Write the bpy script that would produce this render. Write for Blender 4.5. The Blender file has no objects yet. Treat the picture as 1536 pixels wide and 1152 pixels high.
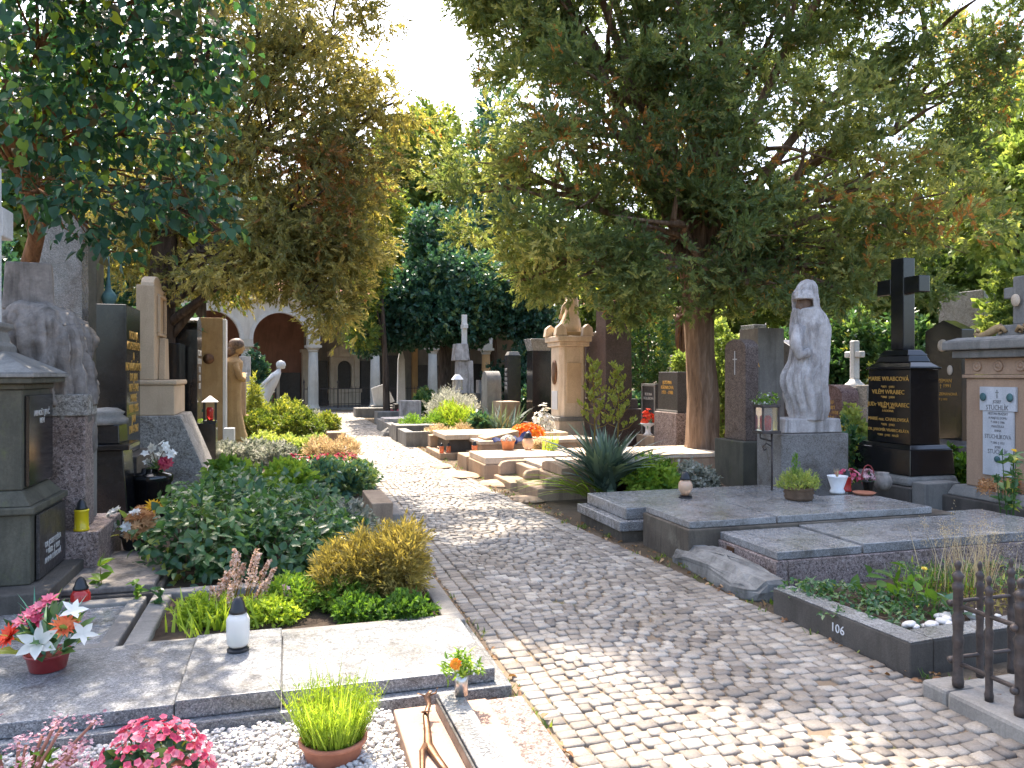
import bpy, math, random
import numpy as np
from mathutils import Vector, Matrix, Euler
random.seed(7)
RNG = np.random.default_rng(11)
scene = bpy.context.scene
COL = scene.collection
F, HY, CH = 1150.0, 562.0, 1.6          # focal length and horizon row of the 1536x1152 photograph, eye height
TH = math.radians(16.4)                 # the path runs this far to the left of the view
CT, ST = math.cos(TH), math.sin(TH)

def P(px, py, z=0.0):
    Y = F * (CH - z) / (py - HY)
    return ((px - 768) / F * Y, Y)
def X(px, Y): return (px - 768) / F * Y
def Z(py, Y): return CH - (py - HY) / F * Y
def PT(px, py, Y): return (X(px, Y), Y, Z(py, Y))
def UV(x, y):                           # into the path frame: v across, u along
    return (x * CT + y * ST, -x * ST + y * CT)
def XY(v, u): return (v * CT - u * ST, v * ST + u * CT)

# ------------------------------------------------------------------ objects
def link(o): COL.objects.link(o); return o
def thing(name, label, cat, loc=(0, 0, 0), rz=0.0, group=None):
    o = bpy.data.objects.new(name, None); link(o)
    o.empty_display_size = 0.1
    o.location = loc if len(loc) == 3 else (loc[0], loc[1], 0)
    o.rotation_euler = (0, 0, rz)
    return tag(o, label, cat, group)
def tag(o, label=None, cat=None, group=None, kind=None):
    if label: o['label'] = label
    if cat: o['category'] = cat
    if group: o['group'] = group
    if kind: o['kind'] = kind
    return o
def dup(root, loc, rz, label, scale=None, group=None):
    r = root.copy(); COL.objects.link(r); r.location = loc if len(loc) == 3 else (*loc, 0); r.rotation_euler = (0, 0, rz)
    r['label'] = label
    if group: r['group'] = group
    if scale: r.scale = scale if not isinstance(scale, (int, float)) else (scale,) * 3
    for ch in list(root.children):
        c = ch.copy(); COL.objects.link(c); c.parent = r
        for g in list(ch.children):
            d = g.copy(); COL.objects.link(d); d.parent = c
    return r

class MB:
    def __init__(s): s.v, s.f = [], []
    def add(s, vs, fs):
        b = len(s.v); s.v += [tuple(map(float, v)) for v in vs]; s.f += [tuple(i + b for i in f) for f in fs]; return s
    def box(s, x0, x1, y0, y1, z0, z1, tx=0, ty=None, top=None):
        """axis box; tx, ty: how far the top is drawn in on each side"""
        ty = tx if ty is None else ty
        return s.add([(x0, y0, z0), (x1, y0, z0), (x1, y1, z0), (x0, y1, z0),
                      (x0 + tx, y0 + ty, z1), (x1 - tx, y0 + ty, z1), (x1 - tx, y1 - ty, z1), (x0 + tx, y1 - ty, z1)],
                     [(3, 2, 1, 0), (4, 5, 6, 7), (0, 1, 5, 4), (1, 2, 6, 5), (2, 3, 7, 6), (3, 0, 4, 7)])
    def cbox(s, cx, cy, wx, wy, z0, z1, tx=0, ty=None):
        return s.box(cx - wx / 2, cx + wx / 2, cy - wy / 2, cy + wy / 2, z0, z1, tx, ty)
    def prism(s, pts, z0, z1, inset=0.0):
        n = len(pts); c = [sum(p[i] for p in pts) / n for i in (0, 1)]
        a = sum(pts[i][0] * pts[(i + 1) % n][1] - pts[(i + 1) % n][0] * pts[i][1] for i in range(n))
        if a < 0: pts = list(pts)[::-1]
        def ins(p):
            d = math.hypot(p[0] - c[0], p[1] - c[1]) or 1
            return (p[0] + (c[0] - p[0]) / d * inset, p[1] + (c[1] - p[1]) / d * inset)
        vs = [(p[0], p[1], z0) for p in pts] + [(*ins(p), z1) for p in pts]
        return s.add(vs, [tuple(range(n))[::-1], tuple(range(n, 2 * n))] + [(i, (i + 1) % n, n + (i + 1) % n, n + i) for i in range(n)])
    def lathe(s, prof, seg=20, c=(0, 0, 0), sx=1, sy=1, ph=0):
        vs, fs = [], []
        for r, z in prof:
            for k in range(seg):
                a = 2 * math.pi * k / seg + ph
                vs.append((c[0] + r * sx * math.cos(a), c[1] + r * sy * math.sin(a), c[2] + z))
        for i in range(len(prof) - 1):
            for k in range(seg):
                k2 = (k + 1) % seg
                fs.append((i * seg + k, i * seg + k2, (i + 1) * seg + k2, (i + 1) * seg + k))
        fs.append(tuple(range(seg))[::-1]); b = (len(prof) - 1) * seg; fs.append(tuple(range(b, b + seg)))
        return s.add(vs, fs)
    def tube(s, pts, rad, seg=7):
        pts = [Vector(p) for p in pts]; n = len(pts)
        if not hasattr(rad, '__len__'): rad = [rad] * n
        vs, fs = [], []; ref = Vector((0.31, 0.17, 0.93))
        for i, p in enumerate(pts):
            d = (pts[min(i + 1, n - 1)] - pts[max(i - 1, 0)])
            d = d.normalized() if d.length > 1e-9 else Vector((0, 0, 1))
            a = d.cross(ref)
            if a.length < .15: a = d.cross(Vector((1, 0, 0)))
            a.normalize(); b = d.cross(a)
            for k in range(seg):
                t = 2 * math.pi * k / seg
                vs.append(p + (a * math.cos(t) + b * math.sin(t)) * rad[i])
        for i in range(n - 1):
            for k in range(seg):
                k2 = (k + 1) % seg
                fs.append((i * seg + k, i * seg + k2, (i + 1) * seg + k2, (i + 1) * seg + k))
        fs.append(tuple(range(seg))[::-1]); b = (n - 1) * seg; fs.append(tuple(range(b, b + seg)))
        return s.add(vs, fs)
    def ball(s, c, r, seg=12, rings=8, noise=0, seed=0):
        rx, ry, rz_ = (r, r, r) if not hasattr(r, '__len__') else r
        rg = random.Random(seed); ph = [rg.uniform(0, 6.28) for _ in range(6)]
        vs, fs = [], []
        for i in range(rings + 1):
            t = math.pi * i / rings
            for k in range(seg):
                a = 2 * math.pi * k / seg
                d = (math.sin(t) * math.cos(a), math.sin(t) * math.sin(a), -math.cos(t))
                q = 1 + noise * (math.sin(3 * d[0] + ph[0]) * math.cos(2.6 * d[1] + ph[1]) + .7 * math.sin(5 * d[2] + ph[2]) * math.cos(4.5 * d[0] + ph[3]) + .4 * math.sin(9 * d[1] + ph[4]) * math.cos(8 * d[2] + ph[5]))
                vs.append((c[0] + rx * d[0] * q, c[1] + ry * d[1] * q, c[2] + rz_ * d[2] * q))
        for i in range(rings):
            for k in range(seg):
                k2 = (k + 1) % seg
                fs.append((i * seg + k, i * seg + k2, (i + 1) * seg + k2, (i + 1) * seg + k))
        return s.add(vs, fs)
    def extrude_yz(s, poly, x0, x1):
        """polygon given in (y, z), from x0 to x1"""
        n = len(poly)
        a = sum(poly[i][0] * poly[(i + 1) % n][1] - poly[(i + 1) % n][0] * poly[i][1] for i in range(n))
        if a < 0: poly = list(poly)[::-1]
        vs = [(x0, y, z) for y, z in poly] + [(x1, y, z) for y, z in poly]
        return s.add(vs, [tuple(range(n))[::-1], tuple(range(n, 2 * n))] + [(i, (i + 1) % n, n + (i + 1) % n, n + i) for i in range(n)])
    def extrude_xz(s, poly, y0, y1):
        n = len(poly)
        a = sum(poly[i][0] * poly[(i + 1) % n][1] - poly[(i + 1) % n][0] * poly[i][1] for i in range(n))
        if a > 0: poly = list(poly)[::-1]
        vs = [(x, y0, z) for x, z in poly] + [(x, y1, z) for x, z in poly]
        return s.add(vs, [tuple(range(n))[::-1], tuple(range(n, 2 * n))] + [(i, (i + 1) % n, n + (i + 1) % n, n + i) for i in range(n)])
    def move(s, off=(0, 0, 0), rz=0, rx=0, ry=0):
        m = Matrix.Translation(off) @ Euler((rx, ry, rz)).to_matrix().to_4x4()
        s.v = [tuple(m @ Vector(v)) for v in s.v]; return s
    def jit(s, a, seed=0):
        rg = random.Random(seed); s.v = [tuple(c + rg.uniform(-a, a) for c in v) for v in s.v]; return s
    def build(s, name, mat, parent=None, bevel=0.0, smooth=False, loc=(0, 0, 0), rz=0.0, segs=2):
        me = bpy.data.meshes.new(name); me.from_pydata(s.v, [], s.f); me.update()
        me.materials.append(mat)
        if smooth:
            me.polygons.foreach_set('use_smooth', [len(p.vertices) <= 4 for p in me.polygons])
        o = bpy.data.objects.new(name, me); link(o)
        o.location = loc if len(loc) == 3 else (*loc, 0); o.rotation_euler = (0, 0, rz)
        if parent is not None: o.parent = parent
        if bevel:
            b = o.modifiers.new('edge', 'BEVEL'); b.width = bevel; b.segments = segs; b.limit_method = 'ANGLE'; b.angle_limit = math.radians(35)
        return o

def text(parent, lines, mat, face, at, size=.06, name='lettering', lead=1.0, depth=.002, align='CENTER', sx=1.0):
    """face: '-x', '+x' or '-y' local face; at: local point (top centre of the block)"""
    c = bpy.data.curves.new(name, 'FONT'); c.body = lines; c.size = size; c.align_x = align; c.align_y = 'TOP'
    c.extrude = depth; c.space_line = lead; c.resolution_u = 2
    c.materials.append(mat)
    tmp = bpy.data.objects.new(name, c); link(tmp); bpy.context.view_layer.update()
    me = bpy.data.meshes.new_from_object(tmp.evaluated_get(bpy.context.evaluated_depsgraph_get())); bpy.data.objects.remove(tmp)
    me.name = name
    o = bpy.data.objects.new(name, me); link(o); o.parent = parent
    if face == '-x': R = Matrix(((0, 0, -1), (-1, 0, 0), (0, 1, 0)))
    elif face == '+x': R = Matrix(((0, 0, 1), (1, 0, 0), (0, 1, 0)))
    elif face == '-y': R = Matrix(((1, 0, 0), (0, 0, -1), (0, 1, 0)))
    else: R = face
    M = R.to_4x4() @ Matrix.Diagonal((sx, 1, 1, 1)); M.translation = Vector(at)
    o.matrix_local = M
    return o

# ------------------------------------------------------------------ leaves, all with numpy
def unit(a): return a / np.maximum(np.linalg.norm(a, axis=1, keepdims=True), 1e-9)
def runit(n, r=None): return unit((r or RNG).normal(size=(n, 3)))

def faces_mesh(name, V, nper, mat, parent=None, tint=None, faces=None, loc=(0, 0, 0), rz=0):
    """V: (N, nper, 3) verts of N pieces; faces: index tuples inside one piece"""
    N = V.shape[0]
    faces = faces or [tuple(range(nper))]
    me = bpy.data.meshes.new(name)
    me.vertices.add(N * nper); me.vertices.foreach_set('co', V.reshape(-1).astype(np.float32))
    base = (np.arange(N) * nper)[:, None]
    idx = np.concatenate([np.array(f)[None, :] + base for f in faces], axis=1).reshape(-1)
    sizes = np.tile(np.array([len(f) for f in faces]), N)
    starts = np.concatenate([[0], np.cumsum(sizes)[:-1]])
    me.loops.add(len(idx)); me.loops.foreach_set('vertex_index', idx.astype(np.int32))
    me.polygons.add(len(sizes)); me.polygons.foreach_set('loop_start', starts.astype(np.int32)); me.polygons.foreach_set('loop_total', sizes.astype(np.int32))
    me.update(calc_edges=True)
    if tint is not None:
        at = me.attributes.new('tint', 'FLOAT', 'FACE'); at.data.foreach_set('value', np.repeat(np.asarray(tint, dtype=np.float32), len(faces)))
    me.materials.append(mat)
    o = bpy.data.objects.new(name, me); link(o)
    o.location = loc if len(loc) == 3 else (*loc, 0); o.rotation_euler = (0, 0, rz)
    if parent is not None: o.parent = parent
    return o

def diamond(C, D, S, L, W):
    L = np.asarray(L)[..., None] if np.ndim(L) else L; W = np.asarray(W)[..., None] if np.ndim(W) else W
    return np.stack([C - D * L / 2, C + S * W / 2 - D * L * .08, C + D * L / 2, C - S * W / 2 - D * L * .08], axis=1)
def leaf6(C, D, N, L, W, fold=.25, droop=.15):
    """broad leaf: base C, along D, face normal N; two halves folded on the midrib"""
    L = np.asarray(L)[..., None] if np.ndim(L) else L; W = np.asarray(W)[..., None] if np.ndim(W) else W
    S = unit(np.cross(D, N)); N = unit(np.cross(S, D)); f = N * W * fold; dr = -N * L * droop
    m = C + D * L * .5 + dr * .2
    return np.stack([C, C + D * L * .28 + S * W * .5 + f, C + D * L * .62 + S * W * .4 + f + dr * .4, C + D * L + dr,
                     C + D * L * .62 - S * W * .4 + f + dr * .4, C + D * L * .28 - S * W * .5 + f, m], axis=1)
LEAF6 = [(0, 1, 2, 6), (6, 2, 3), (0, 6, 4, 5), (6, 3, 4)]

def shell_points(lobes, n, rng, inner=.55, rough=.22):
    """points spread in the outer part of ellipsoid lobes: (points, outward directions)"""
    w = np.array([l[6] if len(l) > 6 else l[3] * l[5] for l in lobes], float); w /= w.sum()
    pick = rng.choice(len(lobes), n, p=w); A = np.array([l[:6] for l in lobes], float)[pick]
    d = runit(n, rng); r = inner + (1 - inner) * rng.random(n) ** .6
    ph = pick * 1.7
    r = r * (1 + rough * (np.sin(4 * d[:, 0] + ph) * np.cos(3.4 * d[:, 2] + 2 * ph) + .6 * np.sin(9 * d[:, 2] + ph) * np.cos(8 * d[:, 0] - ph) + .4 * np.cos(8 * d[:, 1] + ph)))
    return A[:, :3] + d * r[:, None] * A[:, 3:6], unit(d / A[:, 3:6]), pick

def tufts(C, A, k, tl, ll, lw, rng, angle=.6, tint=None):
    """each tuft: k leaflets along axis A from C"""
    n = len(C)
    t = np.tile((np.arange(k) + .5) / k, (n, 1)); 
    side = runit(n * k, rng)
    Ar = np.repeat(A, k, axis=0); side = unit(side - Ar * (side * Ar).sum(1, keepdims=True))
    tlv = np.repeat(tl * (0.7 + .6 * rng.random(n)), k)
    base = np.repeat(C, k, axis=0) + Ar * (t.reshape(-1) * tlv)[:, None]
    D = unit(Ar + side * (angle * (.6 + .8 * rng.random(n * k)))[:, None])
    Ls = ll * (.65 + .7 * rng.random(n * k)); Ws = lw * (.7 + .6 * rng.random(n * k))
    S = unit(np.cross(D, runit(n * k, rng)))
    V = diamond(base + D * Ls[:, None] / 2, D, S, Ls, Ws)
    tt = None if tint is None else np.clip(np.repeat(tint, k) + rng.normal(0, .05, n * k), 0, 1)
    return V, tt
def patchy(C, s, ph=0.0):
    """smooth pseudo noise in about -1..1"""
    x, y, z = (C * s).T
    return (np.sin(x * 1.3 + ph) * np.cos(y * 1.1 + 2 * ph) + np.sin(z * 1.7 + x * .6 + ph * 3) * .7 + np.cos(y * 2.3 - z * 1.9 + ph) * .5) / 1.6

def blades(n, base, up, length, width, lean, rng, droop=.35, segs=3):
    """grass blades: base (n,3); returns V (n, 2*segs+1, 3) and faces"""
    az = rng.random(n) * 6.283; h = np.stack([np.cos(az), np.sin(az), np.zeros(n)], 1)
    if np.ndim(lean) == 2: h = unit(lean + h * .25); l = np.linalg.norm(lean, axis=1)
    else: l = lean * (.3 + rng.random(n))
    L = length * (.6 + .6 * rng.random(n)); W = width * (.7 + .6 * rng.random(n))
    side = np.stack([-h[:, 1], h[:, 0], np.zeros(n)], 1); side = unit(side + runit(n, rng) * .4)
    out = []
    for i in range(segs + 1):
        t = i / segs
        p = base + h * (l * L * t)[:, None] * (1 - .2 * t) + np.array([0, 0, 1.0]) * (L * (t - droop * l * t * t))[:, None] + h * (droop * L * l * t * t)[:, None]
        w = (W * (1 - t ** 1.6) * .5)[:, None]
        if i < segs: out += [p - side * w, p + side * w]
        else: out.append(p)
    V = np.stack(out, 1)
    fs = [(2 * i, 2 * i + 1, 2 * i + 3, 2 * i + 2) for i in range(segs - 1)] + [(2 * segs - 2, 2 * segs - 1, 2 * segs)]
    return V, fs
# ------------------------------------------------------------------ materials
def newmat(name):
    m = bpy.data.materials.new(name); m.use_nodes = True; nt = m.node_tree; nt.nodes.clear()
    out = nt.nodes.new('ShaderNodeOutputMaterial')
    return m, nt, out
def nd(nt, typ, **kw):
    n = nt.nodes.new(typ)
    for k, v in kw.items():
        if k in n.inputs: n.inputs[k].default_value = v
        else: setattr(n, k, v)
    return n
def c4(c): return (*c, 1) if len(c) == 3 else c
def ramp(nt, stops, src, interp='LINEAR'):
    r = nt.nodes.new('ShaderNodeValToRGB'); e = r.color_ramp.elements; r.color_ramp.interpolation = interp
    while len(e) < len(stops): e.new(.5)
    for el, (p, c) in zip(e, stops): el.position = p; el.color = c4(c)
    nt.links.new(src, r.inputs[0]); return r.outputs[0]
def mixc(nt, a, b, fac, mode='MIX'):
    m = nt.nodes.new('ShaderNodeMix'); m.data_type = 'RGBA'; m.blend_type = mode
    for sock, v in ((m.inputs[0], fac), (m.inputs[6], a), (m.inputs[7], b)):
        if isinstance(v, bpy.types.NodeSocket): nt.links.new(v, sock)
        elif isinstance(v, (int, float)): sock.default_value = v
        else: sock.default_value = c4(v)
    return m.outputs[2]
def coords(nt, scale=(1, 1, 1), world=False):
    mp = nt.nodes.new('ShaderNodeMapping'); mp.inputs['Scale'].default_value = scale
    if world:
        g = nt.nodes.new('ShaderNodeNewGeometry'); nt.links.new(g.outputs['Position'], mp.inputs[0])
    else:
        t = nt.nodes.new('ShaderNodeTexCoord'); nt.links.new(t.outputs['Object'], mp.inputs[0])
    return mp.outputs[0]
def noise(nt, co, scale, detail=5, rough=.6, dist=0.0):
    n = nd(nt, 'ShaderNodeTexNoise', Scale=scale, Detail=detail, Roughness=rough, Distortion=dist); nt.links.new(co, n.inputs['Vector']); return n.outputs['Fac']
def principled(nt, out, col, rough=.7, spec=.4, metal=0.0, bump=None, bstr=.3, bdist=.01):
    b = nd(nt, 'ShaderNodeBsdfPrincipled', Metallic=metal)
    b.inputs['Specular IOR Level'].default_value = spec
    for sock, v in ((b.inputs['Base Color'], col), (b.inputs['Roughness'], rough)):
        if isinstance(v, bpy.types.NodeSocket): nt.links.new(v, sock)
        else: sock.default_value = c4(v) if hasattr(v, '__len__') else v
    if bump is not None:
        bn = nd(nt, 'ShaderNodeBump', Strength=bstr, Distance=bdist); nt.links.new(bump, bn.inputs['Height']); nt.links.new(bn.outputs[0], b.inputs['Normal'])
    nt.links.new(b.outputs[0], out.inputs[0]); return b

def stone(name, c1, c2, stain=None, rough=.85, scale=3.0, bump=.5, grain=60, streak=.5, spec=.3, moss=None, world=False):
    m, nt, out = newmat(name); co = coords(nt, world=world)
    n1 = noise(nt, co, scale, 7, .65, .3)
    col = mixc(nt, c1, c2, ramp(nt, [(.35, (0, 0, 0)), (.68, (1, 1, 1))], n1))
    g = noise(nt, co, grain, 4, .7)
    col = mixc(nt, col, mixc(nt, (.5, .5, .5), (1.0, 1.0, 1.0), ramp(nt, [(.3, (.0, .0, .0)), (.7, (1, 1, 1))], g)), .55, 'MULTIPLY')
    if stain is not None:
        s = noise(nt, coords(nt, (3.2, 3.2, .55), world), 1.6, 6, .7, .6)
        col = mixc(nt, col, stain, mixc(nt, (0, 0, 0), (streak,) * 3, ramp(nt, [(.47, (0, 0, 0)), (.7, (1, 1, 1))], s)))
    if moss is not None:
        s = noise(nt, coords(nt, (1, 1, .8), world), 5, 6, .7)
        col = mixc(nt, col, moss, mixc(nt, (0, 0, 0), (.8,) * 3, ramp(nt, [(.56, (0, 0, 0)), (.7, (1, 1, 1))], s)))
    h = mixc(nt, n1, g, .5)
    principled(nt, out, col, rough, spec, bump=h, bstr=bump, bdist=.008)
    return m
def granite(name, dark, base, light, scale=170, rough=.25, spec=.5, wear=.25, bump=.05):
    m, nt, out = newmat(name); co = coords(nt)
    v = nd(nt, 'ShaderNodeTexVoronoi', Scale=scale); nt.links.new(co, v.inputs['Vector'])
    sp = nt.nodes.new('ShaderNodeSeparateColor'); nt.links.new(v.outputs['Color'], sp.inputs[0])
    v2 = nd(nt, 'ShaderNodeTexVoronoi', Scale=scale * .45); nt.links.new(co, v2.inputs['Vector'])
    sp2 = nt.nodes.new('ShaderNodeSeparateColor'); nt.links.new(v2.outputs['Color'], sp2.inputs[0])
    col = ramp(nt, [(0, dark), (.34, base), (.78, light)], sp.outputs[0], 'CONSTANT')
    col2 = ramp(nt, [(0, dark), (.25, base), (.86, light)], sp2.outputs[1], 'CONSTANT')
    col = mixc(nt, col, col2, .45)
    n = noise(nt, co, 2.5, 6, .7)
    col = mixc(nt, col, mixc(nt, (.42, .39, .34), (1, 1, 1), ramp(nt, [(.32, (0, 0, 0)), (.62, (1, 1, 1))], n)), wear, 'MULTIPLY')
    n2 = noise(nt, co, 14, 6, .75)
    n3 = noise(nt, co, 4.5, 9, .72, .8)
    col = mixc(nt, col, mixc(nt, (.5, .44, .36), (1, 1, 1), ramp(nt, [(.36, (0, 0, 0)), (.5, (1, 1, 1))], n3)), .65, 'MULTIPLY')
    col = mixc(nt, col, (.36, .35, .3), ramp(nt, [(.66, (0, 0, 0)), (.74, (.5 * wear,) * 3)], n2))
    rg = ramp(nt, [(.3, (rough * .8,) * 3), (.75, (min(1, rough * 1.9),) * 3)], n2)
    principled(nt, out, col, rg, spec, bump=n2, bstr=bump, bdist=.004)
    return m
def plain(name, c1, c2=None, rough=.5, spec=.5, metal=0.0, scale=12, bump=.1, world=False):
    m, nt, out = newmat(name); co = coords(nt, world=world); n = noise(nt, co, scale, 5, .65)
    c2 = c2 or tuple(x * .7 for x in c1)
    col = mixc(nt, c1, c2, ramp(nt, [(.35, (0, 0, 0)), (.7, (1, 1, 1))], n))
    principled(nt, out, col, rough, spec, metal, bump=n, bstr=bump, bdist=.004)
    return m
def foliage(name, stops, trans=.35, rough=.5, spec=.35, tcol=(1.15, 1.1, .55), boost=1.5):
    """colour from the leaf's own tint; part of the light goes through the leaf"""
    m, nt, out = newmat(name)
    a = nd(nt, 'ShaderNodeAttribute', attribute_name='tint')
    col = ramp(nt, stops, a.outputs['Fac'])
    p = nd(nt, 'ShaderNodeBsdfPrincipled', Roughness=rough); p.inputs['Specular IOR Level'].default_value = spec
    nt.links.new(col, p.inputs['Base Color'])
    t = nd(nt, 'ShaderNodeBsdfTranslucent')
    tc = mixc(nt, col, tuple(boost * x for x in tcol), 1.0, 'MULTIPLY'); nt.links.new(tc, t.inputs['Color'])
    mx = nd(nt, 'ShaderNodeMixShader', Fac=trans)
    nt.links.new(p.outputs[0], mx.inputs[1]); nt.links.new(t.outputs[0], mx.inputs[2]); nt.links.new(mx.outputs[0], out.inputs[0])
    return m
def glass(name, col, rough=.15, trans=.6, emit=None):
    m, nt, out = newmat(name)
    b = principled(nt, out, col, rough, .5)
    b.inputs['Transmission Weight'].default_value = trans
    return m
def bark(name, c1, c2, scale=6):
    m, nt, out = newmat(name)
    co = coords(nt, (scale, scale, scale * .13), True)
    n = noise(nt, co, 2.2, 7, .7, .4)
    col = ramp(nt, [(.3, tuple(x * .35 for x in c1)), (.5, c1), (.72, c2)], n)
    principled(nt, out, col, .9, .2, bump=n, bstr=1.0, bdist=.06)
    return m

M = {}
M['slab_grey'] = granite('slab_grey', (.13, .13, .13), (.27, .265, .265), (.43, .425, .42), 230, .2, .5, .6)
M['slab_grey_near'] = granite('slab_grey_near', (.085, .088, .095), (.2, .205, .215), (.4, .4, .4), 210, .3, .5, .5)
M['pink_granite'] = granite('pink_granite', (.09, .07, .065), (.29, .22, .2), (.46, .38, .35), 130, .7, .3, .5, .2)
M['rough_granite'] = granite('rough_granite', (.14, .13, .12), (.33, .31, .28), (.5, .47, .43), 120, .8, .2, .4, .3)
M['black_granite'] = granite('black_granite', (.006, .006, .007), (.012, .012, .013), (.022, .022, .024), 300, .12, .6, .1, .02)
M['dark_granite'] = granite('dark_granite', (.02, .018, .018), (.05, .045, .045), (.1, .09, .09), 200, .3, .5, .3, .05)
M['plum_granite'] = granite('plum_granite', (.03, .02, .02), (.075, .052, .05), (.14, .1, .095), 200, .3, .5, .2, .05)
M['brown_granite'] = granite('brown_granite', (.06, .04, .03), (.15, .105, .085), (.24, .18, .15), 160, .5, .4, .4, .1)
M['pedestal_granite'] = granite('pedestal_granite', (.13, .12, .115), (.24, .225, .21), (.33, .31, .29), 220, .75, .2, .6, .3)
M['red_rock'] = granite('red_rock', (.12, .06, .05), (.27, .16, .135), (.36, .24, .2), 90, .8, .3, .5, .5)
M['concrete'] = stone('concrete', (.3, .28, .25), (.2, .185, .165), (.08, .075, .065), .9, 3, .5, 70)
M['curb'] = stone('curb', (.33, .31, .28), (.22, .2, .18), (.1, .09, .075), .9, 4, .5, 80)
M['dark_concrete'] = stone('dark_concrete', (.1, .08, .062), (.16, .135, .105), (.035, .03, .025), .9, 3, .6, 60, .8, moss=(.2, .18, .14))
M['plinth_dark'] = stone('plinth_dark', (.085, .075, .065), (.13, .115, .1), (.04, .036, .03), .9, 3, .6, 70, .6)
M['warm_stone'] = stone('warm_stone', (.48, .35, .24), (.36, .255, .17), (.15, .11, .085), .9, 3, .4, 70, .6)
M['sandstone'] = stone('sandstone', (.66, .5, .34), (.56, .42, .28), (.3, .21, .14), .9, 2.2, .25, 70, .4)
M['golden_stone'] = stone('golden_stone', (.46, .32, .17), (.34, .22, .11), (.22, .14, .07), .9, 3, .4, 70, .5)
M['peach_stone'] = stone('peach_stone', (.5, .34, .23), (.43, .28, .19), (.24, .16, .11), .9, 2.5, .3, 60, .5)
M['pale_stone'] = stone('pale_stone', (.7, .58, .45), (.6, .48, .36), (.25, .19, .14), .9, 3, .3, 60, .5)
M['grey_stone'] = stone('grey_stone', (.3, .285, .26), (.2, .19, .175), (.09, .085, .08), .9, 3, .6, 60, .7)
M['mossy_stone'] = stone('mossy_stone', (.13, .12, .09), (.085, .08, .06), (.035, .033, .026), .9, 2.5, .5, 60, .7, moss=(.11, .115, .055))
M['weathered'] = stone('weathered', (.62, .58, .56), (.4, .36, .34), (.1, .088, .08), .9, 5, 1.0, 55, .95)
M['drape_stone'] = stone('drape_stone', (.34, .3, .27), (.2, .175, .155), (.06, .052, .046), .9, 6, 1.0, 45, .9)
M['white_stone'] = stone('white_stone', (.78, .77, .75), (.68, .66, .64), (.4, .38, .36), .7, 3, .2, 60, .35)
M['plaque_marble'] = stone('plaque_marble', (.66, .67, .7), (.55, .56, .6), (.3, .33, .33), .5, 4, .15, 80, .5)
M['rock'] = stone('rock', (.3, .29, .27), (.16, .155, .145), (.07, .065, .06), .95, 5, 1.0, 40, .7)
M['terracotta_slab'] = stone('terracotta_slab', (.5, .33, .25), (.42, .27, .2), (.3, .2, .15), .8, 6, .3, 90, .4)
M['gold'] = plain('gold', (.83, .5, .13), (.62, .35, .08), .4, .5, .35)
M['grey_letters'] = plain('grey_letters', (.17, .17, .17), None, .7)
M['pale_letters'] = plain('pale_letters', (.55, .53, .5), None, .6)
M['iron'] = plain('iron', (.05, .043, .042), (.11, .085, .075), .55, .5, .4, 25, .4)
M['bronze'] = plain('bronze', (.2, .1, .055), (.09, .05, .03), .42, .5, .7, 20, .4)
M['verdigris'] = plain('verdigris', (.1, .2, .2), (.05, .1, .11), .7, .3, .2, 12, .4)
M['steel'] = plain('steel', (.62, .57, .54), (.5, .46, .43), .28, .5, .9, 30, .03)
M['black_plastic'] = plain('black_plastic', (.012, .012, .014), (.02, .02, .022), .35, .5)
M['black_glaze'] = plain('black_glaze', (.008, .008, .009), (.014, .014, .014), .12, .6)
M['white_paint'] = plain('white_paint', (.78, .78, .78), (.66, .66, .68), .5, .4)
M['red_pot'] = plain('red_pot', (.28, .03, .03), (.2, .02, .02), .35, .5)
M['orange_pot'] = plain('orange_pot', (.55, .2, .08), (.45, .15, .06), .6, .4)
M['terracotta'] = plain('terracotta', (.42, .17, .1), (.32, .12, .07), .7, .3)
M['wicker'] = stone('wicker', (.2, .13, .085), (.11, .07, .045), None, .9, 8, 1.0, 120)
M['glass_white'] = glass('glass_white', (.85, .83, .78), .25, .35)
M['glass_amber'] = glass('glass_amber', (.9, .6, .4), .2, .4)
M['glass_red'] = glass('glass_red', (.75, .06, .05), .15, .45)
M['glass_orange'] = glass('glass_orange', (.85, .25, .1), .15, .45)
M['glass_yellow'] = glass('glass_yellow', (.8, .62, .02), .2, .3)
M['glass_clear'] = glass('glass_clear', (.9, .9, .88), .05, .9)
M['blue_ribbon'] = plain('blue_ribbon', (.008, .02, .13), (.006, .015, .09), .35, .5)
M['soil'] = stone('soil', (.075, .052, .036), (.04, .028, .02), (.12, .09, .06), 1.0, 6, 1.0, 30, .5, world=True)
M['bark_red'] = bark('bark_red', (.2, .13, .085), (.36, .26, .19), 5)
M['bark_dark'] = bark('bark_dark', (.09, .065, .05), (.17, .13, .1), 6)
M['bark_brown'] = bark('bark_brown', (.24, .12, .06), (.38, .2, .1), 7)
M['bark_grey'] = bark('bark_grey', (.2, .18, .15), (.32, .29, .25), 5)
M['twig'] = plain('twig', (.13, .09, .06), (.2, .14, .09), .9)
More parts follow.
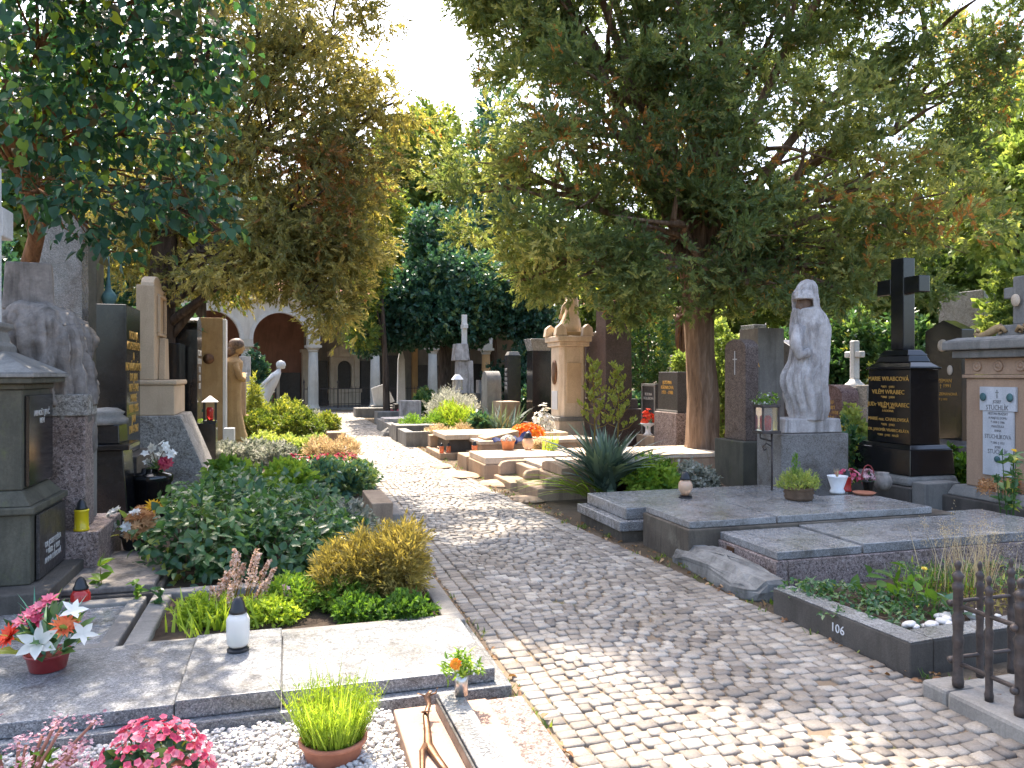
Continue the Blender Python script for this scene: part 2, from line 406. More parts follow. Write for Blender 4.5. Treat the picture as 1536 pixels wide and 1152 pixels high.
# foliage: tint 0 dead brown ... 1 fresh yellow green
DEAD = [(0, (.36, .17, .06)), (.12, (.26, .15, .06))]
M['juniper'] = foliage('juniper', [(0, (.5, .22, .07)), (.1, (.3, .17, .06)), (.2, (.085, .125, .055)), (.5, (.14, .195, .08)), (.75, (.26, .29, .115)), (1, (.44, .42, .17))], .48, .55, .3)
M['thuja'] = foliage('thuja', [(0, (.4, .19, .07)), (.15, (.28, .16, .065)), (.3, (.14, .12, .05)), (.55, (.15, .16, .06)), (.8, (.27, .25, .09)), (1, (.44, .38, .15))], .42, .55, .3)
M['broadleaf'] = foliage('broadleaf', [(0, (.3, .16, .05)), (.08, (.018, .055, .033)), (.5, (.028, .088, .048)), (.8, (.05, .13, .05)), (.92, (.2, .3, .03)), (1, (.4, .42, .04))], .36, .42, .4, (1.15, 1.1, .6), 1.3)
M['ivy'] = foliage('ivy', [(0, (.02, .06, .045)), (.5, (.04, .115, .08)), (.85, (.075, .165, .1)), (1, (.16, .22, .07))], .25, .36, .5)
M['far_green'] = foliage('far_green', [(0, (.06, .1, .03)), (.5, (.11, .17, .045)), (.8, (.26, .28, .06)), (1, (.5, .42, .08))], .4, .6, .2)
M['bright_green'] = foliage('bright_green', [(0, (.09, .14, .05)), (.5, (.2, .28, .09)), (1, (.42, .45, .15))], .45, .55, .2)
M['shrub_green'] = foliage('shrub_green', [(0, (.025, .07, .03)), (.5, (.065, .15, .06)), (.8, (.16, .25, .08)), (1, (.42, .42, .08))], .35, .32, .5)
M['box_green'] = foliage('box_green', [(0, (.05, .09, .015)), (.5, (.12, .17, .03)), (1, (.36, .36, .07))], .35, .45, .35)
M['gold_shrub'] = foliage('gold_shrub', [(0, (.1, .085, .025)), (.5, (.27, .22, .065)), (1, (.48, .38, .13))], .35, .6, .2)
M['fresh_green'] = foliage('fresh_green', [(0, (.05, .11, .02)), (.5, (.13, .25, .035)), (1, (.32, .42, .06))], .4, .5, .3)
M['lime_blades'] = foliage('lime_blades', [(0, (.25, .17, .04)), (.15, (.13, .2, .02)), (.5, (.27, .38, .04)), (1, (.5, .6, .1))], .4, .5, .3)
M['silver_leaf'] = foliage('silver_leaf', [(0, (.1, .12, .09)), (.5, (.24, .25, .2)), (1, (.5, .48, .42))], .3, .6, .2, (1, 1, .9))
M['yucca_leaf'] = foliage('yucca_leaf', [(0, (.2, .15, .08)), (.12, (.06, .1, .075)), (.5, (.13, .185, .145)), (1, (.28, .35, .22))], .15, .4, .45)
M['straw'] = foliage('straw', [(0, (.3, .2, .1)), (.5, (.5, .38, .22)), (1, (.66, .56, .38))], .4, .7, .2, (1, .95, .8), 1.2)
M['pink_spike'] = foliage('pink_spike', [(0, (.5, .33, .24)), (.5, (.76, .58, .47)), (1, (.86, .74, .64))], .4, .7, .2, (1, .9, .8), 1.2)
M['pink_flower'] = foliage('pink_flower', [(0, (.55, .05, .12)), (.5, (.78, .2, .29)), (1, (.9, .48, .52))], .3, .6, .2, (1, .7, .75), 1.2)
M['mauve_flower'] = foliage('mauve_flower', [(0, (.42, .2, .24)), (.5, (.62, .38, .42)), (1, (.78, .6, .6))], .3, .6, .2, (1, .8, .85), 1.2)
M['red_flower'] = foliage('red_flower', [(0, (.28, .02, .06)), (.5, (.48, .05, .11)), (1, (.66, .16, .18))], .3, .6, .2, (1, .5, .5), 1.2)
M['orange_flower'] = foliage('orange_flower', [(0, (.7, .12, .015)), (.5, (.85, .26, .03)), (1, (.9, .48, .06))], .3, .6, .2, (1, .8, .5), 1.2)
M['coral_flower'] = foliage('coral_flower', [(0, (.75, .05, .03)), (.6, (.85, .12, .06)), (1, (.9, .3, .12))], .25, .6, .2, (1, .6, .5), 1.2)
M['white_flower'] = foliage('white_flower', [(0, (.6, .58, .5)), (.5, (.8, .79, .74)), (1, (.88, .88, .86))], .25, .6, .2, (1, 1, .95), 1.0)
M['yellow_flower'] = foliage('yellow_flower', [(0, (.6, .33, .02)), (.5, (.82, .55, .03)), (1, (.9, .75, .15))], .3, .6, .2, (1, .9, .5), 1.2)
M['dry_flower'] = foliage('dry_flower', [(0, (.25, .1, .04)), (.5, (.5, .26, .11)), (1, (.66, .42, .22))], .3, .7, .2, (1, .85, .6), 1.2)
M['teal_blades'] = foliage('teal_blades', [(0, (.05, .2, .15)), (.5, (.16, .36, .28)), (1, (.42, .58, .5))], .3, .5, .3)

# the paving: a tint per stone, stains and worn tops
def paving():
    m, nt, out = newmat('setts'); co = coords(nt, world=True)
    a = nd(nt, 'ShaderNodeAttribute', attribute_name='tint')
    col = ramp(nt, [(0, (.17, .15, .135)), (.4, (.32, .29, .255)), (.75, (.42, .385, .34)), (1, (.54, .5, .44))], a.outputs['Fac'])
    g = noise(nt, co, 90, 5, .7); n = noise(nt, co, 1.3, 5, .6)
    col = mixc(nt, col, mixc(nt, (.55, .53, .5), (1, 1, 1), ramp(nt, [(.3, (0, 0, 0)), (.62, (1, 1, 1))], g)), .7, 'MULTIPLY')
    col = mixc(nt, col, mixc(nt, (.7, .64, .57), (1, 1, 1), ramp(nt, [(.35, (0, 0, 0)), (.65, (1, 1, 1))], n)), .8, 'MULTIPLY')
    principled(nt, out, col, .62, .4, bump=g, bstr=.5, bdist=.006)
    return m
M['setts'] = paving()
def joints():
    m, nt, out = newmat('joint_sand'); co = coords(nt, world=True)
    n = noise(nt, co, 2.2, 6, .7, .4); g = noise(nt, co, 120, 4, .7)
    col = mixc(nt, (.16, .12, .085), (.26, .2, .14), g)
    col = mixc(nt, col, (.1, .12, .03), ramp(nt, [(.55, (0, 0, 0)), (.68, (.85, .85, .85))], n))
    principled(nt, out, col, .95, .15, bump=g, bstr=.8, bdist=.006)
    return m
M['joints'] = joints()
def earth():
    m, nt, out = newmat('earth'); co = coords(nt, world=True)
    n = noise(nt, co, 1.1, 6, .7, .4); g = noise(nt, co, 70, 5, .75); s = noise(nt, co, 7, 6, .7)
    col = mixc(nt, (.2, .155, .11), (.1, .075, .05), s)
    col = mixc(nt, col, (.3, .235, .17), ramp(nt, [(.5, (0, 0, 0)), (.66, (.8, .8, .8))], n))
    col = mixc(nt, col, (.08, .1, .03), ramp(nt, [(.3, (.7, .7, .7)), (.42, (0, 0, 0))], n))
    col = mixc(nt, col, mixc(nt, (.4, .4, .4), (1, 1, 1), g), .7, 'MULTIPLY')
    principled(nt, out, col, .95, .15, bump=g, bstr=1.0, bdist=.02)
    return m
M['earth'] = earth()
# ------------------------------------------------------------------ camera, sun, sky
cam = bpy.data.cameras.new('camera'); cam.sensor_width = 36; cam.lens = F / 1536 * 36; cam.clip_end = 600; cam.clip_start = .05
cam.shift_y = -14 / 1536
co_ = link(bpy.data.objects.new('camera', cam)); co_.location = (0, 0, CH); co_.rotation_euler = (math.pi / 2, 0, 0)
scene.camera = co_
SUN_AZ, SUN_EL = math.radians(-16), math.radians(57)
to_sun = Vector((math.sin(SUN_AZ) * math.cos(SUN_EL), math.cos(SUN_AZ) * math.cos(SUN_EL), math.sin(SUN_EL)))
sl = bpy.data.lights.new('sun', 'SUN'); sl.energy = 3.1; sl.angle = math.radians(.53); sl.color = (1, .89, .74)
so = link(bpy.data.objects.new('sun', sl)); so.rotation_euler = to_sun.to_track_quat('Z', 'Y').to_euler(); so.location = (0, 0, 30)
w = bpy.data.worlds.new('World'); scene.world = w; w.use_nodes = True
nt = w.node_tree; bg = nt.nodes['Background']; sky = nt.nodes.new('ShaderNodeTexSky'); sky.sky_type = 'NISHITA'; sky.sun_disc = False
sky.sun_elevation = SUN_EL; sky.sun_rotation = SUN_AZ; sky.air_density = 1.0; sky.dust_density = 5.0; sky.ozone_density = 1.0; sky.altitude = 200
nt.links.new(sky.outputs[0], bg.inputs[0]); bg.inputs[1].default_value = .15
scene.view_settings.view_transform = 'Standard'; scene.view_settings.look = 'None'
scene.view_settings.exposure = 2.14; scene.view_settings.gamma = 1
scene.cycles.max_bounces = 8; scene.cycles.diffuse_bounces = 4; scene.cycles.transparent_max_bounces = 8; scene.cycles.transmission_bounces = 6
scene.cycles.use_denoising = True; scene.cycles.sample_clamp_indirect = 6

# ------------------------------------------------------------------ ground and path
mb = MB(); mb.add([(-150, -40, 0), (150, -40, 0), (150, 260, 0), (-150, 260, 0)], [(0, 1, 2, 3)])
tag(mb.build('ground', M['earth']), kind='structure')

V0, V1R = 1.13, 2.83
def vr(u): return 3.12 - .4 * min(max((u - 4) / 6, 0), 1)
def path_mesh():
    r = np.random.default_rng(5); Q = []; T = []
    def stone_(v0, v1, u0, u1, tint, z=0.0):
        g = .004
        c = np.array([[v0 + g, u0 + g], [v1 - g, u0 + g], [v1 - g, u1 - g], [v0 + g, u1 - g]]) + r.normal(0, .004, (4, 2))
        m = c.mean(0); top = m + (c - m) * .9; zt = .02 + z + r.normal(0, .003); tl = r.normal(0, .024, 2)
        lo = [(a, b, .002) for a, b in c]; mid = [(a, b, zt - .007 + (a - m[0]) * tl[0] + (b - m[1]) * tl[1]) for a, b in c]
        hi = [(a, b, zt + (a - m[0]) * tl[0] + (b - m[1]) * tl[1]) for a, b in top]
        pts = [(*XY(a, b), z_) for a, b, z_ in lo + mid + hi]
        Q.append(pts); T.append(tint)
    u = 2.2
    while u < 33:
        s = .077 if u < 14 else .11
        du = s * r.uniform(.85, 1.12); a, b = V0, vr(u); e = .1
        # edging stones, two along each side, laid with the path
        for k in (0, 1):
            stone_(a + k * e, a + (k + 1) * e, u, u + du, r.beta(2.2, 2.6)); stone_(b - (k + 1) * e, b - k * e, u, u + du, r.beta(2.2, 2.6))
        v = a + 2 * e + .004
        while v < b - 2 * e - .03:
            wv = s * r.uniform(.75, 1.3)
            if b - 2 * e - v - wv < .045: wv = b - 2 * e - v
            t = (v - a) / (b - a)
            sag = .16 * math.sin(math.pi * 2 * t) + .10 * math.sin(math.pi * t + .6) + .02 * math.sin(u * 1.3 + 5 * t)
            if r.random() > .004: stone_(v, v + wv, u + sag, u + sag + du, r.beta(2, 2.4))
            v += wv
        u += du
    V = np.array(Q); n = 12
    fs = [(8, 9, 10, 11)] + [(i, (i + 1) % 4, 4 + (i + 1) % 4, 4 + i) for i in range(4)] + [(4 + i, 4 + (i + 1) % 4, 8 + (i + 1) % 4, 8 + i) for i in range(4)]
    return faces_mesh('path', V, n, M['setts'], None, T, fs)
tag(path_mesh(), kind='structure')
mb = MB(); pts = [XY(V0 - .03, 2), XY(vr(2) + .03, 2), XY(vr(6) + .03, 6), XY(vr(10) + .03, 10), XY(vr(12) + .03, 33.2), XY(V0 - .03, 33.2)]
mb.add([(*p, .006) for p in pts], [tuple(range(6))]); tag(mb.build('path_joints', M['joints']), kind='structure')
# cross path in front of the arcade
mb = MB(); mb.add([(-40, 33.6, .009), (30, 33.6, .009), (30, 35.0, .009), (-40, 33.5 , .009)], [(0, 1, 2, 3)])

# small grit and fallen leaves beside the path
def litter(name, n, sampler, mat, size, tint, seed, kind='stuff'):
    r = np.random.default_rng(seed); C = sampler(r, n); N = unit(np.array([0, 0, 1.]) + r.normal(0, .35, (n, 3))); D = unit(np.cross(N, runit(n, r)))
    V = leaf6(C, D, N, size * (.5 + r.random(n)), size * .6 * (.5 + r.random(n)), .3, .2)
    return tag(faces_mesh(name, V, 7, mat, None, tint(r, n), LEAF6), kind=kind)
def side_strip(r, n):
    s = r.random(n) < .6; u = 2.6 + r.random(n) ** 1.6 * 15
    v = np.where(s, np.vectorize(vr)(u) + r.normal(.08, .08, n), V0 - np.abs(r.normal(.02, .06, n)))
    x = v * CT - u * ST; y = v * ST + u * CT
    return np.stack([x, y, .012 + .02 * r.random(n)], 1)
M['dead_leaf'] = foliage('dead_leaf', [(0, (.16, .08, .04)), (.5, (.3, .17, .09)), (1, (.45, .3, .17))], .15, .7, .2)
litter('fallen_leaves', 620, side_strip, M['dead_leaf'], .042, lambda r, n: r.random(n), 3)

r = np.random.default_rng(19); n = 900; C = side_strip(r, 150); C = np.repeat(C, 6, 0) + r.normal(0, .018, (900, 3)) * np.array([1, 1, .2]); C[:, 2] = .012
M['weed'] = foliage('weed', [(0, (.05, .09, .02)), (.5, (.1, .17, .035)), (1, (.25, .28, .07))], .35, .5, .3)
V, fs = blades(n, C, 1, .05, .012, .7, r, .3, 2); tag(faces_mesh('weeds', V, V.shape[1], M['weed'], None, r.random(n), fs), kind='stuff')
# ------------------------------------------------------------------ arcade
M['plaster'] = stone('plaster', (.8, .76, .7), (.72, .67, .61), (.42, .38, .33), .9, 1.5, .15, 50, .5)
M['column_stone'] = stone('column_stone', (.68, .64, .57), (.58, .54, .47), (.38, .35, .3), .85, 3, .2, 60, .5)
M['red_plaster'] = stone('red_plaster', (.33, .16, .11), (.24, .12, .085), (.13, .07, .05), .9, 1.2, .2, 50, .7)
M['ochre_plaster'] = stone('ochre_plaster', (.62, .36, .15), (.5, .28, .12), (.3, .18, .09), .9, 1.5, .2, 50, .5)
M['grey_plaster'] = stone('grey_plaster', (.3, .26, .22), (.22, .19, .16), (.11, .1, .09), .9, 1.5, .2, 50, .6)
M['roof_tile'] = stone('roof_tile', (.3, .12, .07), (.2, .08, .05), None, .9, 4, .6, 40)
ARZ = math.radians(28); SP = 2.9
arc = thing('arcade', 'pale columned arcade with round arches closing the far end of the path', 'arcade', (-9.0, 34.7, 0), ARZ)
I0, I1, SPR, TOP = -4, 6, 3.15, 4.85
for i in range(I0, I1 + 1):
    x = i * SP
    if i in (5, 6, -4): pass
    c = MB().lathe([(.31, 0), (.31, .12), (.26, .16), (.235, .3), (.235, 1.2), (.205, 2.62)], 18, (x, 0, 0)).build('column', M['column_stone'] if i < 1 else M['ochre_plaster' if i > 2 else 'column_stone'], arc, smooth=True)
    c2 = MB().lathe([(.205, 0), (.24, .05), (.22, .09), (.3, .17), (.32, .2)], 18, (x, 0, 2.62)).cbox(x, 0, .66, .56, 2.82, 2.93).cbox(x, 0, .52, .46, 2.93, SPR).build('capital', M['column_stone'], c)
wall = MB(); trim = MB()
R_ = SP / 2 - .26; TT = .28
for i in range(I0, I1):
    xc = (i + .5) * SP; n = 18; prev = None
    xs = [(i * SP, SPR)] + [(xc - R_ * math.cos(math.pi * k / n), SPR + R_ * math.sin(math.pi * k / n)) for k in range(n + 1)] + [((i + 1) * SP, SPR)]
    b = len(xs)
    vs = [(x, -TT / 2, z) for x, z in xs] + [(x, -TT / 2, TOP) for x, z in xs] + [(x, TT / 2, z) for x, z in xs] + [(x, TT / 2, TOP) for x, z in xs]
    fs = []
    for k in range(b - 1):
        fs += [(k, k + 1, b + k + 1, b + k), (2 * b + k + 1, 2 * b + k, 3 * b + k, 3 * b + k + 1), (k + 1, k, 2 * b + k, 2 * b + k + 1)]
    wall.add(vs, fs)
    o = [(xc - (R_ + .16) * math.cos(math.pi * k / n), SPR + (R_ + .16) * math.sin(math.pi * k / n)) for k in range(n + 1)]
    q = [(xc - (R_ - .0) * math.cos(math.pi * k / n), SPR + (R_ - .0) * math.sin(math.pi * k / n)) for k in range(n + 1)]
    m = n + 1
    trim.add([(x, -TT / 2 - .05, z) for x, z in q] + [(x, -TT / 2 - .05, z) for x, z in o] + [(x, -TT / 2 - .002, z) for x, z in o] + [(x, -TT / 2 - .002, z) for x, z in q],
             [f for k in range(n) for f in ((k, k + 1, m + k + 1, m + k), (m + k, m + k + 1, 2 * m + k + 1, 2 * m + k), (k + 1, k, 3 * m + k, 3 * m + k + 1))])
wall.build('arch_wall', M['plaster'], arc); trim.build('arch_moulding', M['white_stone'], arc)
L0, L1 = I0 * SP - .3, I1 * SP + .3
MB().box(L0, L1, -.35, .35, TOP, TOP + .22).box(L0, L1, -.5, .35, TOP + .22, TOP + .34).build('cornice', M['plaster'], arc)
MB().add([(L0, -.6, TOP + .34), (L1, -.6, TOP + .34), (L1, 4.6, TOP + 1.5), (L0, 4.6, TOP + 1.5), (L0, -.6, TOP + .42), (L1, -.6, TOP + .42), (L1, 4.6, TOP + 1.58), (L0, 4.6, TOP + 1.58)],
         [(3, 2, 1, 0), (4, 5, 6, 7), (0, 1, 5, 4), (1, 2, 6, 5), (2, 3, 7, 6), (3, 0, 4, 7)]).build('roof', M['roof_tile'], arc)
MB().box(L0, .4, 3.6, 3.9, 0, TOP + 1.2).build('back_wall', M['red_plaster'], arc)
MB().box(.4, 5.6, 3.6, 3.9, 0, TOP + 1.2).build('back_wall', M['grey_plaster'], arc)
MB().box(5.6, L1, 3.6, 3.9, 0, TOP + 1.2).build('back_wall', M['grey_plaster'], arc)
for x_ in (6.05, 8.0, 8.6): MB().box(x_, x_ + .3, 3.42, 3.59, .06, 3.0).build('pilaster', M['ochre_plaster'], arc, .01)
MB().box(L0, L1, .2, 3.59, 4.75, 4.85).build('ceiling', M['plaster'], arc)
MB().box(L0, L1, -.4, 3.59, .0, .06).build('floor', M['grey_stone'], arc)
# wall tombs under the arcade
pil = MB().cbox(.55, 3.4, .55, .35, .06, 2.7).cbox(.55, 3.4, .7, .42, 2.7, 2.85).build('pilaster', M['pale_stone'], arc, .02)
ae = MB(); ax = 2.4
ae.box(ax - .75, ax - .5, 3.3, 3.59, .9, 2.5).box(ax + .5, ax + .75, 3.3, 3.59, .9, 2.5).box(ax - .85, ax + .85, 3.22, 3.59, .7, .9).box(ax - .8, ax + .8, 3.26, 3.59, .06, .7)
ae.box(ax - .85, ax + .85, 3.22, 3.59, 2.5, 2.72).extrude_xz([(ax - .9, 2.72), (ax + .9, 2.72), (ax, 3.2)], 3.24, 3.59)
for s_ in (-1, 1):
    ae.extrude_xz([(ax + s_ * .499, .9), (ax + s_ * .499, 2.5), (ax, 2.5)] + [(ax + s_ * .36 * math.sin(t * math.pi / 12), 1.95 + .36 * math.cos(t * math.pi / 12)) for t in range(0, 7)] + [(ax + s_ * .36, .9)], 3.36, 3.59)
ae.build('wall_tomb', M['pale_stone'], arc, .01)
MB().box(ax - .49, ax + .49, 3.52, 3.59, .9, 2.4).build('niche', M['dark_granite'], arc)
for a_, b_, z_, mm in ((-3.0, -1.4, 2.0, 'dark_granite'), (-1.0, .2, 1.7, 'dark_granite'), (-6.2, -4.4, 2.1, 'dark_granite'), (.9, 1.55, 2.3, 'dark_granite'), (3.25, 4.0, 2.3, 'dark_granite'), (6.3, 7.6, 2.1, 'dark_granite'), (4.2, 5.4, 2.6, 'dark_granite'), (9.0, 10.2, 2.2, 'dark_granite')):
    MB().box(a_, b_, 3.45, 3.59, .3, z_).box(a_ - .1, b_ + .1, 3.4, 3.59, .06, .3).build('wall_slab', M[mm], arc, .015)
MB().box(3.9, 4.2, 3.42, 3.59, .06, 2.5).box(-.95, -.8, 3.42, 3.59, .06, 2.2).build('pilaster', M['pale_stone'], arc, .015)
# low iron railing between the columns
fen = thing('iron_railing', 'black spiked iron railing in front of the wall tombs between the arcade columns', 'railing', (-9.0, 34.7, 0), ARZ)
b = MB()
for k in range(0, 38):
    x = -.4 + k * .17
    b.tube([(x, .05, .1), (x, .05, 1.05)], .012, 5)
b.tube([(-.4, .05, .25), (5.9, .05, .25)], .018, 5).tube([(-.4, .05, .95), (5.9, .05, .95)], .018, 5)
b.build('railing_lattice', M['iron'], fen)
for k in range(5):
    x = -.4 + k * 1.55
    MB().tube([(x, .05, .06), (x, .05, 1.2)], .03, 6).lathe([(.03, 0), (.05, .05), (.0, .2)], 6, (x, .05, 1.2)).build('post', M['iron'], fen)
# ------------------------------------------------------------------ trees
def LB(px, py, Y, rw, rh, dep, wt=None):
    k = Y / F
    l = [X(px, Y), Y, Z(py, Y), rw * k, dep, rh * k]
    return l + [wt if wt else rw * rh * .01]
def rel(lobes, o): return [[l[0] - o[0], l[1] - o[1], l[2]] + l[3:] for l in lobes]
def crown(parent, lobes, mat, n, k, tl, ll, lw, seed, up=.25, inner=.55, rough=.22, tint=(.5, .18), brown=0.0, patch=.5, pw=.25, angle=.6, name='crown', zmin=None, spray=None, flat=.6, hang=0.0):
    r = np.random.default_rng(seed); st = 0
    if spray:
        m, rad = spray
        SC, SA, _ = shell_points(lobes, m, r, inner, rough); pick = r.integers(0, m, n); sz = rad * (.55 + .9 * r.random(m))
        off = runit(n, r) * (r.random(n) ** .45)[:, None] * np.array([1, 1, flat]); off[:, 2] -= hang * np.abs(r.normal(0, .6, n))
        C = SC[pick] + off * sz[pick][:, None]; A = unit(SA[pick] * .6 + off * 1.2); st = r.normal(0, tint[1] * .8, m)[pick]
    else: C, A, pk = shell_points(lobes, n, r, inner, rough)
    if zmin is not None:
        kp = C[:, 2] > zmin; C, A = C[kp], A[kp]; st = st[kp] if spray else 0; n = len(C)
    A = unit(A * .7 + runit(n, r) * .8 + np.array([0, 0, up]))
    t = tint[0] + r.normal(0, tint[1], n) + pw * patchy(C, patch, seed) + st
    if brown:
        b = (patchy(C, .9, seed + 2.3) + r.normal(0, .35, n)) > 1.45 - brown
        t = np.where(b, r.random(n) * .12, np.maximum(t, .2))
    V, tt = tufts(C, A, k, tl, ll, lw, r, angle, np.clip(t, 0, 1))
    return faces_mesh(name, V, 4, mat, parent, tt)
def limbs(tb, base, lobes, rad, rng, subs=4, sag=.0, n_lobes=None, twig=.3):
    for l in lobes[:n_lobes]:
        c = Vector(l[:3]); b = Vector(base); d = c - b
        e = c + Vector((0, 0, l[5] * .3)) * 0
        pts = [b + d * t + Vector((rng.uniform(-.12, .12), rng.uniform(-.12, .12), math.sin(t * math.pi) * (d.length * .12 - sag))) * (1 if 0 < t < 1 else 0) for t in (0, .25, .5, .75, 1)]
        r0 = rad * min(1, .5 + l[3] * .3)
        tb.tube(pts, [r0, r0 * .8, r0 * .6, r0 * .42, r0 * .25], 6)
        for s_ in range(subs):
            u = Vector((rng.gauss(0, 1), rng.gauss(0, 1), rng.gauss(.2, .8))).normalized()
            q = c + Vector((u.x * l[3], u.y * l[4], u.z * l[5])) * rng.uniform(.6, .95)
            st = pts[rng.choice((2, 3, 3, 4))]
            m = (st + q) / 2 + Vector((rng.uniform(-.1, .1), rng.uniform(-.1, .1), rng.uniform(-.05, .15)))
            tb.tube([st, m, q], [r0 * .32 * twig / .3, r0 * .2 * twig / .3, r0 * .06], 5)

# the big juniper beside the path
JX, JY = X(1052, 12.6), 12.6
jun = thing('juniper_tree', 'big old juniper with fissured reddish trunk and broad dense crown beside the brown stele', 'tree', (JX, JY, 0))
jl = [LB(930, 170, 12.3, 185, 170, 2.3), LB(830, 300, 12.2, 130, 120, 1.8), LB(740, 262, 12.4, 90, 60, 1.1), LB(900, 400, 12.0, 120, 62, 1.5), LB(1010, 330, 11.6, 150, 110, 1.8),
      LB(1120, 190, 12.4, 190, 190, 2.2), LB(1240, 300, 12.2, 150, 130, 1.8), LB(1340, 200, 12.6, 120, 140, 1.5), LB(1310, 372, 12.0, 120, 62, 1.3), LB(1180, 380, 12.0, 110, 60, 1.3),
      LB(880, 40, 12.6, 170, 110, 2.0), LB(1120, 20, 12.6, 240, 130, 2.2), LB(1390, 60, 12.8, 130, 95, 1.6), LB(1420, 330, 12.4, 75, 90, 1.1), LB(795, 60, 12.6, 70, 60, 1.0), LB(935, 440, 11.8, 50, 36, .8), LB(840, 385, 12.0, 55, 50, 1.0),
      LB(1470, 130, 12.8, 60, 60, .9),
      # crown above the frame, plus unseen lobes added and shaped to shade the path
      LB(870, -110, 12.8, 190, 110, 2.2), LB(1080, -130, 12.4, 240, 130, 2.4), LB(1300, -110, 12.4, 180, 110, 2.2), LB(980, -300, 12.8, 240, 120, 2.2), LB(1200, -280, 12.8, 180, 110, 2.0), [-.45, 12.4, 8.7, .8, 1.2, 1.1, 700], [-1.7, 12.4, 10.3, 1.0, 1.2, .8, 520], [-.3, 12.4, 10.7, 1.0, 1.4, 1.1, 760], [.3, 12.4, 12.4, 1.5, 1.6, 1.7, 800], LB(800, 415, 11.9, 50, 36, .8), LB(960, 440, 11.6, 70, 34, .9), LB(1130, 425, 11.6, 80, 34, .9), LB(1240, 425, 11.6, 80, 40, .9), LB(1330, 430, 11.8, 70, 36, .9),  LB(1060, -440, 12.6, 260, 110, 2.2, 220)]
jl = rel(jl, (JX, JY))
tb = MB(); rg = random.Random(4)
th_ = [(0, 0, -.05, .36), (0, 0, .12, .30), (.02, 0, .5, .26), (.03, 0, 1.2, .245), (-.02, .02, 2.0, .23), (-.05, 0, 2.7, .24), (-.05, 0, 3.2, .25)]
tb.tube([p[:3] for p in th_], [p[3] for p in th_], 18)
for q in ((-.25, -.05, 3.5), (.32, .05, 3.5), (.02, .2, 3.7)): tb.tube([(-.04, 0, 2.7), (q[0] * .6 - .04, q[1] * .6, 3.1), q, (q[0] * 2.2, q[1] * 2, 4.6)], [.17, .15, .13, .09], 10)
rt = random.Random(9)
tb.v = [(x + .028 * math.sin(math.atan2(y, x) * 7 + z * 1.5) * x / .3, y + .028 * math.sin(math.atan2(y, x) * 7 + z * 1.5) * y / .3, z) if z < 3.3 else (x, y, z) for x, y, z in tb.v]
limbs(tb, (-.04, 0, 3.3), jl, .12, rg, 7, 0, None, .42)
tb.build('trunk', M['bark_red'], jun, smooth=True)
crown(jun, jl, M['juniper'], 60000, 14, .19, .082, .031, 21, .15, .45, .3, (.53, .13), .42, .8, .2, spray=(1150, .4), flat=.7)

# the drooping thuja on the other side of the path
TX, TY = X(238, 11.5), 11.5
thu = thing('thuja_tree', 'drooping thuja with brown tinged foliage behind the beige stele, its crown open to the sky', 'tree', (TX, TY, 0))
tl_ = [LB(450, 180, 11.6, 120, 130, 1.5), LB(390, 60, 11.6, 130, 90, 1.6), LB(480, 320, 11.4, 100, 80, 1.2), LB(480, 380, 11.2, 70, 46, .9), LB(420, 375, 11.4, 90, 50, 1.1), LB(330, 400, 11.2, 75, 36, .9), LB(300, 250, 11.8, 110, 130, 1.3),
       LB(530, 240, 11.4, 60, 65, .9), LB(560, 90, 11.6, 44, 24, .6, 12), LB(500, 40, 11.6, 60, 50, .8), LB(575, 160, 11.6, 40, 18, .5, 9), LB(540, 20, 11.6, 40, 20, .5, 9), LB(522, 340, 11.2, 42, 56, .7), LB(455, 415, 11.0, 50, 24, .7),
       LB(330, -90, 11.6, 190, 80, 1.8), LB(420, -170, 11.8, 160, 70, 1.5), LB(230, 330, 11.8, 90, 90, 1.0), LB(485, 440, 10.9, 34, 28, .5, 12), LB(505, 462, 11.0, 24, 34, .5, 14), LB(515, 405, 11.2, 34, 46, .6), LB(470, 345, 11.3, 80, 50, .9)]
tl_ = rel(tl_, (TX, TY))
tb = MB(); rg = random.Random(14)
tb.tube([(0, 0, -.05), (0, 0, .3), (.02, 0, 1.5), (.05, 0, 3.0), (.2, 0, 5), (.5, 0, 7.5)], [.3, .24, .21, .19, .14, .07], 12)
for zz, tgt in ((2.0, 10), (2.3, 4), (2.6, 5), (3.2, 2), (3.6, 0), (5, 1), (2.8, 12), (4.5, 9)):
    l = tl_[tgt]; limbs(tb, (.05, 0, zz), [l], .1, rg, 9, .25, None, .4)
limbs(tb, (.1, 0, 4), tl_, .06, rg, 5, .2, None, .4)
tb.build('trunk', M['bark_dark'], thu, smooth=True)
crown(thu, tl_, M['thuja'], 16500, 16, .2, .072, .023, 31, -.2, .3, .3, (.7, .15), .1, .7, .22, spray=(620, .3), flat=.8, hang=.35)

# broad-leaved tree at the front
BX, BY = X(30, 7.4), 7.4
bro = thing('broadleaf_tree', 'tree with large teal green heart shaped leaves and leaning brown trunk over the draped pedestal', 'tree', (BX, BY, 0))
bl = [LB(60, 60, 6.4, 130, 110, .9), LB(200, 60, 6.6, 130, 90, .9), LB(290, 90, 6.8, 85, 80, .7), LB(100, 190, 6.4, 120, 90, .8), LB(250, 200, 6.6, 100, 75, .7), LB(60, 290, 6.4, 70, 45, .6), LB(160, 310, 6.2, 100, 48, .6), LB(280, 295, 6.5, 75, 48, .6),
      LB(160, 375, 6.2, 65, 22, .4, 9), LB(100, -60, 6.2, 190, 70, 1.1), LB(280, -70, 6.4, 130, 60, 1.0), LB(120, -190, 6.0, 210, 90, 1.4), LB(-120, 60, 6.2, 100, 170, 1.2), LB(-160, -160, 5.8, 170, 140, 1.5, 90), LB(300, -170, 6.0, 120, 70, 1.1), LB(330, 345, 6.8, 50, 25, .4, 6)]
bl = rel(bl, (BX, BY))
r = np.random.default_rng(41); n = 8800
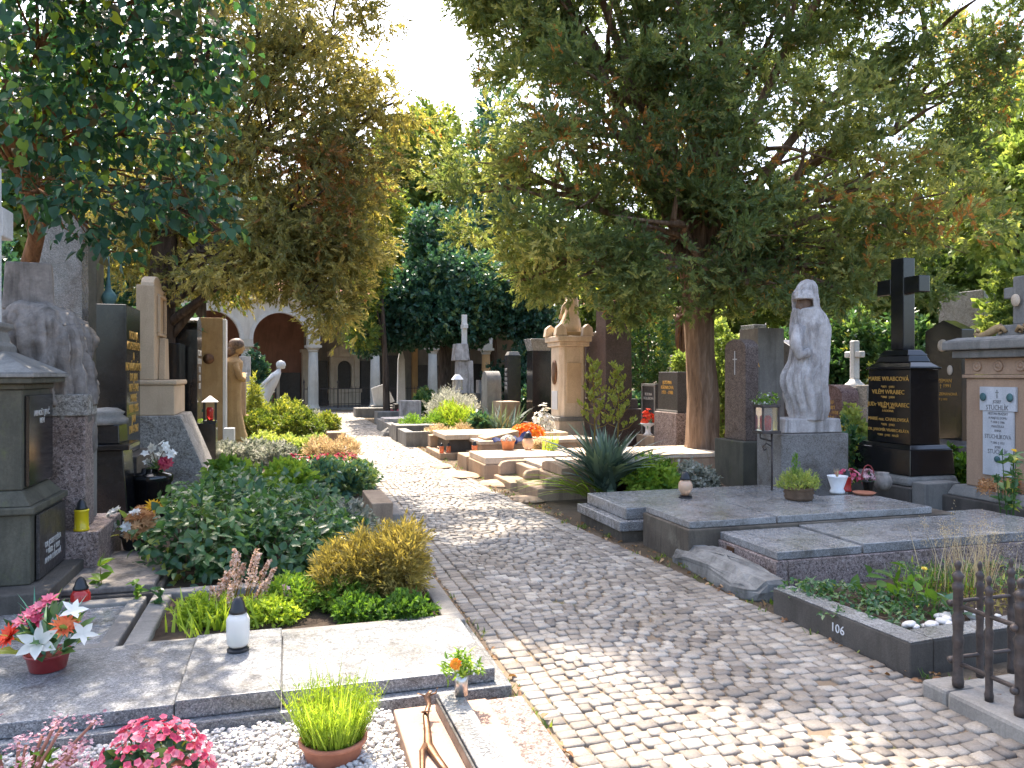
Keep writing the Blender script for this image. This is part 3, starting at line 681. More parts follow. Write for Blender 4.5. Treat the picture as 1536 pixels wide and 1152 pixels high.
C, A, pk = shell_points(bl, n, r, .3, .3)
D = unit(np.array([0, 0, -.55]) + runit(n, r) * .6 + A * .3); N = unit(np.array([.0, -.35, .75]) + runit(n, r) * .55 + A * .2)
L = .1 * (.45 + .8 * r.random(n)); t = np.clip(.48 + r.normal(0, .22, n) + .16 * patchy(C, 1.5, 3), .06, .88); t = np.where(r.random(n) < .022, .95, t)
V = leaf6(C, D, N, L, L * .8, .16, .14)
# twigs: each leaf hangs from a stalk running back toward its lobe
tb = MB(); rg = random.Random(3)
def world_pts(*q): return [(X(a, y_) - BX, y_ - BY, Z(b, y_)) for a, b, y_ in q]
tb.tube(world_pts((22, 560, 7.4), (22, 470, 7.35), (40, 410, 7.3), (55, 355, 7.2), (40, 290, 7.0), (20, 220, 6.9), (10, 120, 6.8)), [.1, .085, .08, .07, .06, .05, .04], 9)
tb.tube(world_pts((55, 355, 7.2), (85, 300, 6.9), (100, 250, 6.7), (130, 180, 6.6), (190, 90, 6.6)), [.035, .03, .026, .022, .015], 7)
limbs(tb, world_pts((40, 290, 7.0))[0], bl, .03, rg, 8, 0, None, .5)
tb.build('trunk', M['bark_brown'], bro, smooth=True)
faces_mesh('crown', V, 7, M['broadleaf'], bro, t, LEAF6)

# trees further off
def simple_tree(name, label, base, lobes, mat, n, k, tl, ll, lw, seed, bk='bark_dark', tr=.18, group=None, cat='tree', **kw):
    t = thing(name, label, cat, (base[0], base[1], 0), group=group)
    lb = rel(lobes, base); tb = MB(); rg = random.Random(seed)
    top = max(l[2] for l in lb); mid = sum(l[0] for l in lb) / len(lb)
    h = max(.6, min(l[2] - l[5] * .6 for l in lb)); h = max(h, top * .35)
    tb.tube([(0, 0, -.05), (0, 0, .3), (mid * .05, 0, h * .6), (mid * .15, 0, h), (mid * .6, 0, top * .95)], [tr * 1.4, tr * 1.05, tr * .9, tr * .75, tr * .15], 9)
    limbs(tb, (mid * .15, 0, h), lb, tr * .4, rg, 4, 0, None, .4)
    tb.build('trunk', M[bk], t, smooth=True)
    crown(t, lb, M[mat], n, k, tl, ll, lw, seed, **kw)
    return t
simple_tree('ivy_tree', 'round headed tree wrapped in dark bluish ivy in front of the arcade', (X(668, 28), 28.0),
    [LB(690, 415, 28, 82, 32, 2), LB(630, 452, 28, 55, 46, 1.8), LB(740, 450, 28, 70, 48, 1.8), LB(680, 470, 27.5, 80, 46, 1.8), LB(660, 360, 29, 52, 45, 1.4), LB(790, 470, 28, 34, 36, 1.2), LB(590, 480, 27.5, 44, 40, 1.2), LB(555, 492, 28, 30, 34, 1.2)],
    'ivy', 8500, 9, .3, .16, .11, 51, tr=.28, up=-.2, tint=(.48, .2), angle=1.0)
simple_tree('tall_tree', 'tall airy tree with yellowing tip rising behind the arcade roof', (X(625, 44), 46.0),
    [LB(640, 240, 46, 55, 60, 3.5), LB(600, 310, 46, 55, 60, 3.5), LB(660, 320, 46, 60, 60, 3.5), LB(580, 250, 46, 30, 40, 2.5), LB(655, 190, 46, 28, 20, 2), LB(620, 400, 45, 50, 60, 3), LB(560, 400, 45, 40, 60, 3), LB(600, 215, 46, 24, 26, 2)],
    'far_green', 3800, 9, .7, .3, .17, 61, tr=.4, tint=(.45, .18), pw=.25, patch=.25)
simple_tree('spruce', 'dark bluish green conifer peeping out beside the sky gap', (X(735, 40), 42.0),
    [LB(745, 170, 42, 24, 40, 2), LB(740, 240, 42, 40, 50, 2.5), LB(750, 320, 42, 60, 60, 3), LB(725, 300, 42, 40, 60, 3), LB(770, 400, 42, 60, 60, 3)],
    'ivy', 2200, 9, .6, .28, .12, 62, tr=.35)
for i, (px, py, rw, rh, Y, lab) in enumerate((
    (110, 250, 150, 190, 22, 'sunlit yellow green tree seen through the leaves of the broadleaf tree'),
    (-60, 330, 130, 200, 19, 'sunlit green tree at the edge beyond the white cross'),
    (300, 330, 120, 130, 26, 'sunlit green tree beyond the thuja trunk'),
    (480, 330, 90, 110, 44, 'green tree above the arcade roof beyond the drooping thuja'))):
    simple_tree('maple_tree', lab, (X(px, Y), Y), [LB(px, py, Y, rw * .6, rh * .6, 2.5), LB(px - rw * .5, py + rh * .2, Y, rw * .5, rh * .5, 2), LB(px + rw * .5, py + rh * .15, Y, rw * .5, rh * .5, 2), LB(px, py - rh * .6, Y, rw * .55, rh * .45, 2), LB(px + .2 * rw, py + rh * .55, Y, rw * .6, rh * .4, 2)],
        'far_green', 2100, 9, .45, .2, .12, 70 + i, tr=.25, tint=(.5, .16), group='sunlit trees behind the graves')
# right side background
for i, (px, py, rw, rh, Y, mt, lab) in enumerate((
    (1525, 250, 75, 150, 17, 'bright_green', 'bright sunlit broadleaf tree beyond the peach monument'),
    (1250, 400, 190, 110, 24, 'far_green', 'dark leafy tree behind the white cross and the hooded statue'),
    (1030, 380, 140, 130, 26, 'far_green', 'leafy tree far behind the juniper trunk'),
    (860, 380, 120, 130, 34, 'far_green', 'leafy tree behind the beige medallion monument'),
    (1400, 420, 90, 90, 22, 'far_green', 'leafy tree behind the grey slab gravestone'))):
    simple_tree('lime_tree', lab, (X(px, Y), Y), [LB(px, py, Y, rw * .6, rh * .6, 2.2), LB(px - rw * .5, py + rh * .2, Y, rw * .5, rh * .5, 2), LB(px + rw * .5, py + rh * .1, Y, rw * .5, rh * .5, 2), LB(px, py - rh * .55, Y, rw * .5, rh * .45, 2), LB(px - rw * .1, py + rh * .5, Y, rw * .7, rh * .4, 2)],
        mt, 1900, 9, .36, .17, .11, 80 + i, tr=.22, tint=(.45, .18), group='trees behind the graves across the path')
pin = simple_tree('pine_tree', 'tall thin pine with bare grey trunk and sparse layered branches', (X(1450, 26), 26.0),
    [LB(1450, 130, 26, 60, 18, 1.4), LB(1420, 190, 26, 45, 12, 1.2), LB(1475, 215, 26, 50, 12, 1.2), LB(1440, 262, 26, 70, 14, 1.4), LB(1480, 300, 26, 40, 10, 1.0), LB(1415, 330, 26, 45, 16, 1.2), LB(1450, 360, 26, 60, 20, 1.4), LB(1450, 60, 26, 40, 30, 1.2)],
    'juniper', 1100, 9, .4, .22, .035, 91, 'bark_grey', .2)
simple_tree('young_tree', 'tree with bright yellow green leaves hanging before the arcade columns', (X(580, 26), 26.0),
    [LB(548, 450, 26, 22, 28, .9), LB(545, 500, 25.5, 18, 18, .7), LB(555, 390, 26, 26, 40, 1.1), LB(575, 320, 26, 30, 40, 1.2), LB(545, 290, 26, 26, 30, 1.0)], 'far_green', 2200, 9, .28, .13, .07, 64, tr=.12, tint=(.62, .2))
for i, (px, py, rw, rh, Y, lab) in enumerate(((1160, 420, 130, 90, 31, 'broad dark tree closing the view behind the brown stele'), (1370, 430, 130, 90, 30, 'broad tree closing the view behind the black cross'), (960, 440, 110, 80, 36, 'broad tree closing the view behind the plum stele'), (1560, 420, 120, 110, 28, 'broad tree closing the view beyond the peach monument'), (770, 430, 90, 80, 47, 'broad tree above the far end of the arcade'))):
    simple_tree('oak_tree', lab, (X(px, Y), Y), [LB(px, py, Y, rw * .6, rh * .7, 2.5), LB(px - rw * .5, py + rh * .2, Y, rw * .5, rh * .6, 2), LB(px + rw * .5, py + rh * .15, Y, rw * .5, rh * .6, 2), LB(px, py + rh * .75, Y, rw * .9, rh * .4, 2)],
        'far_green', 1900, 9, .45, .22, .14, 170 + i, tr=.25, tint=(.3, .16), group='broad trees closing the view')
# hedges and dense evergreens standing behind the rows
def bush(name, label, px0, px1, pyt, Y, dep, mat, n, ll, lw, seed, zb=0.0, cat='bush', group=None, nlob=0, k=8, tl=.14, tint=(.5, .18), up=.3, stem='twig', pyb=None, angle=.8, pw=.2, patch=1.5, lift=.1, kind=None, inner=.5):
    cx, x0, x1 = X((px0 + px1) / 2, Y), X(px0, Y), X(px1, Y); top = Z(pyt, Y); h = top - zb; rx = (x1 - x0) / 2
    t = thing(name, label, cat, (cx, Y, zb), group=group)
    rg = random.Random(seed)
    lobes = []
    nl = nlob or max(1, int(round(rx / max(.12, h * .55))))
    for i in range(nl):
        fx = 0 if nl == 1 else (-1 + 2 * i / (nl - 1)) * (1 - 1 / (nl + .6))
        hh = h * rg.uniform(.62 if nlob else .82, 1.0) if nl > 1 else h
        lobes.append([fx * rx, rg.uniform(-.2, .2) * dep, hh * (.5 + lift * .5), rx / nl * 1.25 if nl > 1 else rx, dep, hh * .5, 1])
    tb = MB()
    for l in lobes:
        for q in range(5):
            a = rg.uniform(0, 6.28); e = (l[0] + math.cos(a) * l[3] * .7, l[1] + math.sin(a) * l[4] * .7, l[2] + l[5] * rg.uniform(.1, .8))
            tb.tube([(l[0] + rg.uniform(-.03, .03), l[1] + rg.uniform(-.03, .03), -.02), ((l[0] + e[0]) / 2, (l[1] + e[1]) / 2, e[2] * .6), e], [.012 * max(1, h), .009 * max(1, h), .004], 5)
    tb.build('stem', M[stem], t)
    crown(t, lobes, M[mat], n, k, tl, ll, lw, seed, up, inner, .2, tint, 0, patch, pw, angle, 'foliage', zmin=.005, spray=None)
    return t
bush('evergreen_bush', 'dense dark evergreen with bare stems beside the tall plum stele', 925, 1015, 455, 21, .9, 'shrub_green', 2200, .09, .05, 101, tint=(.5, .2), cat='evergreen', lift=.5)
bush('evergreen_bush', 'dark evergreen behind the bronze cross and juniper trunk', 1010, 1085, 470, 22, .9, 'far_green', 1500, .09, .05, 102, tint=(.3, .2), cat='evergreen')
bush('laurel_bush', 'glossy laurel bush behind the white stone cross', 1240, 1330, 470, 17, .8, 'shrub_green', 2000, .12, .06, 103, cat='bush')
bush('laurel_bush', 'glossy laurel bush behind the black cross monument', 1320, 1420, 480, 16, .8, 'shrub_green', 1700, .12, .06, 104, cat='bush', tint=(.55, .2))
bush('ivy_bush', 'sunlit round ivy bush showing between juniper trunk and brown stele', 1066, 1112, 490, 16, .5, 'bright_green', 1000, .08, .06, 105, tint=(.4, .2), cat='bush')
bush('climbing_ivy', 'bright yellow green climber beside the peach monument', 1490, 1590, 395, 12, .7, 'bright_green', 1700, .1, .07, 106, tint=(.5, .25), cat='bush')
bush('ivy_hedge', 'dark ivy hedge filling the gap behind the left black steles', 120, 300, 405, 14.5, .7, 'ivy', 2600, .1, .07, 107, tint=(.5, .2), cat='hedge')
bush('ivy_hedge', 'dark hedge behind the draped pedestal and white cross', -120, 130, 385, 11, .7, 'ivy', 2000, .1, .07, 108, tint=(.5, .2), cat='hedge')
bush('ivy_hedge', 'dark hedge closing the row behind the hooded statue', 1110, 1260, 515, 17.5, .7, 'shrub_green', 2000, .1, .07, 109, tint=(.4, .2), cat='hedge')
bush('yew_hedge', 'dark yew hedge behind the mid distance graves', 740, 890, 520, 27, .9, 'ivy', 1900, .14, .07, 110, tint=(.4, .2), cat='hedge')
bush('yew_hedge', 'dark yew hedge beyond the peach monument', 1400, 1640, 470, 18, .9, 'ivy', 2400, .12, .07, 111, tint=(.5, .25), cat='hedge')
# ------------------------------------------------------------------ kit for stones, figures, flowers
BV = .008
def at_uv(v, u, z=0): return (*XY(v, u), z)
def rings(prof, seg=36, folds=(), sub=5, noise_=0, seed=0, cut=None):
    """prof: (z, cx, cy, rx, ry); folds: (count, amplitude, phase, twist, z0, z1)"""
    prof = [np.array(p, float) for p in prof]; rows = []
    for i in range(len(prof) - 1):
        p0, p1, p2, p3 = prof[max(i - 1, 0)], prof[i], prof[i + 1], prof[min(i + 2, len(prof) - 1)]
        for k in range(sub):
            t = k / sub
            c = .5 * (2 * p1 + (p2 - p0) * t + (2 * p0 - 5 * p1 + 4 * p2 - p3) * t * t + (3 * p1 - p0 - 3 * p2 + p3) * t ** 3)
            c[0] = p1[0] + (p2[0] - p1[0]) * t; rows.append(c)
    rows.append(prof[-1])
    rg = random.Random(seed); ph = [rg.uniform(0, 6.28) for _ in range(8)]
    vs, fs = [], []
    for z, cx, cy, rx, ry in rows:
        rx, ry = max(rx, .002), max(ry, .002)
        for k in range(seg):
            a = 2 * math.pi * k / seg; q = 1.0
            for n, amp, p, tw, z0, z1 in folds:
                if z0 <= z <= z1:
                    e = min(1, (z - z0) / .12 + .05, (z1 - z) / .12 + .05)
                    q += amp * e * (abs(math.sin(n * a / 2 + p + tw * z)) * 2 - 1)
            q += noise_ * (math.sin(3 * a + ph[0] + 4 * z) + .7 * math.sin(5 * a + ph[1] - 6 * z) + .5 * math.sin(9 * a + ph[2] + 9 * z))
            p = [cx + rx * q * math.cos(a), cy + ry * q * math.sin(a), z]
            if cut: p = cut(p, a) or p
            vs.append(p)
    for i in range(len(rows) - 1):
        for k in range(seg):
            k2 = (k + 1) % seg
            fs.append((i * seg + k, i * seg + k2, (i + 1) * seg + k2, (i + 1) * seg + k))
    fs.append(tuple(range(seg))[::-1]); b = (len(rows) - 1) * seg; fs.append(tuple(range(b, b + seg)))
    return MB().add(vs, fs)

def rough(o, *ss):
    for st_, sc in ss:
        tx = bpy.data.textures.new('clouds', 'CLOUDS'); tx.noise_scale = sc; tx.noise_depth = 3
        m = o.modifiers.new('weathering', 'DISPLACE'); m.texture = tx; m.strength = st_; m.mid_level = .5; m.texture_coords = 'LOCAL'
    return o
def flowers(name, mat, parent, C, N, petals, L, W, rng, tint=None, lift=.35, rows=1, fold=.15):
    n = len(C); N = unit(N); A = unit(np.cross(N, runit(n, rng))); B = np.cross(N, A); out = []; tt = []
    tint = rng.random(n) if tint is None else tint
    for q in range(rows):
        for k in range(petals):
            a = 6.2832 * (k + .5 * q) / petals + rng.normal(0, .08, n)
            lf = lift + q * .45 + rng.normal(0, .06, n)
            D = unit(A * np.cos(a)[:, None] + B * np.sin(a)[:, None] + N * lf[:, None])
            out.append(leaf6(C, D, N, L * (1 - .22 * q) * (.85 + .3 * rng.random(n)), W * (.85 + .3 * rng.random(n)), fold, .1))
            tt.append(np.clip(tint + rng.normal(0, .08, n) + q * .12, 0, 1))
    return faces_mesh(name, np.concatenate(out), 7, mat, parent, np.concatenate(tt), LEAF6)
def leafy(name, mat, parent, C, n_per, L, W, rng, up=.5, tint=(.5, .2), fold=.2, droop=.25, nup=.8):
    """broad leaves around points C"""
    C = np.repeat(np.asarray(C, float), n_per, axis=0); n = len(C)
    D = unit(runit(n, rng) + np.array([0, 0, up])); N = unit(np.array([0, 0, nup]) + runit(n, rng) * .6)
    V = leaf6(C, D, N, L * (.6 + .7 * rng.random(n)), W * (.6 + .7 * rng.random(n)), fold, droop)
    return faces_mesh(name, V, 7, mat, parent, np.clip(tint[0] + rng.normal(0, tint[1], n), 0, 1), LEAF6)
def dome(n, rng, rx, ry, h, z0=0.0, inner=.7):
    d = runit(n, rng); d[:, 2] = np.abs(d[:, 2]); r = inner + (1 - inner) * rng.random(n) ** .5
    return d * r[:, None] * np.array([rx, ry, h]) + np.array([0, 0, z0]), unit(d)
def patch_uv(v0, v1, u0, u1, n, rng, z=0.0, zs=.0):
    v = v0 + (v1 - v0) * rng.random(n); u = u0 + (u1 - u0) * rng.random(n)
    return np.stack([v * CT - u * ST, v * ST + u * CT, z + zs * rng.random(n)], 1)
def soil_bed(name, v0, v1, u0, u1, z):
    return
def lantern(label, loc, h, r, body, cap='black_plastic', shape='jar', base=None, group=None, name='grave_lantern', flame=False):
    t = thing(name, label, 'lantern', loc, 0, group)
    if shape == 'jar': pr = [(r * .8, 0), (r * .95, h * .05), (r, h * .2), (r, h * .5), (r * .7, h * .62)]
    elif shape == 'globe': pr = [(r * .5, 0)] + [(r * math.sin(a), h * .32 - h * .3 * math.cos(a)) for a in [math.pi * k / 12 for k in range(3, 11)]]
    else: pr = [(r, 0), (r, h * .06), (r * .9, h * .09), (r * .9, h * .55), (r, h * .58), (r * .9, h * .62)]
    if base: MB().lathe([(r * .95, 0), (r * .95, h * .04), (r * .75, h * .07), (r * .85, h * .1)], 18).build('foot', M[base], t, smooth=False); 
    z0 = h * .1 if base else 0
    MB().lathe([(a, b + z0) for a, b in pr], 20).build('jar', M[body], t, smooth=True)
    zt = pr[-1][1] + z0
    MB().lathe([(r * .78, zt), (r * .8, zt + h * .04), (r * .62, zt + h * .1), (r * .55, zt + h * .18), (r * .32, zt + h * .27), (r * .12, zt + h * .3)], 16).build('cap', M[cap], t, smooth=True)
    return t
def pot(t, r, h, mat, rim=True, taper=.72, seg=24, name='pot', soil=True):
    p = [(r * taper, 0), (r * .97, h * .86)] + ([(r * 1.06, h * .86), (r * 1.06, h), (r * .95, h), (r * .93, h * .9)] if rim else [(r, h), (r * .93, h), (r * .9, h * .92)])
    o = MB().lathe(p, seg).build(name, M[mat], t, smooth=True)
    e = o.modifiers.new('edge', 'BEVEL'); e.width = .003; e.limit_method = 'ANGLE'
    return o
def curb_ring(name, label, v0, v1, u0, u1, wd, z, mat, sides='fblr', cat='grave border', soil='soil', sz=None, wl=None):
    t = thing(name, label, cat, at_uv((v0 + v1) / 2, (u0 + u1) / 2), TH)
    a, b = (v1 - v0) / 2, (u1 - u0) / 2; g = .003
    if 'f' in sides: MB().box(-a, a, -b, -b + wd, -.02, z).build('border_stone', M[mat], t, .012)
    if 'b' in sides: MB().box(-a, a, b - wd, b, -.02, z).build('border_stone', M[mat], t, .012)
    if 'l' in sides: MB().box(-a, -a + wd, -b + wd + g, b - wd - g, -.02, z - .004).build('border_stone', M[mat], t, .012)
    if 'r' in sides: MB().box(a - wd, a, -b + wd + g, b - wd - g, -.02, z - .004).build('border_stone', M[mat], t, .012)
    if soil:
        n = 22; q = MB(); rg = random.Random(int(u0 * 100))
        xs = [-a + wd * .5 + (2 * a - wd) * i / n for i in range(n + 1)]; ys = [-b + wd * .5 + (2 * b - wd) * i / n for i in range(n + 1)]
        q.add([(x, y, (sz or z * .75) + rg.uniform(-.012, .012)) for y in ys for x in xs], [(j * (n + 1) + i, j * (n + 1) + i + 1, (j + 1) * (n + 1) + i + 1, (j + 1) * (n + 1) + i) for j in range(n) for i in range(n)])
        q.build('soil_fill', M[soil], t, smooth=True)
    return t
# ------------------------------------------------------------------ left row
# front granite grave: step and three panels
t = thing('grave_slab', 'wide polished grey granite grave of three joined panels on a step, nearest beside the path', 'grave slab', at_uv(0, 3.6), TH)
MB().box(-2.9, 1.06, 0, 1.0, -.02, .082).build('step', M['slab_grey_near'], t, .006)
MB().box(-2.9, -.475, .055, .93, .084, .15).build('panel', M['slab_grey_near'], t, .006)
MB().box(-.47, -.024, .045, .935, .084, .168).build('panel', M['slab_grey_near'], t, .006)
MB().box(-.02, .99, .06, .90, .084, .152).build('panel', M['slab_grey_near'], t, .006)
# bed behind it
curb_ring('grave_border', 'weathered concrete border with gold bush and pink flower spikes behind the three panel slab', -.86, 1.04, 4.52, 5.75, .12, .125, 'curb', sz=.08)
t = thing('grave_slab', 'old pale concrete frame with two sunken panels and sprouting weeds', 'grave slab', at_uv(-1.28, 5.1), TH)
MB().box(-.48, .38, -.5, -.38, -.02, .115).build('border_stone', M['curb'], t, .01); MB().box(-.48, .38, .42, .54, -.02, .115).build('border_stone', M['curb'], t, .01)
MB().box(.28, .38, -.377, .417, -.02, .112).build('border_stone', M['curb'], t, .01)
MB().box(-.48, .277, -.375, .01, -.02, .09).build('panel', M['slab_grey'], t, .006); MB().box(-.48, .277, .02, .415, -.02, .092).build('panel', M['slab_grey'], t, .006)
t = thing('grave_slab', 'dark weathered grave slab strewn with pale grit under the dried bouquet', 'grave slab', at_uv(-1.2, 6.3), TH)
MB().box(-.72, .35, -.5, .75, -.02, .09).build('plinth', M['plinth_dark'], t, .012); MB().box(-.68, .31, -.46, .72, .092, .14).build('slab', M['drape_stone'], t, .012)

# monument with plaques and white cross
t = thing('cross_monument', 'grey pedestal with dark inscription plaques, sloped roof and tall white stone cross', 'monument', (-2.96, 4.87, 0), TH)
MB().box(-1.15, 0, 0, 1.12, -.02, .216).build('base', M['plinth_dark'], t, .01)
MB().box(-1.05, -.15, .22, .98, .218, .68).build('lower_die', M['mossy_stone'], t, .01)
MB().box(-1.08, -.12, .19, 1.01, .682, .73).box(-1.05, -.15, .22, .98, .732, .83, .07).build('moulding', M['mossy_stone'], t, .01)
MB().box(-.98, -.22, .29, .93, .832, 1.5).build('upper_die', M['mossy_stone'], t, .01)
MB().box(-1.0, -.2, .27, .95, 1.502, 1.54).box(-1.06, -.14, .21, 1.01, 1.542, 1.58).build('cornice', M['mossy_stone'], t, .008)
MB().box(-1.08, -.12, .19, 1.03, 1.582, 1.61).box(-1.08, -.12, .19, 1.03, 1.612, 1.76, .27).build('roof', M['grey_stone'], t, .006)
MB().lathe([(.26, 1.75), (.26, 1.8), (.22, 1.83), (.2, 1.9), (.24, 1.93), (.24, 1.96)], 4, (-.58, .61, 0), ph=math.pi / 4).build('neck', M['grey_stone'], t, .006)
o = MB().box(-.14, -.118, .3, .93, .23, .665).build('plaque', M['dark_granite'], t, .003); text(t, 'DR JOSEF LIŠKA\n* 1868  † 1931\nANNA LIŠKOVÁ', M['pale_letters'], '+x', (-.1165, .61, .46), .055)
MB().box(-.215, -.19, .34, .88, .85, 1.46).build('plaque', M['black_granite'], t, .003); text(t, 'ARNOŠT JENČ\nREN', M['pale_letters'], '+x', (-.1885, .62, 1.36), .055)
cr = MB().box(-.66, -.46, .52, .7, 1.96, 3.05).box(-.66, -.46, .28, .518, 2.58, 2.79).box(-.66, -.46, .702, .94, 2.58, 2.79)
cr.build('cross', M['white_stone'], t, .012)

# draped pedestal
t = thing('draped_monument', 'granite pillar monument covered with carved stone drapery and topped by a rough block', 'monument', (-3.13, 5.8, 0), TH)
MB().box(-.8, 0, 0, .85, -.02, .415).build('base', M['pink_granite'], t, .012)
MB().box(-.62, -.12, .14, .42, .417, 1.28).build('pillar', M['pink_granite'], t, .008)
MB().box(-.64, -.1, .12, .44, 1.282, 1.45).build('pillar_capital', M['rough_granite'], t, .01)
MB().box(-.66, -.16, .45, .72, .417, 1.5).build('pillar', M['grey_stone'], t, .01)
rings([(.95, -.18, .42, .05, .04), (1.0, -.17, .42, .07, .05), (1.1, -.17, .41, .065, .06), (1.2, -.18, .42, .07, .05), (1.27, -.19, .42, .03, .03)], 18, [(6, .2, 0, 3, .95, 1.27)], 4, .08, 3).build('relief', M['drape_stone'], t, smooth=True)
dr = rings([(1.3, -.47, .36, .27, .22), (1.36, -.47, .36, .33, .25), (1.5, -.48, .36, .34, .26), (1.7, -.48, .36, .33, .27), (1.9, -.49, .36, .33, .28), (2.02, -.5, .36, .32, .27), (2.1, -.5, .36, .27, .23), (2.14, -.5, .36, .12, .1)], 110,
           [(17, .12, .3, 1.6, 1.2, 2.0), (31, .06, 1.2, -2.4, 1.2, 2.08), (57, .025, .4, 3, 1.2, 2.1)], 9, .06, 5)
rg = random.Random(2)
dr.v = [(x, y, z - ((.22 * (abs(math.sin(4 * math.atan2(y - .36, x + .48) + .6)) - .35) + .06 * math.sin(13 * math.atan2(y - .36, x + .48))) if z < 1.36 else 0) + (.03 * math.sin(9 * x) if z > 2 else 0)) for x, y, z in dr.v]
rough(dr.build('drapery', M['drape_stone'], t, smooth=True), (.08, .14), (.035, .045))
MB().box(-.17, .17, -.13, .13, 0, .36, .012).jit(.012, 3).move((-.56, .36, 2.1), .25).build('top_block', M['drape_stone'], t, .015)

def stele(name, label, cat, px, Y, blocks, z=0, rz=TH, group=None):
    """blocks: (part, x0, x1, y0, y1, z0, z1, material[, inset]) local to the point under pixel column px at depth Y"""
    t = thing(name, label, cat, (X(px, Y), Y, z), rz, group)
    for b in blocks:
        MB().box(*b[1:7], *(b[8:] if len(b) > 8 else ())).build(b[0], M[b[7]], t, BV)
    return t
stele('granite_stele', 'tall plain grey granite slab under the broadleaf tree behind the draped pedestal', 'gravestone', 125, 8.2, [('base', -.75, .15, -.05, .9, -.02, .35, 'rough_granite'), ('slab', -.46, 0, 0, .3, .352, 3.32, 'slab_grey', .02, .01)])
stele('granite_stele', 'tall dark brown slab half hidden behind the grey granite slab', 'gravestone', 146, 9.2, [('base', -.5, .1, -.05, .6, -.02, .3, 'plinth_dark'), ('slab', -.25, 0, 0, .4, .302, 3.15, 'mossy_stone', .01)])
t = stele('black_stele', 'tall black slab with gold lettering on its side, between the draped pedestal and beige stele', 'gravestone', 190, 8.3,
          [('base', -.5, .12, -.12, .95, -.02, .72, 'dark_granite'), ('slab', -.3, 0, 0, .8, .722, 2.36, 'black_granite')])
text(t, 'RODINA\nKOPECKÝCH\nA\nNOVÁKOVÝCH\nDR JAN\n1871-1942\nMARIE\n1880-1955\nJAN\n1904-1961', M['gold'], '+x', (.002, .4, 2.1), .13, lead=.9)
t = thing('black_gravestone', 'low stepped polished black gravestone with rounded top beside the black round urn', 'gravestone', (X(185, 7.6), 7.6, 0), TH)
MB().box(-.5, .08, -.05, .6, -.02, .2).build('base', M['black_granite'], t, .01)
MB().box(-.42, .04, .0, .52, .202, .85, .05, .03).build('body', M['black_granite'], t, .01)
MB().box(-.44, .06, -.04, .54, .852, .91).build('ledge', M['black_granite'], t, .01)
MB().box(-.36, -.04, .04, .46, .912, 1.1, .01).build('upper_block', M['black_granite'], t, .01)
MB().lathe([(.2, 0), (.2, .05), (.15, .09), (.17, .12), (.1, .16), (.0, .17)], 18, (-.2, .25, 1.1), 1, 1.2).build('finial', M['grey_stone'], t, smooth=True)
# beige stele on the trapezoid
t = thing('beige_stele', 'beige sandstone stele with carved relief standing on a sloping granite block', 'gravestone', (X(199, 10), 10.0, 0), TH)
MB().box(-.05, 1.02, -.1, 1.3, -.02, .14).build('base', M['rough_granite'], t, .012)
MB().extrude_xz([(0, .142), (.95, .142), (.58, 1.06), (0, 1.06)], -.05, 1.2).build('pedestal', M['rough_granite'], t, .012)
MB().box(.04, .5, 0, 1.1, 1.062, 1.46).build('plinth', M['sandstone'], t, .012)
MB().box(.02, .53, -.02, 1.12, 1.462, 1.53).build('ledge', M['sandstone'], t, .02)
MB().box(.04, .26, 0, 1.0, 1.532, 2.78).build('upright', M['sandstone'], t, .012)
MB().extrude_yz([(.3, 1.532), (.75, 1.532), (.66, 2.1), (.39, 2.1)], .262, .34).build('sloped_relief', M['sandstone'], t, .01)
MB().box(.262, .3, .2, .8, 2.12, 2.16).box(.262, .3, .2, .26, 2.162, 2.64).box(.262, .3, .74, .8, 2.162, 2.64).box(.262, .3, .2, .8, 2.642, 2.68).build('relief_frame', M['sandstone'], t, .008)
MB().extrude_yz([(.05, 2.782)] + [(.5 - .35 * math.cos(a * math.pi / 10), 2.782 + .16 * math.sin(a * math.pi / 10)) for a in range(11)] + [(.95, 2.782)], .07, .23).build('rounded_top', M['sandstone'], t, .01)

t = thing('round_urn', 'black glazed round urn with lid planted with white orchids', 'urn', (X(228, 8.2), 8.2, .02))
MB().lathe([(.17, 0), (.185, .05), (.19, .42), (.21, .44), (.215, .5), (.2, .52), (.11, .54), (.1, .58), (.0, .6)], 26).build('body', M['black_glaze'], t, smooth=True)
t2 = thing('orchid_bouquet', 'white orchids with one red flower standing on the black urn', 'flowers', (X(240, 8.2), 8.15, .56))
r = np.random.default_rng(3)
tb = MB(); C = []
for px, py in ((226, 690), (232, 672), (236, 682), (244, 668), (254, 672), (250, 684), (258, 680)):
    p = (X(px, 8.15) - X(240, 8.15), r.uniform(-.05, .05), Z(py, 8.15) - .56); C.append(p); tb.tube([(0, 0, 0), (p[0] * .4, p[1], p[2] * .6), p], .005, 5)
tb.build('stem', M['twig'], t2); C = np.array(C)
C = np.concatenate([C + r.normal(0, .022, C.shape) for _ in range(3)])
flowers('blossoms', M['white_flower'], t2, C, np.array([.2, -1, .4]) + r.normal(0, .4, C.shape), 5, .05, .035, r)
flowers('red_blossom', M['red_flower'], t2, np.array([[.1, -.05, .08], [.09, -.06, .12], [.13, -.05, .1]]), np.array([[.2, -1, .3], [0, -1, .6], [.5, -1, .5]]), 8, .07, .04, r, rows=2)
leafy('leaves', M['shrub_green'], t2, [(.0, 0, .02), (.03, 0, .05)], 8, .13, .03, r)

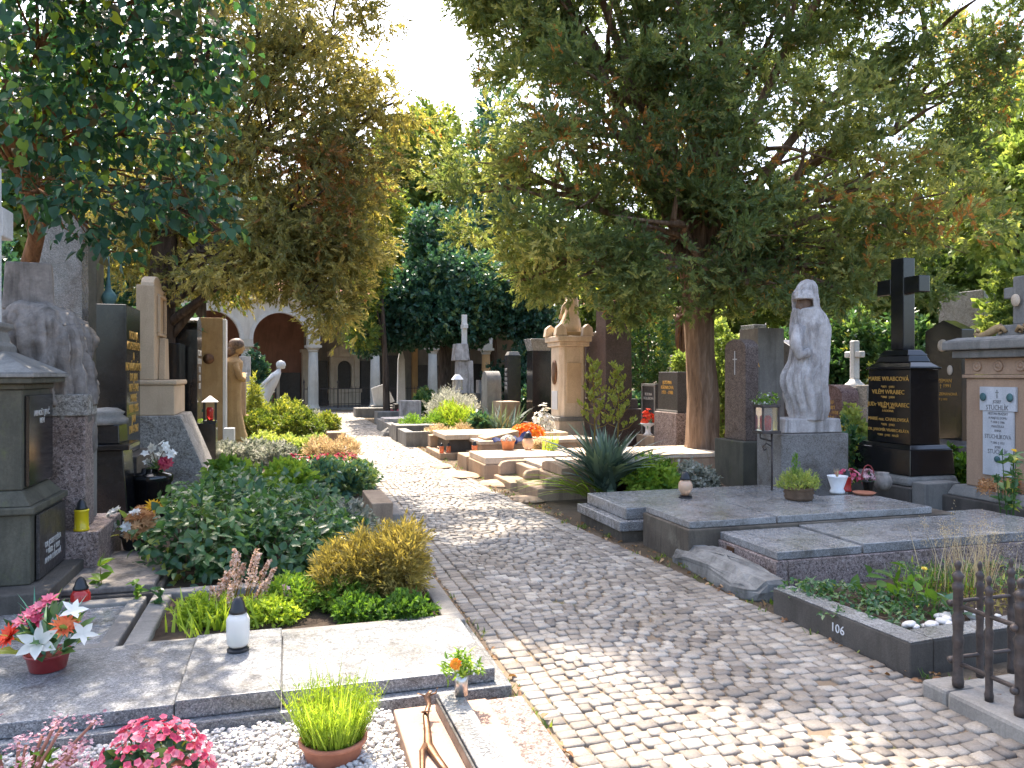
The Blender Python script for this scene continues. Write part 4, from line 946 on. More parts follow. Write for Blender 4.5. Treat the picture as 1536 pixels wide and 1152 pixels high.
# dried bouquet on the dark slab
def bouquet(label, loc, bowl, br, bh, parts, leaves=None, name='flower_bouquet', seed=0, taper=.8):
    """parts: (material, list of local centres, petals, L, W, rows, name)"""
    t = thing(name, label, 'flowers', loc); r = np.random.default_rng(seed)
    if bowl: pot(t, br, bh, bowl, True, taper)
    for m_, C, pe, L, W, rows, nm in parts:
        C = np.array(C, float); N = C - np.array([0, 0, bh * .5]); N = unit(unit(N) + np.array([0, -.45, .15]))
        flowers(nm, M[m_], t, C, N, pe, L, W, r, rows=rows)
    if leaves:
        for m_, n, rad, h, L, W in leaves:
            C, A = dome(n, r, rad, rad, h, bh, .15); D = unit(A + runit(n, r) * .4 + np.array([0, 0, .3]))
            V = leaf6(C, D, unit(runit(n, r) + np.array([0, 0, 1.])), L * (.6 + .8 * r.random(n)), W * (.6 + .8 * r.random(n)), .2, .25)
            faces_mesh('leaves', V, 7, M[m_], t, r.random(n), LEAF6)
    return t
r = np.random.default_rng(8)
dry, _ = dome(70, r, .2, .18, .2, .13, .5); dry[:, 0] = np.abs(dry[:, 0]) * .9 - .02
bouquet('dried rusty bouquet with white roses and one yellow bloom in a black bowl', (X(208, 6.45), 6.45, .14), 'black_plastic', .14, .12,
        [('white_flower', [(-.2, -.05, .3), (-.15, -.08, .32), (-.02, -.16, .21), (-.22, -.1, .22), (0, -.06, .3), (-.14, -.13, .19)], 9, .055, .045, 3, 'roses'),
         ('yellow_flower', [(.16, -.08, .36)], 14, .08, .025, 3, 'yellow_blossom'), ('dry_flower', dry, 7, .06, .02, 2, 'dry_blossoms')],
        [('shrub_green', 40, .2, .16, .1, .04)], seed=4)
lantern('yellow glass grave lantern with black cap on the pink granite base', (-3.27, 5.825, .417), .26, .055, 'glass_yellow', shape='tube')
lantern('small black capped lantern with yellow flowers beside the black urn', (X(276, 8.6), 8.6, .02), .26, .05, 'glass_yellow')
lantern('red and clear glass grave lantern behind the lily bouquet', (X(121, 5.05), 5.05, .02), .27, .06, 'glass_red', shape='jar')
lantern('white glass grave lantern with black cap standing on the middle granite panel', (X(357, 3.98), 3.98, .168), .275, .058, 'glass_white', base='black_plastic')

# lily bouquet
LX, LY = X(80, 3.78), 3.78
k = LY / F
def lp(px, py, dy=0.0): return ((px - 72) * k, dy, (1018 - py) * k)
t = bouquet('artificial lily bouquet with coral chrysanthemums in a dark red bowl', (X(72, LY), LY, .152), 'red_pot', .1, .085,
    [('coral_flower', [lp(36, 960, -.1)], 16, .075, .022, 3, 'chrysanthemum'), ('coral_flower', [lp(108, 950, -.06)], 16, .075, .022, 3, 'chrysanthemum'),
     ('white_flower', [lp(84, 966, -.14)], 6, .1, .05, 1, 'lily'), ('white_flower', [lp(132, 962, -.05), lp(115, 930, -.03)], 5, .075, .035, 1, 'lily'),
     ('pink_flower', [lp(62, 930, -.08), lp(52, 938, -.1), lp(72, 938, -.09), lp(78, 914, -.02), lp(70, 922, -.05)], 7, .05, .024, 2, 'pink_blossoms')],
    [('shrub_green', 60, .14, .2, .11, .035)], seed=6)
r = np.random.default_rng(9)
V, fs = blades(26, np.tile([[0.0, 0, .1]], (26, 1)) + r.normal(0, .03, (26, 3)), 1, .27, .022, .55, r, .35, 4)
faces_mesh('ribbon_leaves', V, V.shape[1], M['teal_blades'], t, r.random(26), fs)

# foreground plants
r = np.random.default_rng(12)
t = thing('begonia_plant', 'round begonia full of pink blossoms below the granite step', 'plant', (X(228, 2.95), 2.95, 0.0)); BK = 2.95 / F
C, A = dome(300, r, .21, .19, .22, .0, .7)
MB().lathe([(.1, -.02), (.14, .08), (.13, .08)], 16).build('pot', M['terracotta'], t, smooth=True)
C[:, 2] += .03
flowers('blossoms', M['pink_flower'], t, C + A * .02, A + np.array([0, -.3, .2]) + r.normal(0, .3, A.shape), 5, .018, .024, r, lift=.6)
C2, A2 = dome(160, r, .19, .17, .2, .0, .6); leafy('leaves', M['broadleaf'], t, C2, 1, .05, .045, r, tint=(.6, .25))
t = thing('stonecrop_plant', 'stonecrop with dusty pink flower heads at the corner of the gravel bed', 'plant', (X(22, 2.9), 2.9, 0.0))
tb = MB(); H_ = []
for k_ in range(15):
    a = r.uniform(-.25, .3); h = r.uniform(.14, .27); e = (a, r.uniform(-.12, .1), h); H_.append(e); tb.tube([(a * .25, e[1] * .3, 0), (a * .6, e[1] * .6, h * .55), e], [.008, .007, .006], 6)
tb.build('stem', plain('stem_red', (.35, .14, .09), (.22, .1, .06), .6), t, smooth=True)
C = np.repeat(np.array(H_), 26, 0) + r.normal(0, 1, (390, 3)) * np.array([.028, .028, .012])
flowers('blossoms', M['mauve_flower'], t, C, np.array([0, 0, 1]) + r.normal(0, .4, C.shape), 5, .009, .007, r)
leafy('leaves', M['fresh_green'], t, np.array(H_) * np.array([.7, .7, .5]), 6, .05, .02, r, tint=(.3, .2))
t = thing('potted_heather', 'bright lime green upright heather in a terracotta pot on white gravel', 'plant', (X(500, 3.12), 3.12, 0.0))
pot(t, .13, .13, 'terracotta')
n = 900; a = r.random(n) * 6.283; rr = .11 * np.sqrt(r.random(n)); base = np.stack([rr * np.cos(a), rr * np.sin(a), np.full(n, .11)], 1)
V, fs = blades(n, base, 1, np.where(r.random(n) < .16, .27, .15 + .07 * r.random(n)), .007, np.stack([np.cos(a), np.sin(a), a * 0], 1) * (.12 + 3.4 * rr[:, None]) + r.normal(0, .14, (n, 3)) * [1, 1, 0], r, .12, 3)
tw = .5 + r.normal(0, .2, n); faces_mesh('foliage', V, V.shape[1], M['lime_blades'], t, np.clip(tw, .12, 1), fs)
lf = base + np.array([0, 0, .02]); C = np.repeat(base, 5, 0); hh = r.random(len(C)) * .2; sp = np.repeat(np.stack([np.cos(a), np.sin(a), a * 0], 1) * (.12 + 3.2 * rr[:, None]), 5, 0) * hh[:, None]
C = C + sp + np.array([0, 0, 1]) * hh[:, None]; D = unit(runit(len(C), r) + np.array([0, 0, 1.2])); S = unit(np.cross(D, runit(len(C), r)))
faces_mesh('needles', diamond(C, D, S, .022, .005), 4, M['lime_blades'], t, np.clip(.45 + r.normal(0, .22, len(C)), .05, 1))

# white gravel
def gravel(name, v0, v1, u0, u1, z, n, s, mat, seed):
    r = np.random.default_rng(seed); C = patch_uv(v0, v1, u0, u1, n, r, z, .02)
    octa = np.array([[1, 0, 0], [0, 1, 0], [-1, 0, 0], [0, -1, 0], [0, 0, 1], [0, 0, -1], [.6, .6, .55], [-.6, .6, .5], [-.6, -.6, .5], [.6, -.6, .55]])
    Q = np.repeat(octa[None], n, 0) * (s * (.55 + .7 * r.random((n, 1, 3)))) * np.array([1, 1, .7]); Q += r.normal(0, s * .1, Q.shape)
    a = r.random(n) * 6.28; ca, sa = np.cos(a)[:, None], np.sin(a)[:, None]
    Q = np.stack([Q[:, :, 0] * ca - Q[:, :, 1] * sa, Q[:, :, 0] * sa + Q[:, :, 1] * ca, Q[:, :, 2]], 2) + C[:, None]
    fs = [(4, 9, 0, 6), (4, 6, 1, 7), (4, 7, 2, 8), (4, 8, 3, 9), (0, 9, 3, 5), (0, 5, 1, 6), (1, 5, 2, 7), (2, 5, 3, 8)]
    o = faces_mesh(name, Q, 10, mat, None, r.random(n), fs); return tag(o, kind='stuff')
M['white_gravel'] = stone('white_gravel', (.74, .71, .67), (.6, .56, .52), None, .8, 30, .2, 60, world=True)
gravel('gravel', -1.6, .46, 2.2, 3.58, .035, 11000, .014, M['white_gravel'], 5)
mb = MB(); mb.add([(*XY(a, b), .03) for a, b in ((-1.62, 2.18), (.47, 2.18), (.47, 3.595), (-1.62, 3.595))], [(0, 1, 2, 3)]); tag(mb.build('gravel_ground', M['white_gravel']), kind='structure')

# terracotta cover with slanting beam, bronze stem and vase
t = thing('grave_cover', 'reddish stone grave cover with a dark granite edging beside the path', 'grave slab', at_uv(.72, 2.9), TH)
MB().box(-.26, .17, -1.2, .55, -.02, .1).build('slab', M['terracotta_slab'], t, .008)
MB().box(.175, .36, -1.2, .6, -.02, .07).build('edging', M['pink_granite'], t, .008)
t = thing('engraved_beam', 'narrow polished granite beam with engraved letters lying on the reddish cover', 'beam', at_uv(.71, 3.42, .1), TH + .03)
bm = MB().box(-.055, .055, -1.7, 0, 0.002, .06); bm.build('bar', M['slab_grey'], t, .004)
MB().box(-.07, -.058, -1.7, -.02, 0.002, .05).build('side_plate', M['dark_granite'], t, .003)
text(t, 'OTA JANEČEK', M['grey_letters'], Matrix(((0, 1, 0), (-1, 0, 0), (0, 0, 1))), (.03, -.42, .0605), .06, depth=.0008)
t = thing('root_sculpture', 'thin twisted bronze stem sculpture with forked roots lying against the beam', 'sculpture', at_uv(.56, 3.38, .1), TH)
tb = MB().tube([(.05, -.02, .24), (.03, -.03, .2), (.035, -.06, .15), (.01, -.12, .1), (.0, -.22, .06), (-.015, -.32, .04), (0, -.42, .03), (.03, -.6, .02)], [.008, .016, .011, .014, .016, .02, .016, .012], 8)
tb.tube([(-.015, -.3, .04), (-.05, -.38, .06), (-.07, -.5, .02), (-.08, -.62, .01)], [.015, .012, .01, .008], 7).tube([(.03, -.03, .2), (.07, -.03, .22), (.08, -.02, .26)], [.008, .007, .003], 6).tube([(0, -.1, .12), (.03, -.14, .16)], [.008, .003], 6).tube([(.03, -.03, .2), (-.01, -.02, .23)], [.007, .003], 6)
tb.v = [(x, y - .02, z * .45) for x, y, z in tb.v]; tb.build('stem', M['bronze'], t, smooth=True)
VX, VY = X(692, 3.45), 3.45
t = thing('steel_vase', 'brushed steel cylinder vase at the head of the engraved beam', 'vase', (VX, VY, .162))
MB().lathe([(.03, 0), (.03, .105), (.027, .105), (.027, .09)], 24).build('cylinder', M['steel'], t, smooth=True)
t = thing('posy', 'small green posy with one orange rose in the steel vase', 'flowers', (VX, VY, .25))
C, A = dome(120, r, .095, .085, .1, -.0, .3); leafy('leaves', M['fresh_green'], t, C, 2, .04, .013, r, up=.8, tint=(.6, .3))
C, A = dome(40, r, .1, .09, .12, 0, .8); flowers('filler_blossoms', M['white_flower'], t, C, A, 5, .008, .006, r)
flowers('rose', M['orange_flower'], t, np.array([[-.02, -.08, .075], [-.02, -.078, .078]]), np.array([[-.1, -1, .5], [0, -1, .5]]), 9, .028, .026, r, rows=3)

# plants in the bed behind the slab
t = thing('flower_spikes', 'clump of dry pinkish flower spikes on yellow stems behind the white lantern', 'plant', at_uv(-.42, 4.95, .08), TH)
tb = MB(); C = []; 
for px, py0, py1, Y in ((318, 880, 935, 4.75), (332, 868, 930, 4.8), (340, 858, 930, 4.85), (352, 822, 930, 4.9), (358, 828, 930, 4.8), (366, 845, 930, 4.95), (386, 822, 925, 4.9), (389, 830, 920, 4.8), (405, 840, 920, 4.95), (412, 852, 920, 4.9), (325, 890, 930, 4.7), (346, 880, 930, 4.7), (398, 870, 925, 4.8)):
    o = at_uv(-.42, 4.95, .08); m_ = Matrix.Rotation(-TH, 3, 'Z')
    top = m_ @ Vector((X(px, Y) - o[0], Y - o[1], Z(py0, Y) - o[2])); b = Vector((top.x * .55 + r.normal(0, .02), top.y * .5, 0))
    tb.tube([b, b.lerp(top, .5) + Vector((.01, 0, .02)), top], [.006, .005, .003], 5)
    L_ = min(.24, top.z * .55)
    for q in range(95): 
        f = r.random(); rad = .024 * (1 - f * .6); a = r.random() * 6.28; d = (top - b).normalized()
        C.append(top - d * L_ * (1 - f) + Vector((math.cos(a) * rad, math.sin(a) * rad, 0)))
tb.build('stem', M['lime_blades'], t)
C = np.array(C); flowers('blossoms', M['pink_spike'], t, C, runit(len(C), r), 4, .011, .01, r)
V, fs = blades(160, np.stack([r.normal(0, .12, 160), r.normal(0, .1, 160), np.zeros(160)], 1), 1, .2, .02, .5, r, .3); faces_mesh('leaves', V, V.shape[1], M['lime_blades'], t, .3 + .5 * r.random(160), fs)
def ll(px, Y, z=0): return (X(px, Y), Y, z)
bush('gold_bush', 'loose golden brown conifer bush in the bed behind the three panel slab', 492, 622, 800, 5.15, .24, 'gold_shrub', 2800, .045, .009, 121, zb=.07, nlob=4, k=9, tl=.11, tint=(.5, .2), up=.5, angle=.55, patch=4, lift=.15, inner=.35)
t = bush('ground_cover_plant', 'fresh green feathery ground cover between flower spikes and golden bush', 418, 540, 872, 4.98, .16, 'fresh_green', 800, .035, .014, 122, zb=.07, tint=(.45, .2), k=7, tl=.06, cat='plant')
t = bush('ground_cover_plant', 'low green leaf rosettes along the border under the golden bush', 520, 632, 897, 4.78, .12, 'fresh_green', 700, .032, .018, 123, zb=.07, tint=(.4, .2), k=7, tl=.05, cat='plant')
bush('ground_cover_plant', 'yellow green ground cover at the feet of the dry flower spikes', 288, 425, 905, 4.72, .13, 'lime_blades', 900, .03, .016, 124, zb=.07, tint=(.4, .2), k=7, tl=.06, cat='plant')
t = thing('sweet_william', 'small pink blossom stems beside the dry flower spikes', 'flowers', ll(432, 4.85, .08))
C = np.array([(-.01, 0, .16), (.0, 0, .14), (.01, .01, .12), (.0, 0, .1), (.01, 0, .08), (-.02, 0, .12)]); flowers('blossoms', M['mauve_flower'], t, np.repeat(C, 4, 0) + r.normal(0, .012, (24, 3)), runit(24, r) + np.array([0, -1, .5]), 5, .018, .014, r)
leafy('leaves', M['fresh_green'], t, C * .5, 6, .05, .015, r)
# sprouts on the sunken panels
for i, (px, Y, lab) in enumerate(((205, 5.1, 'tiny pale weed sprouting on the sunken panel'), (237, 4.95, 'two stemmed dark green weed on the sunken panel'), (150, 5.35, 'broad leaved weed by the base of the plaque monument'))):
    t = thing('weed', lab, 'plant', ll(px, Y, .09)); MB().tube([(0, 0, 0), (.01, 0, .05), (0, 0, .12 + .05 * (i == 2))], [.004, .003, .002], 5).build('stem', M['lime_blades'], t)
    leafy('leaves', M['fresh_green' if i != 1 else 'shrub_green'], t, [(0, 0, .03), (.005, 0, .07), (0, 0, .12 + .05 * (i == 2))], 5, .06 + .05 * (i == 2), .035 + .02 * (i == 2), r, up=.4, tint=(.5, .15))
# great leafy patch
t = thing('leafy_shrub', 'wide glossy dark green leafy patch filling the grave bed beside the path', 'shrub', at_uv(-.35, 7.6, 0), TH)
lobes = [[-.3, -1.05, .26, .42, .5, .38, 3], [.2, -1.15, .22, .5, .5, .32, 3], [.65, -.9, .16, .4, .5, .22, 1.6], [-.15, -.3, .3, .5, .6, .4, 3], [.4, -.3, .24, .5, .6, .3, 2.5], [.85, -.1, .12, .35, .6, .18, 1.2], [-.2, .7, .3, .5, .6, .36, 2], [.35, .7, .22, .6, .6, .28, 2]]
n = 6800; C, A, pk = shell_points(lobes, n, r, .55, .25); kp = C[:, 2] > .01; C, A = C[kp], A[kp]; n = len(C)
D = unit(A * .6 + runit(n, r) * .7 + np.array([0, 0, -.1])); N = unit(A * .6 + np.array([0, -.1, .9]) + runit(n, r) * .4)
tt = .42 + r.normal(0, .16, n) + .2 * patchy(C, 3, 2); tt = np.where(patchy(C, 2.2, 7) + r.normal(0, .3, n) > .95, .9 + .1 * r.random(n), np.clip(tt, 0, .8))
V = leaf6(C, D, N, .085 * (.55 + .75 * r.random(n)), .06 * (.55 + .7 * r.random(n)), .18, .22); faces_mesh('foliage', V, 7, M['shrub_green'], t, tt, LEAF6)
tb = MB(); rg = random.Random(5)
for l in lobes:
    for q in range(8): e = Vector((l[0] + rg.uniform(-.8, .8) * l[3], l[1] + rg.uniform(-.8, .8) * l[4], l[2] + l[5] * .6)); tb.tube([(l[0], l[1], -.02), (l[0] * .5 + e.x * .5, l[1] * .5 + e.y * .5, e.z * .6), e], [.01, .007, .003], 5)
tb.build('stem', M['twig'], t)
curb_ring('grave_border', 'low concrete border half buried under the wide leafy patch', -1.75, 1.02, 5.85, 9.3, .13, .1, 'curb', sides='bl', sz=.03)
t = thing('border_stone', 'pale flat stone slab at the path edge beside the leafy patch', 'stone slab', at_uv(.9, 7.45), TH); MB().box(-.3, .2, -.28, .3, -.02, .12).jit(.008, 1).build('slab', M['curb'], t, .015)
t = thing('border_stone', 'upright concrete border end at the path edge behind the flat slab', 'stone slab', at_uv(.95, 8.55), TH); MB().box(-.1, .12, -.5, .5, -.02, .26).jit(.006, 2).build('slab', M['warm_stone'], t, .012); MB().box(.125, .25, -.4, .3, -.02, .12).build('foot_slab', M['curb'], t, .012)
bush('ground_cover_plant', 'variegated trailing plant spilling over the path edge beside the golden bush', 560, 625, 800, 6.4, .35, 'silver_leaf', 700, .04, .025, 131, tint=(.45, .3), cat='plant', k=6, tl=.07)
bush('ground_cover_plant', 'bluish green ground cover at the far end of the leafy patch', 430, 545, 702, 10.4, .7, 'ivy', 1700, .065, .045, 132, tint=(.75, .2), cat='plant', k=6, tl=.08, up=.6)
bush('leafy_plant', 'yellow green leafy plant rising from the leafy patch', 405, 460, 702, 9.4, .3, 'fresh_green', 420, .09, .06, 133, tint=(.8, .2), cat='plant', k=6, tl=.1, up=.5)
bush('leafy_plant', 'yellow green leaves pushing through the middle of the leafy patch', 372, 446, 742, 8.1, .3, 'fresh_green', 420, .08, .05, 135, tint=(.8, .2), cat='plant', k=6, tl=.1, up=.5)
bush('leafy_plant', 'pale variegated leaves at the path side of the leafy patch', 455, 540, 768, 7.4, .3, 'silver_leaf', 520, .06, .04, 136, tint=(.45, .3), cat='plant', k=6, tl=.1, up=.5)
bush('leafy_plant', 'fresh green leaves beside the sloping granite block', 318, 375, 700, 9.2, .3, 'fresh_green', 480, .08, .055, 134, tint=(.5, .25), cat='plant', k=6, tl=.1, up=.5)

# bed with red flowers
curb_ring('grave_border', 'long pale border around the bed with red begonias', -1.9, 1.05, 12.3, 14.6, .12, .1, 'curb', sz=.05)
bush('silver_plant', 'silvery grey leaved bedding plants at the end of the red flower bed', 330, 432, 668, 13.3, .6, 'silver_leaf', 1500, .06, .035, 141, tint=(.4, .25), cat='plant', k=7, tl=.1)
bush('silver_plant', 'pale seeding bedding plants beside the path above the red flowers', 470, 528, 662, 14.0, .4, 'straw', 700, .06, .02, 142, tint=(.5, .25), cat='plant', k=7, tl=.12, up=.8)
bush('leafy_plant', 'yellow green foliage between the silver plants and round box bush', 380, 480, 655, 15.2, .5, 'bright_green', 1100, .06, .03, 143, tint=(.55, .25), cat='plant', k=7, tl=.1)
t = thing('begonia_bed', 'row of dark red begonias along the front of the bed', 'flowers', ll(482, 12.9, .06), TH)
C = np.stack([-.5 + 1.1 * r.random(130) ** .9, r.normal(0, .09, 130), .08 + .13 * r.random(130)], 1); flowers('blossoms', M['red_flower'], t, C, np.array([0, -.4, 1]) + r.normal(0, .5, C.shape), 5, .03, .024, r)
leafy('leaves', M['shrub_green'], t, np.stack([-.55 + 1.2 * r.random(140), r.normal(0, .1, 140), .05 + .08 * r.random(140)], 1), 2, .08, .05, r, tint=(.45, .25))
t = thing('marker_plate', 'small white plate standing in front of the round box bush', 'sign', ll(430, 15.9), .1); MB().cbox(0, 0, .16, .02, .14, .26).build('plate', M['white_paint'], t, .003); MB().tube([(0, .012, 0), (0, .012, .2)], .008, 6).build('post', M['iron'], t)

bush('box_bush', 'clipped round box bush glowing yellow green beside the path', 375, 466, 619, 17.3, .68, 'box_green', 5200, .05, .03, 151, tint=(.45, .22), k=7, tl=.07, inner=.88, lift=0, patch=3, up=.5)
bush('loose_shrub', 'loose yellow green shrub behind the round box bush', 355, 445, 603, 19.5, .7, 'box_green', 1900, .08, .035, 152, tint=(.75, .2), k=8, tl=.2, up=.7)
bush('loose_shrub', 'small yellow green shrub between round bush and path', 478, 503, 626, 20.5, .4, 'box_green', 700, .07, .04, 153, tint=(.6, .2), k=8, tl=.14, up=.6)
bush('loose_shrub', 'pale pink flowered plants at the path edge before the arcade', 445, 482, 622, 24, .5, 'silver_leaf', 700, .09, .05, 154, tint=(.7, .25), k=7, tl=.14)
stele('curb_block', 'pale concrete block along the path beside the small yellow green shrub', 'stone slab', 470, 18.6, [('slab', -.3, .75, -.25, .4, -.02, .2, 'warm_stone')])
stele('curb_block', 'pale stone border behind the silver plants', 'stone slab', 365, 16.4, [('slab', -.7, .5, -.15, .3, -.02, .14, 'curb')])

# darker stones further along the left row
t = stele('rounded_stele', 'black stele with rounded top beside the black planter box', 'gravestone', 296, 11.8, [('base', -.45, .1, -.1, .8, -.02, .3, 'dark_granite'), ('slab', -.36, 0, 0, .65, .302, 2.3, 'black_granite')])
MB().extrude_yz([(0, 2.302)] + [(.325 - .325 * math.cos(a * math.pi / 12), 2.302 + .2 * math.sin(a * math.pi / 12)) for a in range(13)] + [(.65, 2.302)], -.36, 0).build('rounded_top', M['black_granite'], t, .006)
text(t, 'RODINA\nŠIMKOVA\n1902\n1938\n1961', M['pale_letters'], '+x', (.002, .32, 2.0), .13)
stele('black_stele', 'low black stele between the beige stele and rounded black stele', 'gravestone', 270, 11.0, [('base', -.45, .05, -.1, .8, -.02, .3, 'dark_granite'), ('slab', -.34, 0, 0, .6, .302, 2.05, 'black_granite')])
stele('grey_stele', 'narrow grey stone in the gap before the rounded black stele', 'gravestone', 283, 12.6, [('slab', -.16, .02, 0, .4, -.02, 1.5, 'grey_stone'), ('cap', -.18, .04, -.02, .42, 1.502, 1.6, 'grey_stone')])
t = thing('planter_box', 'black stone planter box carrying the little lantern house', 'planter', ll(307, 12.2), TH)
MB().cbox(0, 0, .36, .36, -.02, .84).build('box', M['black_granite'], t, .01); 
r = np.random.default_rng(77)
leafy('leaves', M['fresh_green'], t, np.stack([r.uniform(-.16, .16, 40), r.uniform(-.16, .16, 40), np.full(40, .86)], 1), 2, .06, .02, r, tint=(.7, .25))
t = thing('lantern_house', 'black metal lantern house with pointed roof and red candle on the planter box', 'lantern', ll(315, 12.15, .845), TH)
for sx in (-1, 1):
    for sy in (-1, 1): MB().cbox(sx * .085, sy * .085, .02, .02, .03, .32).build('post', M['black_plastic'], t)
MB().cbox(0, 0, .2, .2, 0, .03).build('base', M['black_plastic'], t, .004); MB().cbox(0, 0, .24, .24, .322, .42, .11).build('roof', M['white_paint'], t, .004)
MB().lathe([(.05, .03), (.055, .2), (.04, .24)], 14).build('candle', M['glass_red'], t, smooth=True)
t = stele('golden_stele', 'golden sandstone slab with bright edge behind the black planter box', 'gravestone', 334, 14.6, [('base', -.45, .12, -.1, .9, -.02, .35, 'golden_stone'), ('slab', -.4, 0, 0, .35, .352, 2.68, 'golden_stone')])
MB().box(.002, .06, .0, .36, .352, 2.66).build('sunlit_edge', M['white_stone'], t, .006)  # sunlit right side of the slab, put in as white stone
MB().lathe([(.1, 0), (.1, .02), (0, .03)], 16).move((-.25, -.002, 1.9), 0, math.pi / 2).build('medallion', M['bronze'], t, smooth=True)
stele('white_block', 'small white stone block at the foot of the stone woman', 'gravestone', 346, 14.0, [('slab', -.12, .06, 0, .3, -.02, .62, 'white_stone')])
stele('brown_stone', 'stepped brown stone between stone woman and white leaning figure', 'gravestone', 368, 17, [('base', -.22, .1, 0, .5, -.02, .7, 'golden_stone'), ('upper_block', -.22, .0, .05, .45, .702, 1.55, 'warm_stone'), ('cap', -.26, .02, .02, .48, 1.552, 1.64, 'white_stone')])
stele('white_block', 'white pillar stone behind the stone woman', 'gravestone', 374, 21, [('base', -.3, .1, 0, .5, -.02, .5, 'white_stone'), ('upper_block', -.26, .02, .05, .45, .502, 2.1, 'weathered')])
def bust_head(mb, c, s):
    mb.ball(c, (s * .75, s * .85, s), 16, 12); mb.ball((c[0] + s * .75, c[1], c[2] - s * .15), (s * .22, s * .16, s * .25), 8, 6)
# stone woman seen from the side, looking to the path
t = thing('stone_woman', 'brown stone statue of a draped woman with bowed head facing the path', 'statue', (X(348, 15.2), 15.2, 0), TH + .2)
MB().cbox(0, 0, .55, .5, -.02, .3).build('plinth', M['golden_stone'], t, .015)
k_ = 15.2 / F
body = rings([(.3, 0, 0, .3, .24), (.5, -.01, 0, .25, .22), (.9, -.03, 0, .2, .2), (1.25, -.03, 0, .2, .22), (1.5, -.02, 0, .19, .23), (1.72, -.02, 0, .21, .26), (1.85, .0, 0, .2, .25), (1.92, .02, 0, .13, .16), (1.97, .05, 0, .065, .07), (2.02, .08, 0, .06, .06)], 32, [(14, .07, 0, .4, .3, 1.6)], 5, .015, 4)
for a_ in (-1, 1): body.tube([(.02, a_ * .23, 1.82), (.1, a_ * .26, 1.55), (.2, a_ * .12, 1.5), (.22, a_ * .02, 1.62)], [.065, .06, .05, .04], 10)
body.build('body', M['golden_stone'], t, smooth=True)
h = MB(); h.ball((.12, 0, 2.15), (.115, .1, .14), 18, 12); h.ball((.22, 0, 2.12), (.03, .02, .035), 8, 6); h.ball((.15, 0, 2.06), (.07, .06, .05), 10, 8); h.build('head', M['golden_stone'], t, smooth=True)
MB().ball((.08, 0, 2.2), (.15, .14, .13), 18, 12, .03, 2).ball((-.01, 0, 2.08), (.08, .1, .1), 12, 8).build('hair', M['brown_granite'], t, smooth=True)
# white leaning figure
t = thing('leaning_figure', 'white stone figure of a bent person leaning forward before the arcade', 'statue', (X(402, 23), 23.0, 0), TH)
MB().cbox(-.1, 0, .8, .5, -.02, .55).build('plinth', M['weathered'], t, .015)
b = rings([(.55, -.25, 0, .22, .2), (.8, -.17, 0, .2, .2), (1.1, -.03, 0, .19, .19), (1.4, .12, 0, .18, .2), (1.62, .22, 0, .15, .19), (1.72, .29, 0, .08, .09), (1.78, .33, 0, .055, .06)], 28, [(12, .06, 0, .5, .55, 1.4)], 5, .02, 7)
b.tube([(.16, -.2, 1.6), (-.08, -.24, 1.36), (-.36, -.2, 1.1), (-.45, -.16, .98)], [.065, .055, .045, .035], 10).tube([(.2, .2, 1.6), (0, .24, 1.36), (-.25, .2, 1.12)], [.065, .055, .04], 10)
b.build('body', M['white_stone'], t, smooth=True)
h = MB(); h.ball((.37, 0, 1.9), (.14, .11, .13), 18, 12); h.ball((.49, 0, 1.88), (.03, .02, .03), 8, 6); h.ball((.42, 0, 1.82), (.08, .06, .05), 10, 8); h.build('head', M['white_stone'], t, smooth=True)
bush('dark_shrub', 'bluish dark shrub behind the white leaning figure', 372, 400, 535, 26, .6, 'ivy', 700, .12, .08, 161, tint=(.6, .2))
bush('loose_shrub', 'yellow green shrub at the foot of the white leaning figure', 378, 388, 575, 18.5, .25, 'box_green', 420, .07, .03, 162, tint=(.7, .2), k=7, tl=.12, up=.7)
# slender bronze finial rising behind the black slab
t = thing('bronze_finial', 'slender greenish bronze spire rising behind the tall black slab', 'sculpture', (X(163, 9.4), 9.4, 0), TH)
MB().cbox(0, 0, .3, .3, -.02, 1.5, .04).build('pillar', M['dark_granite'], t, .01)
rings([(1.5, 0, 0, .1, .1), (1.9, .0, 0, .09, .08), (2.3, 0, 0, .11, .09), (2.45, 0, 0, .06, .05), (2.55, .01, 0, .09, .07), (2.66, 0, 0, .03, .03), (3.05, 0, 0, .008, .008)], 16, [(8, .12, 0, 1, 1.5, 2.5)], 4, .05, 2).build('spire', M['verdigris'], t, smooth=True)
# ------------------------------------------------------------------ right row
r = np.random.default_rng(200)
# three low tombs along the path, near to far: C, B, A
def uvp(px, py, z=0): return UV(*P(px, py, z))
cv, cu = uvp(1165, 885)
t = thing('tomb', 'low pink granite tomb with two polished grey cover slabs, nearest to the fenced bed', 'tomb', at_uv(cv, cu), TH)
MB().box(0, .1, 0, 1.02, -.02, .21).box(.103, 3.2, .0, .1, -.02, .21).build('kerb', M['pink_granite'], t, .006)
MB().box(.104, 3.2, .104, 1.0, -.02, .17).build('core', M['plinth_dark'], t)
MB().box(.02, .78, .02, .96, .214, .275).build('cover_slab', M['slab_grey'], t, .006); MB().box(.8, 3.0, .02, .98, .214, .29).build('cover_slab', M['slab_grey'], t, .006)
MB().box(-.012, .0, .56, .66, .06, .19).build('number_plate', M['bronze'], t, .003)
text(t, '105', M['white_paint'], '-x', (-.0125, .61, .165), .05)
bv, bu = uvp(1033, 850)
t = thing('tomb', 'tall dark mossy concrete tomb with two grey cover slabs, in the middle of the three', 'tomb', at_uv(bv, bu), TH)
MB().box(0, 2.8, 0, .86, -.02, .305).build('body', M['dark_concrete'], t, .012)
MB().box(.025, .87, .03, .84, .308, .365).build('cover_slab', M['slab_grey'], t, .006); MB().box(.885, 2.55, .03, .86, .308, .37).build('cover_slab', M['slab_grey'], t, .006)
av, au = uvp(930, 815)
